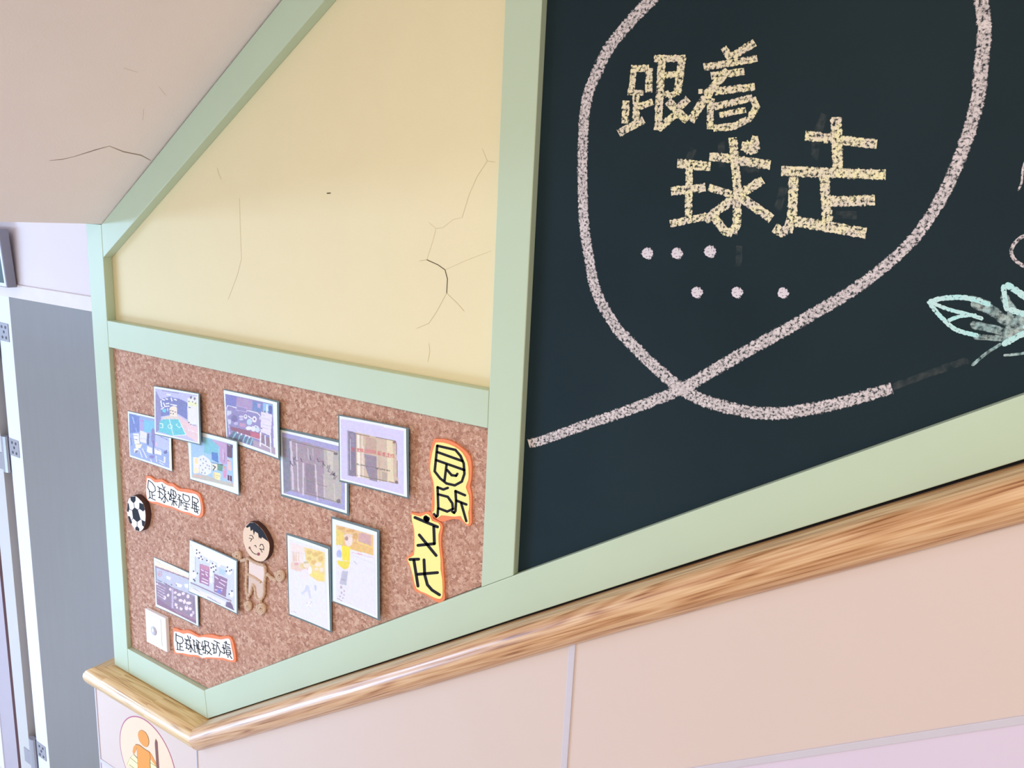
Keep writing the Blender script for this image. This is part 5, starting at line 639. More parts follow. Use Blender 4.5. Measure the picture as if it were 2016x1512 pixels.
198,293,205]],[[240,238,244],[434,228,428,255,411,278,390,286,373,278,366,256,372,229,389,206,410,198,427,206]],[[240,238,244],[574,286,561,343,526,390,
482,408,447,391,433,344,446,286,481,239,525,221,560,239]],[[240,238,244],[664,217,657,244,640,267,619,275,601,267,595,246,601,218,618,196,640,187,657,195]],
[[240,238,244],[916,214,903,272,870,318,828,336,795,318,782,272,794,214,828,168,870,150,904,168]],[[240,238,244],[161,613,152,653,127,686,96,699,71,686,
61,653,70,613,94,580,125,567,151,580]],[[240,238,244],[942,658,933,698,910,730,881,743,858,730,849,698,858,658,881,626,910,613,933,626]],[[240,238,244],
[504,451,498,490,481,520,460,528,443,513,436,479,442,439,459,410,480,401,498,417]],[[240,238,244],[503,576,497,615,482,644,462,652,446,636,440,602,445,
563,461,534,481,526,497,542]],[[66,56,76],[171,123,168,135,160,145,149,149,141,146,137,137,140,125,149,115,159,111,168,114]],[[66,56,76],[172,189,169,201,
161,211,150,215,142,212,138,203,141,191,150,181,160,177,169,180]],[[66,56,76],[232,154,228,166,220,176,210,180,201,177,198,168,201,156,209,146,220,142,
228,145]],[[66,56,76],[224,261,221,273,212,283,202,287,193,284,190,275,193,263,202,253,212,249,221,252]],[[66,56,76],[269,216,266,228,257,238,247,243,238,
239,235,230,238,218,246,208,257,204,265,207]],[[66,56,76],[294,254,291,266,283,275,272,280,264,277,260,268,263,256,272,246,282,241,291,245]],[[66,56,76],
[514,247,511,259,503,269,492,274,483,271,480,262,483,250,492,240,502,235,511,238]],[[66,56,76],[532,308,529,320,520,330,510,335,501,332,498,323,501,311,
509,301,520,296,529,299]],[[66,56,76],[580,273,577,285,568,295,558,299,549,296,546,287,549,275,557,265,568,261,577,264]],[[66,56,76],[584,344,581,356,572,
366,561,371,553,368,550,359,553,347,561,337,572,332,580,335]],[[66,56,76],[544,392,541,404,532,414,522,418,513,416,510,407,513,395,521,385,532,380,541,
383]],[[66,56,76],[486,343,483,355,475,365,464,369,456,366,452,357,455,345,464,335,475,331,483,334]],[[66,56,76],[831,188,828,200,819,210,809,215,800,212,
797,203,800,191,809,181,819,176,828,179]],[[66,56,76],[878,236,875,248,866,258,855,263,846,260,843,251,846,239,855,229,866,224,875,227]],[[66,56,76],[808,
271,805,283,796,293,786,297,777,295,774,286,777,274,786,264,796,259,805,262]],[[66,56,76],[913,206,910,217,901,228,890,232,881,229,878,220,881,209,890,
198,901,194,910,197]],[[66,56,76],[110,560,107,572,98,582,88,586,80,583,76,574,79,562,88,552,98,548,106,551]],[[66,56,76],[118,719,115,731,106,740,96,745,
88,742,84,733,87,721,96,711,106,707,114,710]],[[66,56,76],[138,737,135,748,127,758,117,762,108,759,105,750,108,739,116,729,126,725,135,728]],[[66,56,76],
[194,568,191,580,183,589,172,594,164,591,161,581,164,570,172,560,182,556,191,559]],[[66,56,76],[867,691,863,702,855,712,844,717,835,714,832,705,835,694,
844,684,855,679,863,682]],[[66,56,76],[924,604,921,616,912,626,902,631,893,628,890,619,893,607,902,597,912,593,921,595]],[[66,56,76],[394,239,391,251,383,
261,372,265,363,262,360,253,363,241,372,231,382,227,391,230]],[[152,132,152],[22,830,485,832,498,801,35,799]],[[152,132,152],[471,832,884,832,898,800,484,
801]],[[230,224,240],[59,883,781,876,741,969,27,974]],[[112,102,132],[100,896,99,902,95,907,90,908,86,907,85,902,86,896,90,891,95,889,99,891]],[[112,102,
132],[125,898,123,904,120,909,115,911,111,909,109,904,111,898,115,893,119,891,123,893]],[[112,102,132],[149,900,148,906,144,911,139,913,135,912,134,907,
135,901,139,896,144,894,148,896]],[[112,102,132],[174,903,173,909,169,914,164,916,160,914,158,909,160,903,164,898,169,896,172,898]],[[112,102,132],[199,
905,197,911,193,916,189,918,185,916,183,911,184,905,188,900,193,898,197,900]],[[112,102,132],[223,907,222,913,218,918,213,920,209,919,208,914,209,908,213,
903,218,901,222,902]],[[112,102,132],[416,943,414,950,410,956,404,959,400,956,398,951,399,943,404,937,409,935,414,937]],[[112,102,132],[441,945,439,953,
434,959,429,961,424,959,423,953,424,946,429,940,434,937,439,940]],[[112,102,132],[465,948,464,955,459,961,454,964,449,961,447,955,449,948,453,942,459,940,
464,942]],[[112,102,132],[490,950,489,958,484,964,479,966,474,964,472,958,474,951,478,945,484,942,488,944]],[[112,102,132],[515,953,513,960,509,966,503,
968,499,966,497,960,499,953,503,947,509,945,513,947]],[[112,102,132],[540,955,538,962,534,968,528,971,524,968,522,963,524,955,528,949,534,947,538,949]],
[[112,102,132],[565,957,563,965,559,971,553,973,549,971,547,965,549,958,553,952,559,949,563,951]],[[112,102,132],[590,960,588,967,584,973,578,975,574,973,
572,967,573,960,578,954,584,952,588,954]],[[112,102,132],[615,962,613,969,609,975,603,977,598,975,597,969,598,962,603,956,609,954,613,956]],[[112,102,132],
[640,964,638,971,634,977,628,980,623,977,622,972,623,964,628,958,634,956,638,958]],[[112,102,132],[665,966,663,973,659,979,653,982,648,980,647,974,648,
966,653,960,659,958,663,960]],[[122,102,132],[792,871,895,832,953,969,770,972]],[[205,185,170],[841,815,925,897,939,883,854,802]]]},"P9":{"S":[-11417,-6382,
-10232,-6340,-10189,-8055,-11386,-8103],"B":[-11453,-6346,-10168,-6282,-10144,-8089,-11414,-8145],"d":[95,50],"pic":[50,42,928,32,937,996,9,984],"dr":[[[230,
228,240],[25,28,964,26,973,1006,-28,1001]],[[237,220,216],[84,73,430,68,382,301,57,414]],[[222,192,168],[129,189,123,309,144,305,151,186]],[[222,192,168],
[165,183,159,303,180,299,186,179]],[[222,192,168],[201,177,194,297,216,293,222,173]],[[222,192,168],[263,166,257,286,279,282,285,162]],[[225,205,205],[82,
194,391,168,394,161,85,187]],[[237,210,138],[411,80,918,52,901,416,731,441,519,411,595,316,439,228]],[[224,188,112],[605,109,590,127,554,143,510,151,475,
148,462,134,476,116,512,100,557,92,592,95]],[[224,188,112],[783,103,765,122,720,140,664,150,620,148,604,136,621,117,667,99,722,89,766,91]],[[224,188,112],
[888,136,873,160,837,180,792,188,757,182,744,163,759,140,795,120,840,112,875,118]],[[224,188,112],[706,215,692,233,656,250,611,258,576,255,563,241,577,
223,614,206,658,198,693,201]],[[224,188,112],[583,193,572,211,545,225,511,231,485,226,476,212,487,195,514,180,547,174,574,179]],[[224,188,112],[855,72,
841,85,805,98,761,106,725,106,712,98,726,85,762,72,806,64,842,64]],[[240,222,200],[831,218,813,237,767,255,712,266,668,264,651,252,669,233,714,214,770,
204,814,205]],[[240,222,200],[882,270,871,288,843,303,810,309,783,304,774,291,785,273,812,258,846,252,872,256]],[[240,222,200],[756,285,746,298,718,309,
685,316,658,314,649,306,659,293,687,281,720,275,747,277]],[[230,202,190],[79,328,509,260,540,344,306,405,57,414]],[[226,205,150],[471,303,453,327,407,349,
352,359,308,354,292,335,310,311,355,290,411,280,455,285]],[[220,170,165],[257,315,247,327,219,339,186,344,160,343,150,334,161,321,188,310,221,304,248,306]],
[[242,218,122],[575,355,906,327,902,407,555,413]],[[236,220,205],[543,281,527,300,486,318,436,328,396,324,382,310,398,290,439,272,489,263,529,266]],[[200,
185,150],[509,251,497,262,465,273,426,280,395,280,384,274,396,263,428,252,466,245,498,245]],[[234,224,242],[520,393,498,434,442,467,376,480,323,467,305,
433,327,391,382,358,449,346,501,359]],[[240,236,238],[587,335,577,363,552,384,524,390,501,378,493,353,504,324,528,304,557,298,579,310]],[[207,207,234],
[436,542,388,628,443,626,491,539]],[[207,207,234],[414,605,299,672,334,688,449,620]],[[210,210,236],[445,556,507,703,563,685,502,539]],[[196,201,236],[639,
504,693,502,686,566,645,566]],[[236,234,242],[561,763,547,785,512,804,469,813,436,808,424,791,438,769,472,750,515,741,548,746]],[[200,195,215],[464,769,
461,775,452,779,442,781,434,780,431,776,435,770,443,766,453,764,461,765]],[[200,195,215],[545,762,541,767,533,772,523,774,515,773,512,768,515,763,524,758,
534,756,542,758]],[[200,195,215],[507,801,504,807,495,811,485,813,477,812,475,808,478,802,486,798,496,796,504,797]],[[200,195,215],[573,733,569,739,561,
743,551,746,543,744,540,740,544,735,552,730,562,728,570,729]],[[190,185,205],[40,958,172,954,177,946,45,950]],[[215,212,225],[938,38,949,987,963,983,953,
35]]]},"P10":{"S":[-10116,-5685,-8943,-5636,-8911,-7346,-10099,-7382],"B":[-10150,-5648,-8892,-5587,-8857,-7377,-10134,-7411],"d":[45,0],"pic":[87,57,948,
44,958,973,72,967],"dr":[[[230,227,242],[52,43,999,35,1008,989,36,993]],[[230,192,134],[87,57,923,49,921,281,413,299,205,288,83,299]],[[216,170,108],[295,
71,278,84,235,98,181,106,137,106,121,98,138,84,181,71,235,63,279,62]],[[216,170,108],[520,62,500,76,448,91,384,101,332,103,312,96,332,82,384,67,449,56,
501,55]],[[216,170,108],[589,114,575,138,540,157,498,164,463,157,450,137,464,114,499,95,541,88,576,95]],[[216,170,108],[570,208,557,221,522,234,479,241,
445,240,432,232,445,219,480,206,523,199,557,200]],[[216,170,108],[862,220,842,234,791,250,727,261,675,264,656,257,676,243,727,227,791,216,842,213]],[[234,
208,112],[86,103,268,139,231,274,83,299]],[[207,167,164],[589,69,863,59,862,184,588,187]],[[230,188,118],[415,216,913,193,912,273,413,299]],[[240,205,120],
[539,193,915,202,927,183,551,174]],[[237,218,214],[458,191,441,231,397,262,344,271,300,255,284,220,302,179,345,148,399,140,442,156]],[[228,208,194],[462,
131,442,148,388,166,321,176,267,176,247,166,268,148,322,131,388,120,442,120]],[[170,140,130],[358,180,350,197,331,210,307,214,288,207,281,192,289,175,308,
162,332,158,351,165]],[[243,225,62],[205,288,405,273,394,440,220,462]],[[237,217,82],[94,484,220,471,394,440,358,530,253,569,131,533]],[[177,187,227],[210,
389,199,421,169,445,132,451,102,438,91,409,103,377,133,354,170,347,200,361]],[[236,236,244],[185,449,175,463,148,475,116,481,90,478,80,467,90,454,117,442,
149,436,175,439]],[[190,188,207],[218,588,349,573,303,753,154,758]],[[150,150,175],[193,693,287,695,292,687,198,685]],[[188,172,192],[217,854,213,863,203,
871,189,873,179,870,175,862,179,852,190,845,203,842,213,846]],[[188,172,192],[270,873,265,880,255,885,242,888,231,886,227,882,231,875,242,870,255,867,266,
869]],[[188,172,192],[185,909,180,915,168,921,153,924,140,923,136,919,140,912,153,906,168,903,180,904]],[[188,172,192],[276,824,272,831,263,837,252,839,
244,836,240,831,244,823,253,817,264,815,272,818]],[[188,172,192],[255,912,250,917,238,922,223,925,210,925,206,922,211,916,223,911,238,908,250,908]],[[188,
172,192],[213,789,208,801,196,810,181,813,168,809,164,799,169,787,181,777,196,775,209,779]],[[226,200,210],[424,338,931,310,935,301,428,328]],[[222,150,
160],[561,321,674,321,681,309,567,310]],[[220,215,222],[458,368,912,376,918,367,464,359]],[[200,195,205],[470,428,542,457,558,447,485,418]],[[170,160,180],
[92,951,212,964,219,956,99,943]],[[212,210,222],[950,51,959,975,973,972,964,49]]]}}}

# ---------------------------------------------------------------- materials
def lin(c):
    return tuple((v / 255 / 12.92) if v / 255 <= 0.04045 else ((v / 255 + 0.055) / 1.055) ** 2.4 for v in c)
def nodes(name):
    mt = bpy.data.materials.new(name); mt.use_nodes = True
    nt = mt.node_tree; return mt, nt, nt.nodes['Principled BSDF']
def pm(name, rgb, rough=0.6, var=0.06, scale=30, bump=0.0, bscale=200, coat=0.0, spec=0.5, stretch=None):
    mt, nt, bs = nodes(name)
    tc = nt.nodes.new('ShaderNodeTexCoord'); mp = nt.nodes.new('ShaderNodeMapping'); nt.links.new(tc.outputs['Object'], mp.inputs[0])
    if stretch: mp.inputs['Scale'].default_value = stretch
    nz = nt.nodes.new('ShaderNodeTexNoise'); nz.inputs['Scale'].default_value = scale; nz.inputs['Detail'].default_value = 5
    nt.links.new(mp.outputs[0], nz.inputs['Vector'])
    mx = nt.nodes.new('ShaderNodeMix'); mx.data_type = 'RGBA'
    c = lin(rgb)
    mx.inputs[6].default_value = tuple(max(0, v * (1 - var)) for v in c) + (1,)
    mx.inputs[7].default_value = tuple(min(1, v * (1 + var)) for v in c) + (1,)
    nt.links.new(nz.outputs['Fac'], mx.inputs[0]); nt.links.new(mx.outputs[2], bs.inputs['Base Color'])
    bs.inputs['Roughness'].default_value = rough; bs.inputs['Coat Weight'].default_value = coat
    bs.inputs['Specular IOR Level'].default_value = spec
    if bump:
        n2 = nt.nodes.new('ShaderNodeTexNoise'); n2.inputs['Scale'].default_value = bscale; n2.inputs['Detail'].default_value = 4
        nt.links.new(mp.outputs[0], n2.inputs['Vector'])
        bp = nt.nodes.new('ShaderNodeBump'); bp.inputs['Strength'].default_value = bump; bp.inputs['Distance'].default_value = 0.001
        nt.links.new(n2.outputs['Fac'], bp.inputs['Height']); nt.links.new(bp.outputs[0], bs.inputs['Normal'])
    return mt
def ramp(nt, stops):
    r = nt.nodes.new('ShaderNodeValToRGB'); cr = r.color_ramp
    while len(cr.elements) < len(stops): cr.elements.new(0.5)
    for e, (p, c) in zip(cr.elements, stops): e.position = p; e.color = tuple(lin(c)) + (1,)
    return r

M = {}
M['yellow'] = pm('yellow_plaster', (232, 219, 180), 0.75, 0.02, 14, 0.25, 260)
M['green'] = pm('green_gloss_paint', (190, 207, 183), 0.42, 0.03, 9, 0.12, 60, spec=0.4)
M['soffit'] = pm('soffit_plaster', (243, 229, 227), 0.85, 0.035, 7, 0.3, 300)
M['white_wall'] = pm('white_wall_paint', (229, 215, 214), 0.8, 0.02, 8, 0.15, 200)
M['panel'] = pm('wainscot_cream_pink', (216, 197, 190), 0.45, 0.02, 5, 0.06, 260)
M['panel_low'] = pm('wainscot_lilac', (217, 203, 224), 0.45, 0.02, 5, 0.06, 260)
M['strip'] = pm('white_joint_strip', (204, 198, 210), 0.4, 0.03, 40)
M['floor'] = pm('landing_floor', (226, 218, 210), 0.5, 0.08, 6)
M['door'] = pm('grey_door_laminate', (126, 121, 119), 0.45, 0.06, 3, 0.1, 40, stretch=(14, 14, 1.5))
M['door_white'] = pm('white_door_edge', (226, 224, 236), 0.4, 0.02, 10)
M['header'] = pm('pale_stone_header', (226, 212, 206), 0.5, 0.06, 22)
M['jamb'] = pm('offwhite_jamb', (196, 190, 186), 0.6, 0.03, 12)
M['jamb_pink'] = pm('pinkish_jamb', (178, 166, 174), 0.6, 0.03, 12)
M['seal'] = pm('dark_red_seal', (66, 6, 20), 0.5, 0.1, 30)
M['dark'] = pm('dark_shade_fill', (30, 24, 24), 0.9, 0.1, 10)  # near-black colour standing for shade in the joints and door recess
M['brown_in'] = pm('brown_grey_inside', (110, 98, 90), 0.8, 0.08, 8)
M['steel'] = pm('dull_steel', (160, 158, 166), 0.4, 0.05, 80); M['steel'].node_tree.nodes['Principled BSDF'].inputs['Metallic'].default_value = 0.25
M['screw'] = pm('dark_screw', (70, 66, 76), 0.5, 0.1, 80)
M['signgrey'] = pm('grey_sign_casing', (140, 138, 150), 0.5, 0.04, 40)
M['signwhite'] = pm('white_sign_bezel', (222, 224, 236), 0.4, 0.02, 40)
M['signgreen'] = pm('deep_green_sign', (50, 84, 92), 0.35, 0.05, 30)
M['crack'] = pm('plaster_crack', (96, 82, 62), 0.9, 0.2, 200)
M['crack_fine'] = pm('hairline_crack', (186, 168, 126), 0.9, 0.2, 200)
M['crack2'] = pm('soffit_crack', (150, 130, 116), 0.9, 0.2, 200)
M['card'] = pm('grey_green_card', (92, 108, 108), 0.6, 0.05, 60)
M['sheet'] = pm('white_laminated_paper', (232, 237, 238), 0.5, 0.01, 40, spec=0.2)
M['orange'] = pm('orange_foam', (238, 136, 88), 0.7, 0.05, 60)
M['labelwhite'] = pm('white_label_paper', (244, 243, 240), 0.6, 0.01, 40)
M['labelyellow'] = pm('yellow_label_paper', (248, 238, 146), 0.6, 0.02, 30)
M['ink'] = pm('black_marker_ink', (32, 27, 34), 0.6, 0.1, 60, spec=0.12)
M['bark'] = pm('dark_bark', (74, 46, 40), 0.8, 0.35, 60, 0.6, 120)
M['ballwhite'] = pm('white_paint_on_wood', (240, 226, 222), 0.6, 0.04, 60)
M['ballblack'] = pm('black_paint_on_wood', (30, 28, 38), 0.6, 0.1, 80, spec=0.12)
M['cheek'] = pm('red_paint', (140, 28, 40), 0.6, 0.1, 60)
M['rope'] = pm('jute_twine', (212, 180, 154), 0.9, 0.25, 500, 0.8, 700)
M['shirt'] = pm('pale_pink_card', (232, 212, 206), 0.8, 0.04, 50)
M['pants'] = pm('beige_card', (216, 190, 176), 0.8, 0.06, 60)
M['switch'] = pm('white_switch_plastic', (240, 240, 244), 0.35, 0.01, 40)
M['dome'] = pm('frosted_sensor_dome', (196, 196, 216), 0.2, 0.04, 60, coat=0.3)
M['stpeach'] = pm('sticker_peach', (240, 210, 182), 0.5, 0.05, 14)
M['stpink'] = pm('sticker_rose_line', (178, 92, 128), 0.5, 0.08, 40)
M['storange'] = pm('sticker_orange', (246, 150, 44), 0.5, 0.03, 20)
M['stline'] = pm('sticker_outline', (120, 92, 40), 0.5, 0.05, 30)
M['stbrown'] = pm('sticker_brown', (118, 60, 50), 0.5, 0.05, 30)
M['styellow'] = pm('sticker_pale_yellow', (250, 244, 178), 0.5, 0.06, 30)
M['grey_mark'] = pm('door_grey_mark', (108, 108, 112), 0.6, 0.15, 60)

def board_mat():
    mt, nt, bs = nodes('chalkboard_green_black')
    tc = nt.nodes.new('ShaderNodeTexCoord'); nz = nt.nodes.new('ShaderNodeTexNoise'); nz.inputs['Scale'].default_value = 3.5; nz.inputs['Detail'].default_value = 7
    nt.links.new(tc.outputs['Object'], nz.inputs['Vector'])
    r = ramp(nt, [(0.3, (28, 42, 49)), (0.7, (34, 49, 56))]); nt.links.new(nz.outputs['Fac'], r.inputs[0]); nt.links.new(r.outputs[0], bs.inputs['Base Color'])
    bs.inputs['Roughness'].default_value = 0.60; bs.inputs['Specular IOR Level'].default_value = 0.08
    n2 = nt.nodes.new('ShaderNodeTexNoise'); n2.inputs['Scale'].default_value = 500; nt.links.new(tc.outputs['Object'], n2.inputs['Vector'])
    bp = nt.nodes.new('ShaderNodeBump'); bp.inputs['Strength'].default_value = 0.1; bp.inputs['Distance'].default_value = 0.0005
    nt.links.new(n2.outputs['Fac'], bp.inputs['Height']); nt.links.new(bp.outputs[0], bs.inputs['Normal'])
    return mt
M['board'] = board_mat()

def cork_mat():
    mt, nt, bs = nodes('cork'); L = nt.links
    tc = nt.nodes.new('ShaderNodeTexCoord')
    wn = nt.nodes.new('ShaderNodeTexNoise'); wn.inputs['Scale'].default_value = 120; wn.inputs['Detail'].default_value = 3; L.new(tc.outputs['Object'], wn.inputs['Vector'])
    ad = nt.nodes.new('ShaderNodeMix'); ad.data_type = 'RGBA'; ad.blend_type = 'LINEAR_LIGHT'; ad.inputs[0].default_value = 0.006
    L.new(tc.outputs['Object'], ad.inputs[6]); L.new(wn.outputs['Color'], ad.inputs[7])
    vo = nt.nodes.new('ShaderNodeTexVoronoi'); vo.inputs['Scale'].default_value = 175; L.new(ad.outputs[2], vo.inputs['Vector'])
    sp = nt.nodes.new('ShaderNodeSeparateColor'); L.new(vo.outputs['Color'], sp.inputs[0])
    r = ramp(nt, [(0.0, (167, 119, 101)), (0.22, (184, 136, 115)), (0.5, (195, 149, 128)), (0.8, (205, 162, 141)), (1.0, (218, 182, 161))])
    L.new(sp.outputs[0], r.inputs[0])
    n2 = nt.nodes.new('ShaderNodeTexNoise'); n2.inputs['Scale'].default_value = 420; n2.inputs['Detail'].default_value = 4; L.new(tc.outputs['Object'], n2.inputs['Vector'])
    r2 = ramp(nt, [(0.34, (92, 56, 48)), (0.44, (255, 255, 255))]); L.new(n2.outputs['Fac'], r2.inputs[0])
    mu = nt.nodes.new('ShaderNodeMix'); mu.data_type = 'RGBA'; mu.blend_type = 'MULTIPLY'; mu.inputs[0].default_value = 0.55
    L.new(r.outputs[0], mu.inputs[6]); L.new(r2.outputs[0], mu.inputs[7]); L.new(mu.outputs[2], bs.inputs['Base Color'])
    bs.inputs['Roughness'].default_value = 0.9
    bp = nt.nodes.new('ShaderNodeBump'); bp.inputs['Strength'].default_value = 0.6; bp.inputs['Distance'].default_value = 0.001
    L.new(n2.outputs['Fac'], bp.inputs['Height']); L.new(bp.outputs[0], bs.inputs['Normal'])
    return mt
M['cork'] = cork_mat()

def wood_mat(name, stops, gloss=0.22):
    mt, nt, bs = nodes(name); L = nt.links
    uv = nt.nodes.new('ShaderNodeUVMap'); uv.uv_map = 'UVMap'
    n0 = nt.nodes.new('ShaderNodeTexNoise'); n0.inputs['Scale'].default_value = 1.0; n0.inputs['Detail'].default_value = 2
    mp0 = nt.nodes.new('ShaderNodeMapping'); mp0.inputs['Scale'].default_value = (1.6, 30, 1); L.new(uv.outputs[0], mp0.inputs[0]); L.new(mp0.outputs[0], n0.inputs['Vector'])
    ml = nt.nodes.new('ShaderNodeMath'); ml.operation = 'MULTIPLY'; ml.inputs[1].default_value = 60; L.new(n0.outputs['Fac'], ml.inputs[0])
    sn = nt.nodes.new('ShaderNodeMath'); sn.operation = 'SINE'; L.new(ml.outputs[0], sn.inputs[0])
    n1 = nt.nodes.new('ShaderNodeTexNoise'); n1.inputs['Scale'].default_value = 1.0; n1.inputs['Detail'].default_value = 4
    mp1 = nt.nodes.new('ShaderNodeMapping'); mp1.inputs['Scale'].default_value = (9, 380, 1); L.new(uv.outputs[0], mp1.inputs[0]); L.new(mp1.outputs[0], n1.inputs['Vector'])
    a = nt.nodes.new('ShaderNodeMath'); a.operation = 'MULTIPLY_ADD'; a.inputs[1].default_value = 0.10; a.inputs[2].default_value = 0.24; L.new(sn.outputs[0], a.inputs[0])
    b = nt.nodes.new('ShaderNodeMath'); b.operation = 'MULTIPLY_ADD'; b.inputs[1].default_value = 0.62; L.new(n1.outputs['Fac'], b.inputs[0]); L.new(a.outputs[0], b.inputs[2])
    r = ramp(nt, stops); L.new(b.outputs[0], r.inputs[0]); L.new(r.outputs[0], bs.inputs['Base Color'])
    bs.inputs['Roughness'].default_value = 0.42; bs.inputs['Coat Weight'].default_value = 0.7; bs.inputs['Coat Roughness'].default_value = gloss
    return mt
M['rail_slope'] = wood_mat('varnished_pine', [(0.36, (142, 88, 48)), (0.46, (188, 136, 90)), (0.58, (206, 160, 116)), (0.74, (224, 186, 144))])
M['rail_landing'] = wood_mat('varnished_oak', [(0.34, (150, 104, 52)), (0.45, (206, 164, 102)), (0.60, (224, 188, 130)), (0.80, (238, 210, 160))])

def slice_mat():
    mt, nt, bs = nodes('sawn_wood_slice'); L = nt.links
    tc = nt.nodes.new('ShaderNodeTexCoord'); wv = nt.nodes.new('ShaderNodeTexWave'); wv.wave_type = 'RINGS'; wv.rings_direction = 'Y'
    wv.inputs['Scale'].default_value = 110; wv.inputs['Distortion'].default_value = 1.2; wv.inputs['Detail Scale'].default_value = 0.6
    mp = nt.nodes.new('ShaderNodeMapping'); mp.inputs['Location'].default_value = (-0.004, 0, -0.030); L.new(tc.outputs['Object'], mp.inputs[0]); L.new(mp.outputs[0], wv.inputs['Vector'])
    r = ramp(nt, [(0.0, (222, 190, 162)), (0.6, (236, 208, 182)), (1.0, (240, 214, 190))]); L.new(wv.outputs['Fac'], r.inputs[0]); L.new(r.outputs[0], bs.inputs['Base Color'])
    bs.inputs['Roughness'].default_value = 0.7
    return mt
M['slice'] = slice_mat()

def chalk_mat(name, c1, c2, lo_, hard=14.0, opacity=1.0, scale=330):
    mt, nt, bs = nodes(name); L = nt.links; out = nt.nodes['Material Output']
    tc = nt.nodes.new('ShaderNodeTexCoord'); uv = nt.nodes.new('ShaderNodeUVMap'); uv.uv_map = 'UVMap'
    nz = nt.nodes.new('ShaderNodeTexNoise'); nz.inputs['Scale'].default_value = scale; nz.inputs['Detail'].default_value = 5; nz.inputs['Roughness'].default_value = 0.65
    L.new(tc.outputs['Object'], nz.inputs['Vector'])
    n2 = nt.nodes.new('ShaderNodeTexNoise'); n2.inputs['Scale'].default_value = 60; n2.inputs['Detail'].default_value = 3; L.new(tc.outputs['Object'], n2.inputs['Vector'])
    mx = nt.nodes.new('ShaderNodeMix'); mx.data_type = 'RGBA'; mx.inputs[6].default_value = lin(c1) + (1,); mx.inputs[7].default_value = lin(c2) + (1,)
    rr = nt.nodes.new('ShaderNodeMapRange'); rr.inputs[1].default_value = 0.35; rr.inputs[2].default_value = 0.65; L.new(n2.outputs['Fac'], rr.inputs[0]); L.new(rr.outputs[0], mx.inputs[0])
    L.new(mx.outputs[2], bs.inputs['Base Color']); bs.inputs['Roughness'].default_value = 0.95; bs.inputs['Specular IOR Level'].default_value = 0.1
    sx = nt.nodes.new('ShaderNodeSeparateXYZ'); L.new(uv.outputs[0], sx.inputs[0])
    e0 = nt.nodes.new('ShaderNodeMath'); e0.operation = 'SUBTRACT'; e0.inputs[1].default_value = 0.5; L.new(sx.outputs[1], e0.inputs[0])
    e1 = nt.nodes.new('ShaderNodeMath'); e1.operation = 'ABSOLUTE'; L.new(e0.outputs[0], e1.inputs[0])
    e2 = nt.nodes.new('ShaderNodeMapRange'); e2.inputs[1].default_value = 0.37; e2.inputs[2].default_value = 0.5; e2.inputs[3].default_value = lo_; e2.inputs[4].default_value = lo_ + 0.20; L.new(e1.outputs[0], e2.inputs[0])
    s1 = nt.nodes.new('ShaderNodeMath'); s1.operation = 'SUBTRACT'; L.new(nz.outputs['Fac'], s1.inputs[0]); L.new(e2.outputs[0], s1.inputs[1])
    s2 = nt.nodes.new('ShaderNodeMath'); s2.operation = 'MULTIPLY'; s2.inputs[1].default_value = hard; s2.use_clamp = True; L.new(s1.outputs[0], s2.inputs[0])
    s3 = nt.nodes.new('ShaderNodeMath'); s3.operation = 'MULTIPLY'; s3.inputs[1].default_value = opacity; L.new(s2.outputs[0], s3.inputs[0])
    tr = nt.nodes.new('ShaderNodeBsdfTransparent'); ms = nt.nodes.new('ShaderNodeMixShader')
    L.new(s3.outputs[0], ms.inputs[0]); L.new(tr.outputs[0], ms.inputs[1]); L.new(bs.outputs[0], ms.inputs[2]); L.new(ms.outputs[0], out.inputs[0])
    return mt
M['ch_yellow'] = chalk_mat('yellow_chalk', (238, 230, 186), (222, 210, 196), 0.40, 9.0, 1.0, 240)
M['ch_white'] = chalk_mat('white_chalk', (220, 210, 214), (198, 190, 194), 0.385, 7.0, 1.0, 260)
M['ch_dot'] = chalk_mat('white_chalk_dot', (224, 216, 226), (206, 198, 208), 0.38)
M['ch_ghost'] = chalk_mat('rubbed_out_chalk', (150, 150, 140), (140, 140, 140), 0.40, 4.0, 0.16, 90)
M['ch_cyan'] = chalk_mat('pale_blue_chalk', (176, 228, 232), (196, 226, 228), 0.36)
M['ch_grey'] = chalk_mat('smudged_blue_chalk', (168, 204, 208), (192, 208, 206), 0.36, 4.0, 0.85, 150)

def print_mat():
    mt, nt, bs = nodes('photo_print')
    at = nt.nodes.new('ShaderNodeVertexColor'); at.layer_name = 'Col'; nt.links.new(at.outputs[0], bs.inputs['Base Color'])
    bs.inputs['Roughness'].default_value = 0.5; bs.inputs['Specular IOR Level'].default_value = 0.12
    return mt
M['print'] = print_mat()

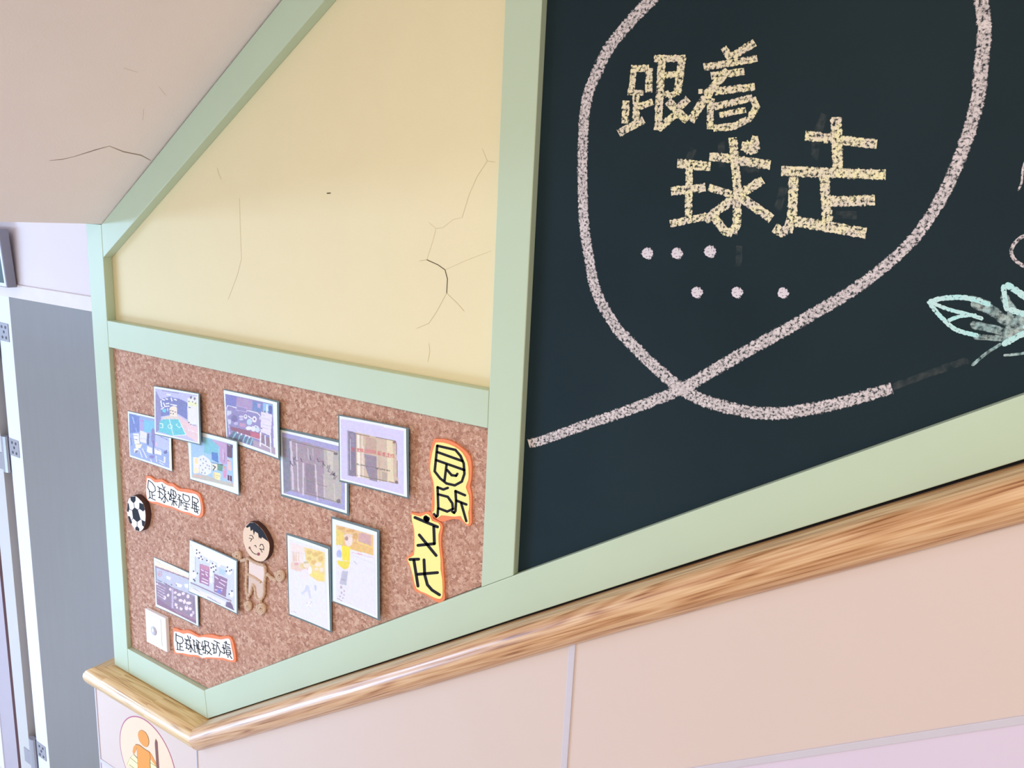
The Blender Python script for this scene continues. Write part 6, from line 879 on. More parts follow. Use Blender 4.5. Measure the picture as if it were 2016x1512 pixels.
# ---------------------------------------------------------------- mesh helpers (z given from eye height, HZ added here)
BASE = {}
def mk(name, V, F, mat, parent=None, uv=None, smooth=False, cols=None, fix=True):
    V = np.array(V, float).reshape(-1, 3)
    base = np.array([(V[:, 0].min() + V[:, 0].max()) / 2, (V[:, 1].min() + V[:, 1].max()) / 2, V[:, 2].min()])
    me = bpy.data.meshes.new(name)
    me.from_pydata([tuple(v) for v in (V - base)], [], F)
    if uv is not None:
        ul = me.uv_layers.new(name='UVMap')
        for lp in me.loops: ul.data[lp.index].uv = uv[lp.vertex_index]
    if cols is not None:
        ca = me.color_attributes.new('Col', 'FLOAT_COLOR', 'POINT')
        ca.data.foreach_set('color', np.concatenate([np.array(cols, float).reshape(-1, 3), np.ones((len(V), 1))], 1).ravel())
    if fix:
        bm = bmesh.new(); bm.from_mesh(me); bmesh.ops.recalc_face_normals(bm, faces=bm.faces); bm.to_mesh(me); bm.free()
    if smooth:
        for p in me.polygons: p.use_smooth = True
    me.materials.append(M[mat])
    o = bpy.data.objects.new(name, me); COL.objects.link(o)
    wl = Vector(base) + Vector((0, 0, HZ))
    if parent: o.parent = parent; o.location = wl - BASE[parent.name]
    else: o.location = wl
    BASE[o.name] = wl
    return o
def thing(name, label, cat, base, group=None, kind=None):
    o = bpy.data.objects.new(name, None); COL.objects.link(o); o.empty_display_size = 0.05
    o.location = Vector(base) + Vector((0, 0, HZ)); BASE[o.name] = o.location.copy()
    if label: o['label'] = label
    if cat: o['category'] = cat
    if group: o['group'] = group
    if kind: o['kind'] = kind
    return o
def tag(o, label=None, cat=None, group=None, kind=None):
    if label: o['label'] = label
    if cat: o['category'] = cat
    if group: o['group'] = group
    if kind: o['kind'] = kind
    return o
def bevel(o, w, seg=2):
    b = o.modifiers.new('edge', 'BEVEL'); b.width = w; b.segments = seg; b.limit_method = 'ANGLE'; b.angle_limit = 0.6; b.harden_normals = False
    return o
def prism(name, pts, yf, yb, mat, parent=None, bv=0.0, uv=None):
    n = len(pts)
    V = [(x, yf, z) for x, z in pts] + [(x, yb, z) for x, z in pts]
    F = [tuple(range(n)), tuple(range(2 * n - 1, n - 1, -1))] + [(i, n + i, n + (i + 1) % n, (i + 1) % n) for i in range(n)]
    o = mk(name, V, F, mat, parent)
    if bv: bevel(o, bv)
    return o
def box(name, x0, x1, y0, y1, z0, z1, mat, parent=None, bv=0.0):
    return prism(name, [(x0, z0), (x1, z0), (x1, z1), (x0, z1)], y0, y1, mat, parent, bv)
def P2(a): return [(a[i] / 1e4, a[i + 1] / 1e4) for i in range(0, len(a), 2)]
def ribbons(name, rows, y, mat, parent, step=0.0, thick=0.0):
    """flat strokes lying on a wall plane; rows hold left and right edge points"""
    V, F, UV = [], [], []
    for k, r in enumerate(rows):
        b = len(V); n = len(r) // 4; yy = y - step * k; L = 0
        for i in range(n):
            xl, zl, xr, zr = [q / 1e4 for q in r[4 * i:4 * i + 4]]
            if i: L += math.hypot(xl - V[-2][0], zl - V[-2][2])
            V += [(xl, yy, zl), (xr, yy, zr)]; UV += [(L, 0.0), (L, 1.0)]
        for i in range(n - 1):
            a = b + 2 * i; F.append((a, a + 1, a + 3, a + 2))
    return mk(name, V, F, mat, parent, uv=UV, fix=False)
def flats(name, polys, y, mat, parent, edge=False):
    """flat shapes; with edge=True a centre fan carries an across-coordinate for the chalk edge"""
    V, F, UV = [], [], []
    for p in polys:
        q = P2(p); b = len(V); n = len(q)
        if edge:
            cx = sum(a for a, _ in q) / n; cz = sum(c for _, c in q) / n
            V.append((cx, y, cz)); UV.append((0, 0.5)); V += [(x, y, z) for x, z in q]; UV += [(0, 0.98)] * n
            F += [(b, b + 1 + i, b + 1 + (i + 1) % n) for i in range(n)]
        else:
            V += [(x, y, z) for x, z in q]; UV += [(0, 0.5)] * n; F.append(tuple(range(b, b + n)))
    return mk(name, V, F, mat, parent, uv=UV, fix=False)
def tube(name, pts, r, mat, parent=None, n=8, twist=0.0, flat=1.0):
    pts = [Vector(p) for p in pts]; V, F = [], []
    for i, p in enumerate(pts):
        t = (pts[min(i + 1, len(pts) - 1)] - pts[max(i - 1, 0)]).normalized()
        a = t.cross(Vector((0, 1, 0)));  a = a.normalized() if a.length > 1e-5 else Vector((1, 0, 0)); b = t.cross(a).normalized()
        for k in range(n):
            g = 2 * math.pi * k / n
            rr = r * (1 + twist * math.sin(3 * g + i * 0.9))
            V.append(p + a * rr * math.cos(g) + b * rr * flat * math.sin(g))
    for i in range(len(pts) - 1):
        for k in range(n): F.append((i * n + k, i * n + (k + 1) % n, (i + 1) * n + (k + 1) % n, (i + 1) * n + k))
    F.append(tuple(range(n))); F.append(tuple(range(len(V) - 1, len(V) - n - 1, -1)))
    return mk(name, V, F, mat, parent, smooth=True)
def dense(pts, s):
    out = []
    for a, b in zip(pts[:-1], pts[1:]):
        k = max(1, int((Vector(b) - Vector(a)).length / s))
        out += [Vector(a).lerp(Vector(b), i / k) for i in range(k)]
    return out + [Vector(pts[-1])]
def disc(name, cx, cy, cz, r, depth, mat, parent, n=20, axis='Y'):
    return prism(name, [(cx + r * math.cos(2 * math.pi * k / n), cz + r * math.sin(2 * math.pi * k / n)) for k in range(n)], cy - depth, cy, mat, parent)

# ---------------------------------------------------------------- wall geometry
L0, L1 = -1.780, -1.7187            # left stile
Q0, Q1 = -0.6625, -0.6010           # post between plaster and chalkboard
M0, M1 = -0.3257, -0.2637           # middle rail
YW_ = -0.036
XE = 1.30                           # where the wall is cut off to the right
def sof(x): return -0.0473 + 0.6864 * (x + 1.7182)          # underside of the upper flight
def slant(x): return -0.1177 + 0.6716 * (x + 1.7132)        # lower edge of the slanted board
INN = [(-1.4151, -1.0889), (-1.0848, -0.8747), (-0.8222, -0.7050), (-0.6000, -0.5614), (-0.2786, -0.3569), (0.0371, -0.1590), (XE, 0.610)]
OUT = [(-1.4078, -1.1600), (-1.0710, -0.9436), (-0.8204, -0.7824), (-0.5878, -0.6320), (-0.2712, -0.4295), (0.0480, -0.2305), (XE, 0.530)]
def lerp(tab, x):
    for (a, b), (c, d) in zip(tab[:-1], tab[1:]):
        if x <= c: return b + (d - b) * (x - a) / (c - a)
    return tab[-1][1]

# setting
wall = prism('wall_stair', [(L0 + .004, -2.3), (XE, -2.3), (XE, sof(XE) + .02), (-1.7182, -0.045), (L0 + .004, -0.045)], 0.0212, 0.24, 'yellow')
tag(wall, 'pale yellow cracked plaster stair wall inside the green frame', kind='structure')
for k_, r_ in enumerate(DATA['crack']): ribbons('plaster_crack', [r_], 0.0210 - .00001 * k_, 'crack' if k_ in (0, len(DATA['crack']) - 1) else 'crack_fine', wall)
ceil = prism('ceiling', [(-4.6, -0.047), (-1.7182, -0.0473), (XE, sof(XE)), (XE, sof(XE) + .3), (-1.62, 0.26), (-4.6, 0.26)], -1.75, 0.30, 'soffit')
tag(ceil, 'sloping beige underside of the upper stair flight', kind='structure')
V, F = [], []
for r in DATA['soffit_crack']:
    b = len(V); n = len(r) // 6
    for i in range(n):
        q = [v / 1e4 for v in r[6 * i:6 * i + 6]]
        for j in (0, 3): V.append((q[j] + .00012, q[j + 1], q[j + 2] - .00018))
    F += [(b + 2 * i, b + 2 * i + 1, b + 2 * i + 3, b + 2 * i + 2) for i in range(n - 1)]
mk('plaster_crack', V, F, 'crack2', ceil, fix=False)
fl = box('floor', -4.6, XE, -1.75, 1.0, -2.36, -2.3, 'floor'); tag(fl, 'grey floor of the stair landing', kind='structure')
fs = thing('floor_stairs', 'grey stair flight climbing along the wall', None, (0.0, -0.9, -2.3), kind='structure')
for k in range(10): box('step', -1.30 + .25 * k, -1.30 + .25 * k + (.30 if k < 9 else .25), -1.75, YW_, -2.3 + .16 * k, -2.3 + .16 * (k + 1), 'floor', fs, .004)

# rear wall with the grey door
rear = box('wall_rear', -4.6, -1.35, 0.30, 0.42, -0.300, 0.0, 'white_wall'); tag(rear, 'white wall above the grey door behind the stair wall', kind='structure')
box('side_wall', -4.6, -3.208, 0.30, 0.42, -2.3, -0.300, 'white_wall', rear)
box('recess_back_shade', -3.1, -1.35, 0.60, 0.64, -2.3, -0.30, 'dark', rear)  # lining coloured near-black for the darkness inside the door gap
box('recess_side_shade', -1.40, -1.35, 0.42, 0.60, -2.3, -0.30, 'dark', rear)
box('end_light_block', -3.14, -3.10, 0.345, 0.64, -2.3, -0.30, 'dark', rear)  # added to shut outside light out of the gap
box('top_light_block', -3.14, -1.35, 0.42, 0.64, -0.32, -0.28, 'dark', rear)  # lid added so that no light falls into the recess
door = thing('door_1', 'grey laminate door with white edge and steel hinges left of the green frame', None, (-2.4, 0.32, -2.3), kind='structure')
lf = box('door_leaf', -2.807, -1.98, 0.300, 0.340, -2.295, -0.3235, 'door', door, .001)
prism('grey_mark', [(-2.262, -1.435), (-2.245, -1.412), (-2.215, -1.395), (-2.175, -1.385), (-2.175, -1.40), (-2.21, -1.412), (-2.24, -1.43)], 0.2996, 0.3002, 'grey_mark', lf)  # darker grey curved mark on the door leaf
box('door_edge', -2.893, -2.807, 0.300, 0.340, -2.295, -0.3235, 'door_white', door, .001)
box('door_head', -4.6, -1.36, 0.2955, 0.330, -0.3235, -0.278, 'header', door, .0015)
box('lower_recess_panel', -2.960, -2.890, 0.36, 0.40, -2.3, -1.19, 'brown_in', door)  # brown-grey panel in the lower recess, lighter than the lining above
box('jamb', -3.027, -2.945, 0.296, 0.345, -2.3, -0.3235, 'jamb', door, .001)
box('door_seal', -3.051, -3.027, 0.297, 0.345, -2.3, -0.3235, 'seal', door)
box('jamb_board', -3.168, -3.051, 0.298, 0.345, -2.3, -0.3235, 'jamb_pink', door)
box('jamb_edge', -3.208, -3.168, 0.294, 0.345, -2.3, -0.3235, 'door_white', door, .001)
def hinge(z, top=True, lower=True):
    h = box('hinge', -2.890, -2.826, 0.2975, 0.3005, z - .062, z, 'steel', door, .0006)
    n = 10; zk0, zk1 = (z - .130 if lower else z - .062), z + .003
    V = [(-2.915 + .020 * math.cos(2 * math.pi * k / n), 0.296 + .010 * math.sin(2 * math.pi * k / n), zz) for zz in (zk0, zk1) for k in range(n)]
    mk('knuckle', V, [tuple(range(n)), tuple(range(2 * n - 1, n - 1, -1))] + [(k, (k + 1) % n, n + (k + 1) % n, n + k) for k in range(n)], 'steel', h, smooth=False)
    for dx, dz in ((-2.868, -.013), (-2.843, -.013), (-2.856, -.030), (-2.868, -.049), (-2.843, -.049)):
        disc('screw', dx, 0.2976, z + dz, .0055, .0008, 'screw', h, 8)
    if lower: box('lower_plate', -2.985, -2.915, 0.2935, 0.2965, z - .128, z - .066, 'steel', h, .0006)
hinge(-0.418); hinge(-0.830); hinge(-2.045)

# framed notice hanging above the door
sg = thing('framed_notice', 'grey framed notice board with dark green face above the door, at the left photo edge', 'notice board', (-2.92, 0.28, -0.286))
def lean(name, x0, x1, f0, b0, z0, z1, mat, par, off=0.0):
    # leans forward: top is further from the wall than the bottom
    def yy(y, z): return y - 0.012 * (z + 0.286) / 0.19
    V = [(x, yy(y, z), z) for z in (z0, z1) for y in (f0, b0) for x in (x0, x1)]
    return mk(name, V, [(0, 1, 3, 2), (4, 6, 7, 5), (0, 4, 5, 1), (2, 3, 7, 6), (0, 2, 6, 4), (1, 5, 7, 3)], mat, par)
bevel(lean('casing', -3.06, -2.735, 0.2655, 0.2945, -0.286, -0.098, 'signgrey', sg), .0015)
lean('bezel', -3.055, -2.739, 0.2645, 0.2660, -0.283, -0.101, 'signwhite', sg)
lean('panel', -3.047, -2.750, 0.2640, 0.2650, -0.272, -0.108, 'signgreen', sg)
tube('ring', [(-2.752 + .005 * math.cos(a), 0.258, -0.0925 + .0055 * math.sin(a)) for a in np.linspace(0, 2 * math.pi, 14)], .0012, 'signgrey', sg, 6)

# wainscot below the rail
RT = [(x, z - 0.0025 - 0.0035 * (i / 6)) for i, (x, z) in enumerate(OUT)]      # top line of the sloping rail
KX = -1.4075                                                                 # where landing turns into flight
YW = -0.030
def rail_low(x): return lerp(RT, x) - 0.058
def strip_top(x): return -1.432 if x <= KX else -1.4770 + 0.6437 * (x - KX) + (0.045 if x <= KX else 0.0) * 0
wn = thing('wall_wainscot', 'cream pink wainscot panels with white joint strips below the rail', None, (-0.3, YW, -2.3), kind='structure')
SX0, SX1 = -1.826, XE
JX = -0.466
st_l = -1.4325                                                                # landing strip height
def st_s(x): return -0.5725 + 0.6437 * (x + 0.002)
XJ = -1.33
def seg_panel(x0, x1, top, bot, mat, name='wainscot_panel'):
    prism(name, [(x0, bot(x0)), (x1, bot(x1)), (x1, top(x1)), (x0, top(x0))], YW, 0.012, mat, wn)
seg_panel(SX0 + .006, KX - .006, lambda x: -1.205, lambda x: st_l, 'panel')
seg_panel(KX, JX - .011, lambda x: rail_low(x) + .02, st_s, 'panel')
seg_panel(JX, XE, lambda x: rail_low(x) + .02, st_s, 'panel')
seg_panel(SX0 + .006, KX - .006, lambda x: st_l - .011, lambda x: -2.3, 'panel_low')
seg_panel(KX, XE, lambda x: st_s(x) - .011, lambda x: -2.3, 'panel_low')
def strip(name, pts): prism(name, pts, YW - .0022, 0.012, 'strip', wn, .0008)
strip('joint_strip', [(KX - .006, -2.3), (KX, -2.3), (KX, -1.205), (KX - .006, -1.205)])
strip('joint_strip', [(JX - .011, st_s(JX)), (JX, st_s(JX)), (JX, rail_low(JX) + .01), (JX - .011, rail_low(JX) + .005)])
strip('joint_strip', [(SX0 + .006, st_l - .011), (KX - .006, st_l - .011), (KX - .006, st_l), (SX0 + .006, st_l)])
strip('joint_strip', [(KX, st_s(KX) - .011), (XE, st_s(XE) - .011), (XE, st_s(XE)), (KX, st_s(KX))])
prism('corner_strip', [(SX0, -2.3), (SX0 + .006, -2.3), (SX0 + .006, -1.205), (SX0, -1.205)], YW - .002, 0.24, 'strip', wn, .001)

# green frame boards
fr = thing('trim_1', 'pale green painted board frame around plaster, cork and chalkboard', None, (-0.5, 0.0, -1.16), kind='structure')
def board(name, pts): return prism(name, pts, 0.0, 0.0212, 'green', fr, .0013)
g = 0.0003
board('stile', [(L0, -1.1600), (L1, -1.1235), (L1, -0.0482), (L0, -0.0482)])
board('slanted_board', [(L1 + g, slant(L1)), (XE, slant(XE)), (XE, sof(XE) - .003), (-1.55, sof(-1.55) - .0028), (L1 + g, sof(L1) - .0008)])
prism('joint_shade', [(L1, sof(L1) - .006), (XE, sof(XE) - .006), (XE, sof(XE) - .0004), (L1, sof(L1) - .0004)], 0.010, 0.0212, 'dark', fr)  # thin dark strip painted as shade along the soffit line
board('cross_rail', [(L1 + g, M0), (Q0 - g, M0), (Q0 - g, M1), (L1 + g, M1)])
board('bottom_board', [(L0 + .0005, -1.1600), (-1.4078 - g, -1.1600), (-1.4151 - g, -1.0915), (L1 - .001, -1.0915)]) if False else \
    board('bottom_board', [(L1 + g, -1.1600), (-1.4078 - g, -1.1600), (-1.4151 - g, -1.0915), (L1 + g, -1.0915)])
o = bpy.data.objects[[c.name for c in fr.children if c.name.startswith('stile')][0]]
bpy.data.objects.remove(o)
board('stile', [(L0, -1.1600), (L1, -1.1600), (L1, -0.0482), (L0, -0.0482)])
board('post', [(Q0, lerp(INN, Q0) + .0004), (Q1, lerp(INN, Q1) + .0004), (Q1, slant(Q1) - .0004), (Q0, slant(Q0) - .0004)])
board('sloping_board', [OUT[0]] + OUT[1:] + INN[::-1])
# dark strip painted as shade between the sloping board and the rail
prism('joint_shade', [(x + .004, z - .012) for x, z in OUT] + [(x + .004, z + .006) for x, z in OUT[::-1]], 0.012, 0.0212, 'dark', fr)
# cork board
ck = prism('cork_board', [(L1 + .0008, -1.0907), (-1.4158, -1.0897), (-1.0848, -0.8739), (-0.8222, -0.7042), (Q0 - .0008, lerp(INN, Q0) + .001), (Q0 - .0008, M0 - .0008), (L1 + .0008, M0 - .0008)], 0.0105, 0.0210, 'cork')
tag(ck, 'brown cork board panel set in the lower left of the green frame', 'cork board')
# chalkboard
cb = thing('chalkboard', 'dark green chalkboard with white loop and yellow chalk characters', 'chalkboard', (0.3, 0.01, -0.55))
prism('board_panel', [(Q1 + .0006, lerp(INN, Q1) + .0012), (-0.2786, -0.3561), (0.0371, -0.1582), (XE, 0.6108), (XE, slant(XE) - .001), (Q1 + .0006, slant(Q1) - .001)], 0.0136, 0.0210, 'board', cb)
C = DATA['chalk']; yb = 0.0133
for k, nm in (('gen', 'chalk_character'), ('zhe', 'chalk_character'), ('qiu', 'chalk_character'), ('zou', 'chalk_character')):
    ribbons(nm, C[k], yb, 'ch_yellow', cb, 0.00002)
for k_, r_ in enumerate(C['ghost']): ribbons('chalk_smudge', [r_], yb + .0002 - .00001 * k_, 'ch_ghost', cb)
ribbons('chalk_loop', C['loop_a'], yb, 'ch_white', cb, 0.00002)
ribbons('chalk_loop', C['loop_b'], yb - .0001, 'ch_white', cb, 0.00002)
for p in C['dots']: flats('chalk_dot', [p], yb, 'ch_dot', cb, True)
for r_ in C['curl']: ribbons('chalk_curl', [r_], yb, 'ch_white', cb)
ribbons('chalk_leaf', C['feather_grey'], yb, 'ch_grey', cb, 0.00002)
ribbons('chalk_leaf', C['feather_cyan'], yb - .0002, 'ch_cyan', cb, 0.00002)

# wooden rail: one profile swept back along the wall end, along the landing and up the flight
PR = [(-.006, 0.0), (.034, 0.0), (.043, -.003), (.049, -.008), (.053, -.015), (.0545, -.023), (.0535, -.031), (.050, -.039), (.045, -.046), (.038, -.051), (.031, -.0535), (.0, -.0535), (-.006, -.0535)]
plen = [0]
for a, b in zip(PR[:-1], PR[1:]): plen.append(plen[-1] + math.hypot(b[0] - a[0], b[1] - a[1]))
RZ = -1.1625
rings = []
ZU = Vector((0, 0, 1)); NF = Vector((0, -1, 0)); NL = Vector((-1, 0, 0))
sl = math.atan2(RT[1][1] - RZ, RT[1][0] - KX)
def ring(c, n, u): return [Vector(c) + n * a + u * b for a, b in PR]
rA = ring((L0, 0.24, RZ), NL, ZU); rB = ring((L0, 0.0, RZ), NL + NF, ZU)
ub = Vector((-math.sin(sl / 2), 0, math.cos(sl / 2))) / math.cos(sl / 2)
rC = ring((KX, 0.0, RZ), NF, ub)
slope_pts = [Vector((x, 0, z)) for x, z in RT[1:]]
us = Vector((-math.sin(math.atan2(.64, 1)), 0, math.cos(math.atan2(.64, 1))))
slope_r = [rC] + [ring(p, NF, us) for p in slope_pts]
rail = thing('trim_2', 'varnished wooden rail capping the wainscot along landing and flight', None, (-0.5, -0.03, -1.2), kind='structure')
def section(name, rr, mat, u0=0.0):
    V, UV, F = [], [], []; n = len(PR); L = u0; prev = None
    for r in rr:
        if prev is not None: L += (r[3] - prev[3]).length
        prev = r; V += [tuple(p) for p in r]; UV += [(L, plen[k]) for k in range(n)]
    for i in range(len(rr) - 1):
        for k in range(n): F.append((i * n + k, i * n + (k + 1) % n, (i + 1) * n + (k + 1) % n, (i + 1) * n + k))
    F.append(tuple(range(n))); F.append(tuple(range(len(V) - 1, len(V) - n - 1, -1)))
    o = mk(name, V, F, mat, rail, uv=UV)
    for p in o.data.polygons: p.use_smooth = len(p.vertices) == 4
    es = o.modifiers.new('sharp', 'EDGE_SPLIT'); es.split_angle = 0.7
    return o
def mid(r1, r2, t): return [a.lerp(b, t) for a, b in zip(r1, r2)]
section('rail_return', [rA, rB], 'rail_landing', 3.0)
j1 = mid(rB, rC, 0.17); j2 = mid(rB, rC, 0.60)
section('rail_block', [rB, j1], 'rail_landing', 0.0)
section('rail_block', [j1, j2], 'rail_landing', 5.3)
section('rail_block', [j2, rC], 'rail_landing', 9.7)
section('rail_length', slope_r, 'rail_slope', 0.4)

# ---------------------------------------------------------------- photographs on the cork
def raster(dr, pic, N, Mm, seed):
    """paint flat colour shapes onto the print grid; returns linear colours"""
    rng = np.random.RandomState(seed)
    a, b = np.meshgrid(np.linspace(0, 1, N), np.linspace(0, 1, Mm))
    q = np.array(pic, float).reshape(4, 2) / 1000
    s = (1 - a) * (1 - b) * q[0, 0] + a * (1 - b) * q[1, 0] + a * b * q[2, 0] + (1 - a) * b * q[3, 0]
    t = (1 - a) * (1 - b) * q[0, 1] + a * (1 - b) * q[1, 1] + a * b * q[2, 1] + (1 - a) * b * q[3, 1]
    img = np.full((Mm, N, 3), 0.8); LIFT = 0.02
    for c, p in dr:
        p = np.array(p, float).reshape(-1, 2) / 1000
        ins = np.zeros((Mm, N), bool); j = len(p) - 1
        for i in range(len(p)):
            xi, yi = p[i]; xj, yj = p[j]
            if yi != yj: ins ^= ((yi > t) != (yj > t)) & (s < (xj - xi) * (t - yi) / (yj - yi) + xi)
            j = i
        img[ins] = np.array(lin(c)) * (1 - LIFT) + LIFT * 0.9
    nz = np.kron(rng.rand(Mm // 4, N // 4, 3), np.ones((4, 4, 1))) * .5 + np.kron(rng.rand(Mm // 2, N // 2, 1), np.ones((2, 2, 1))) * .5
    img *= 1 + 0.42 * (nz - 0.5) * np.clip(1.05 - img.mean(2, keepdims=True), 0.06, 1)
    return s, t, np.clip(img, 0, 1)
def photo(key, name, label):
    D = DATA['photo'][key]; S = np.array(P2(D['S'])); B = np.array(P2(D['B'])); dl, dr_ = [v / 1e4 for v in D['d']]
    base = (S[:, 0].mean(), dl, S[:, 1].min())
    t_ = thing(name, label, 'photo', base, 'laminated photos pinned to the cork board')
    def bil(Q, s, t): return ((1 - s) * (1 - t))[..., None] * Q[0] + (s * (1 - t))[..., None] * Q[1] + (s * t)[..., None] * Q[2] + ((1 - s) * t)[..., None] * Q[3]
    def yy(s): return dl + (dr_ - dl) * np.clip(s, 0, 1) ** 2
    def sheet(nm, Q, off, th, mat):
        n, mm = 13, 5
        s, t = np.meshgrid(np.linspace(0, 1, n), np.linspace(0, 1, mm)); xy = bil(Q, s, t)
        y0 = yy(s) + off + 0.00025 * np.sin(5 * t + 3) * s
        Vf = np.stack([xy[..., 0], y0, xy[..., 1]], -1).reshape(-1, 3); Vb = Vf + [0, th, 0]; k = n * mm
        F = []
        for j in range(mm - 1):
            for i in range(n - 1):
                a = j * n + i; F.append((a, a + n, a + n + 1, a + 1)); F.append((k + a, k + a + 1, k + a + n + 1, k + a + n))
        rim = [i for i in range(n)] + [j * n + n - 1 for j in range(1, mm)] + [(mm - 1) * n + i for i in range(n - 2, -1, -1)] + [j * n for j in range(mm - 2, 0, -1)]
        for i in range(len(rim)): a, b = rim[i], rim[(i + 1) % len(rim)]; F.append((a, b, k + b, k + a))
        return mk(nm, np.concatenate([Vf, Vb]), F, mat, t_)
    sheet('backing_card', B, 0.0004, 0.0004, 'card')
    sh = sheet('laminated_sheet', S, 0.0, 0.0003, 'sheet')
    N, Mm = 104, 104
    s, t, img = raster(D['dr'], D['pic'], N, Mm, hash(key) % 1000 if False else sum(map(ord, key)))
    xy = bil(S, s, t); y0 = yy(s) - 0.00015 + 0.00025 * np.sin(5 * t + 3) * s
    V = np.stack([xy[..., 0], y0, xy[..., 1]], -1).reshape(-1, 3)
    F = [(j * N + i, (j + 1) * N + i, (j + 1) * N + i + 1, j * N + i + 1) for j in range(Mm - 1) for i in range(N - 1)]
    mk('picture', V, F, 'print', sh, cols=img.reshape(-1, 3), fix=False)
    return t_
photo('P1', 'classroom_photo', 'photo of crowded craft shelf tucked under the green pitch photo')
photo('P2', 'classroom_photo', 'photo of a small green football pitch mat in a playroom')
photo('P3', 'classroom_photo', 'photo of blue and purple curtained corner with white ball pile and yellow box')
photo('P4', 'classroom_photo', 'photo of shoe rack and white paper easel, highest in the middle of the cork')
photo('P5', 'plaque_photo', 'photo of mauve metal plaque with curved handwriting, partly covered by the brass plaque photo')
photo('P6', 'plaque_photo', 'photo of brass plaque with red lettering on lilac ground')
photo('P7', 'noticeboard_photo', 'photo of purple display wall with red ring, just above the white switch')
photo('P8', 'noticeboard_photo', 'photo of football decorated notice boards with two mauve panels, left of the twine doll')
photo('P9', 'playground_photo', 'pale photo of child kicking a ball, between twine doll and yellow shirt photo')
photo('P10', 'playground_photo', 'pale photo of child in yellow shirt standing by orange hedge')

# ---------------------------------------------------------------- cut-out labels
def label(key, label_, face, group):
    D = DATA['label'][key]; q = P2(D['o'])
    t_ = thing('cutout_label', label_, 'label', (sum(a for a, _ in q) / len(q), 0.005, min(b for _, b in q)), group)
    prism('foam_backing', q, 0.0069, 0.0103, 'orange', t_)
    f_ = prism('paper_face', P2(D['f']), 0.0061, 0.0069, face, t_)
    ribbons('lettering', D['i'], 0.0059, 'ink', f_)
label('L1', 'white label with five black handwritten characters above the wooden football disc', 'labelwhite', 'small white orange-edged labels')
label('L2', 'white label with six black handwritten characters at the bottom right of the switch', 'labelwhite', 'small white orange-edged labels')
label('L3', 'tall yellow orange-edged label, the upper of two, near the post', 'labelyellow', 'large yellow orange-edged labels')
label('L4', 'tall yellow orange-edged label, the lower of two, touching the sloping board', 'labelyellow', 'large yellow orange-edged labels')

# ---------------------------------------------------------------- wooden football disc
B_ = DATA['ball']; rim = P2(B_['rim'])
bl = thing('football_disc', 'round wood slice painted as black and white football by the left stile', 'wall ornament', (sum(a for a, _ in rim) / len(rim), 0.004, min(b for _, b in rim)))
prism('bark_disc', rim, -0.0038, 0.0103, 'bark', bl, .0008)
cx = sum(a for a, _ in rim) / len(rim); cz = sum(b for _, b in rim) / len(rim)
wf = prism('painted_face', [(cx + (a - cx) * .985, cz + (b - cz) * .985) for a, b in rim], -0.0041, -0.0037, 'ballwhite', bl)
for p in B_['pent']: flats('black_patch', [p], -0.0043, 'ballblack', wf)
ribbons('seam', B_['seam'], -0.0042, 'ballblack', wf)

# ---------------------------------------------------------------- twine doll with wood-slice head
D = DATA['boy']; fq = P2(D['face'])
dl_ = thing('twine_doll', 'smiling boy doll with wood slice head and jute twine body', 'wall ornament', (sum(a for a, _ in fq) / len(fq), 0.004, P2(D['spiral'][3])[0][1] - .03))
hd = prism('head', fq, -0.0008, 0.0103, 'bark', dl_, .0008)
cx = sum(a for a, _ in fq) / len(fq); cz = sum(b for _, b in fq) / len(fq)
prism('face', [(cx + (a - cx) * .985, cz + (b - cz) * .985) for a, b in fq], -0.0011, -0.0007, 'slice', hd)
flats('hair', [D['hair']], -0.0013, 'ballblack', hd)
ribbons('face_lines', D['lines'], -0.0013, 'ink', hd)
for p in D['cheek']: flats('cheek', [p], -0.0014, 'cheek', hd)
prism('shirt', P2(D['shirt']), 0.0059, 0.0103, 'shirt', dl_, .0015)
prism('trousers', P2(D['pants']), 0.0057, 0.0103, 'pants', dl_, .0015)
for k, r in enumerate(D['rope']):
    nm = ('side_cord', 'collar_cord', 'leg_cord', 'belt_cord', 'ankle_cord', 'arm', 'arm', 'leg_cord')[k]
    tube(nm, dense([(a, 0.0066, b) for a, b in P2(r)], .0013), .0034 if k not in (5, 6) else .0038, 'rope', dl_, 10, 0.22, 0.95)
for k, r in enumerate(D['spiral']):
    tube(('hand', 'hand', 'foot', 'foot')[k], [(a, 0.0076 - .002 * (1 - i / len(r) * 2), b) for i, (a, b) in enumerate(P2(r))], .0031, 'rope', dl_, 8, 0.2, 1.2)

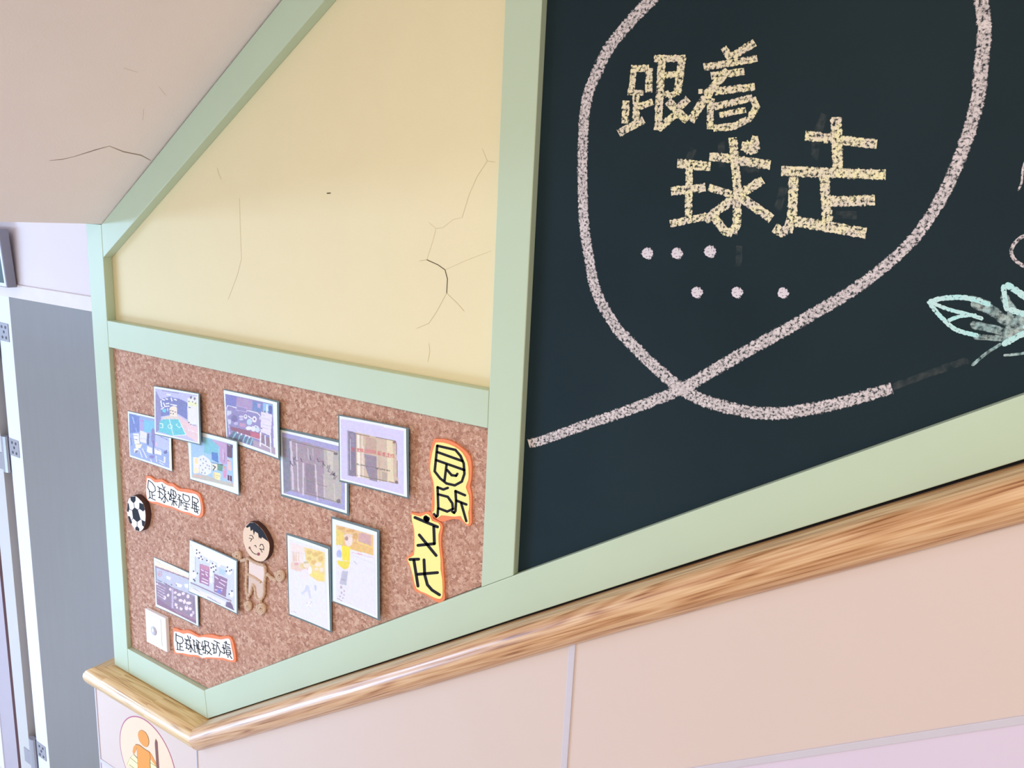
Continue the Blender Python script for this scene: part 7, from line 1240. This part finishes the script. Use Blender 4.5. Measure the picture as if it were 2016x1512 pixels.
# ---------------------------------------------------------------- sensor switch
D = DATA['switch']; q = P2(D['q']); x0 = (q[0][0] + q[3][0]) / 2; x1 = (q[1][0] + q[2][0]) / 2; z1 = (q[0][1] + q[1][1]) / 2; z0 = (q[2][1] + q[3][1]) / 2
sw = thing('wall_switch', 'square white wall switch with round sensor dome on the cork', 'switch', ((x0 + x1) / 2, .003, z0))
box('plate', x0, x1, 0.001, 0.0103, z0, z1, 'switch', sw, .0012)
w = x1 - x0
box('rocker', x0 + w * .10, x0 + w * .78, 0.0000, 0.0012, z0 + w * .12, z1 - w * .10, 'switch', sw, .0005)
dm = P2(D['dome'])[0]; rr = .0115; V = []; F = []; n = 18
for i in range(7):
    a = i / 6 * math.pi / 2
    for k in range(n): V.append((dm[0] + rr * math.cos(a) * math.cos(2 * math.pi * k / n), 0.0 - .0045 * math.sin(a), dm[1] + rr * math.cos(a) * math.sin(2 * math.pi * k / n)))
for i in range(6):
    for k in range(n): F.append((i * n + k, i * n + (k + 1) % n, (i + 1) * n + (k + 1) % n, (i + 1) * n + k))
mk('sensor_dome', V, F, 'dome', sw, smooth=True)

# ---------------------------------------------------------------- round sticker on the wainscot
D = DATA['sticker']; cx, cz, R_ = -1.610, -1.345, .1165
stk = thing('round_sticker', 'round peach sticker with orange figure on the wainscot below the rail', 'sticker', (cx, YW, cz - R_))
circ = lambda r, n=72: [(cx + r * math.cos(2 * math.pi * k / n), cz + r * math.sin(2 * math.pi * k / n)) for k in range(n)]
prism('rose_ring', circ(R_), YW - .0003, YW + .001, 'stpink', stk)
prism('peach_disc', circ(R_ - .0032), YW - .0005, YW + .001, 'stpeach', stk)
def outlined(name, keys, col, y):
    for k in keys:
        p = P2(D[k]); mx = sum(a for a, _ in p) / len(p); mz = sum(b for _, b in p) / len(p)
        o_ = mk(name, [(a, y, b) for a, b in p], [tuple(range(len(p)))], 'stline', stk, fix=False)
        mk('fill', [(mx + (a - mx) * .955, y - .0001, mz + (b - mz) * .97) for a, b in p], [tuple(range(len(p)))], col, o_, fix=False)
outlined('book', ['book', 'book2'], 'styellow', YW - .0006)
for r_ in D['bline']: ribbons('book_line', [r_], YW - .0008, 'stline', stk)
outlined('figure_arm', ['armL', 'armR'], 'storange', YW - .0009)
outlined('figure_body', ['body'], 'storange', YW - .0011)
outlined('figure_head', ['head'], 'storange', YW - .0011)
flats('stick', [D['stick']], YW - .0013, 'stbrown', stk)
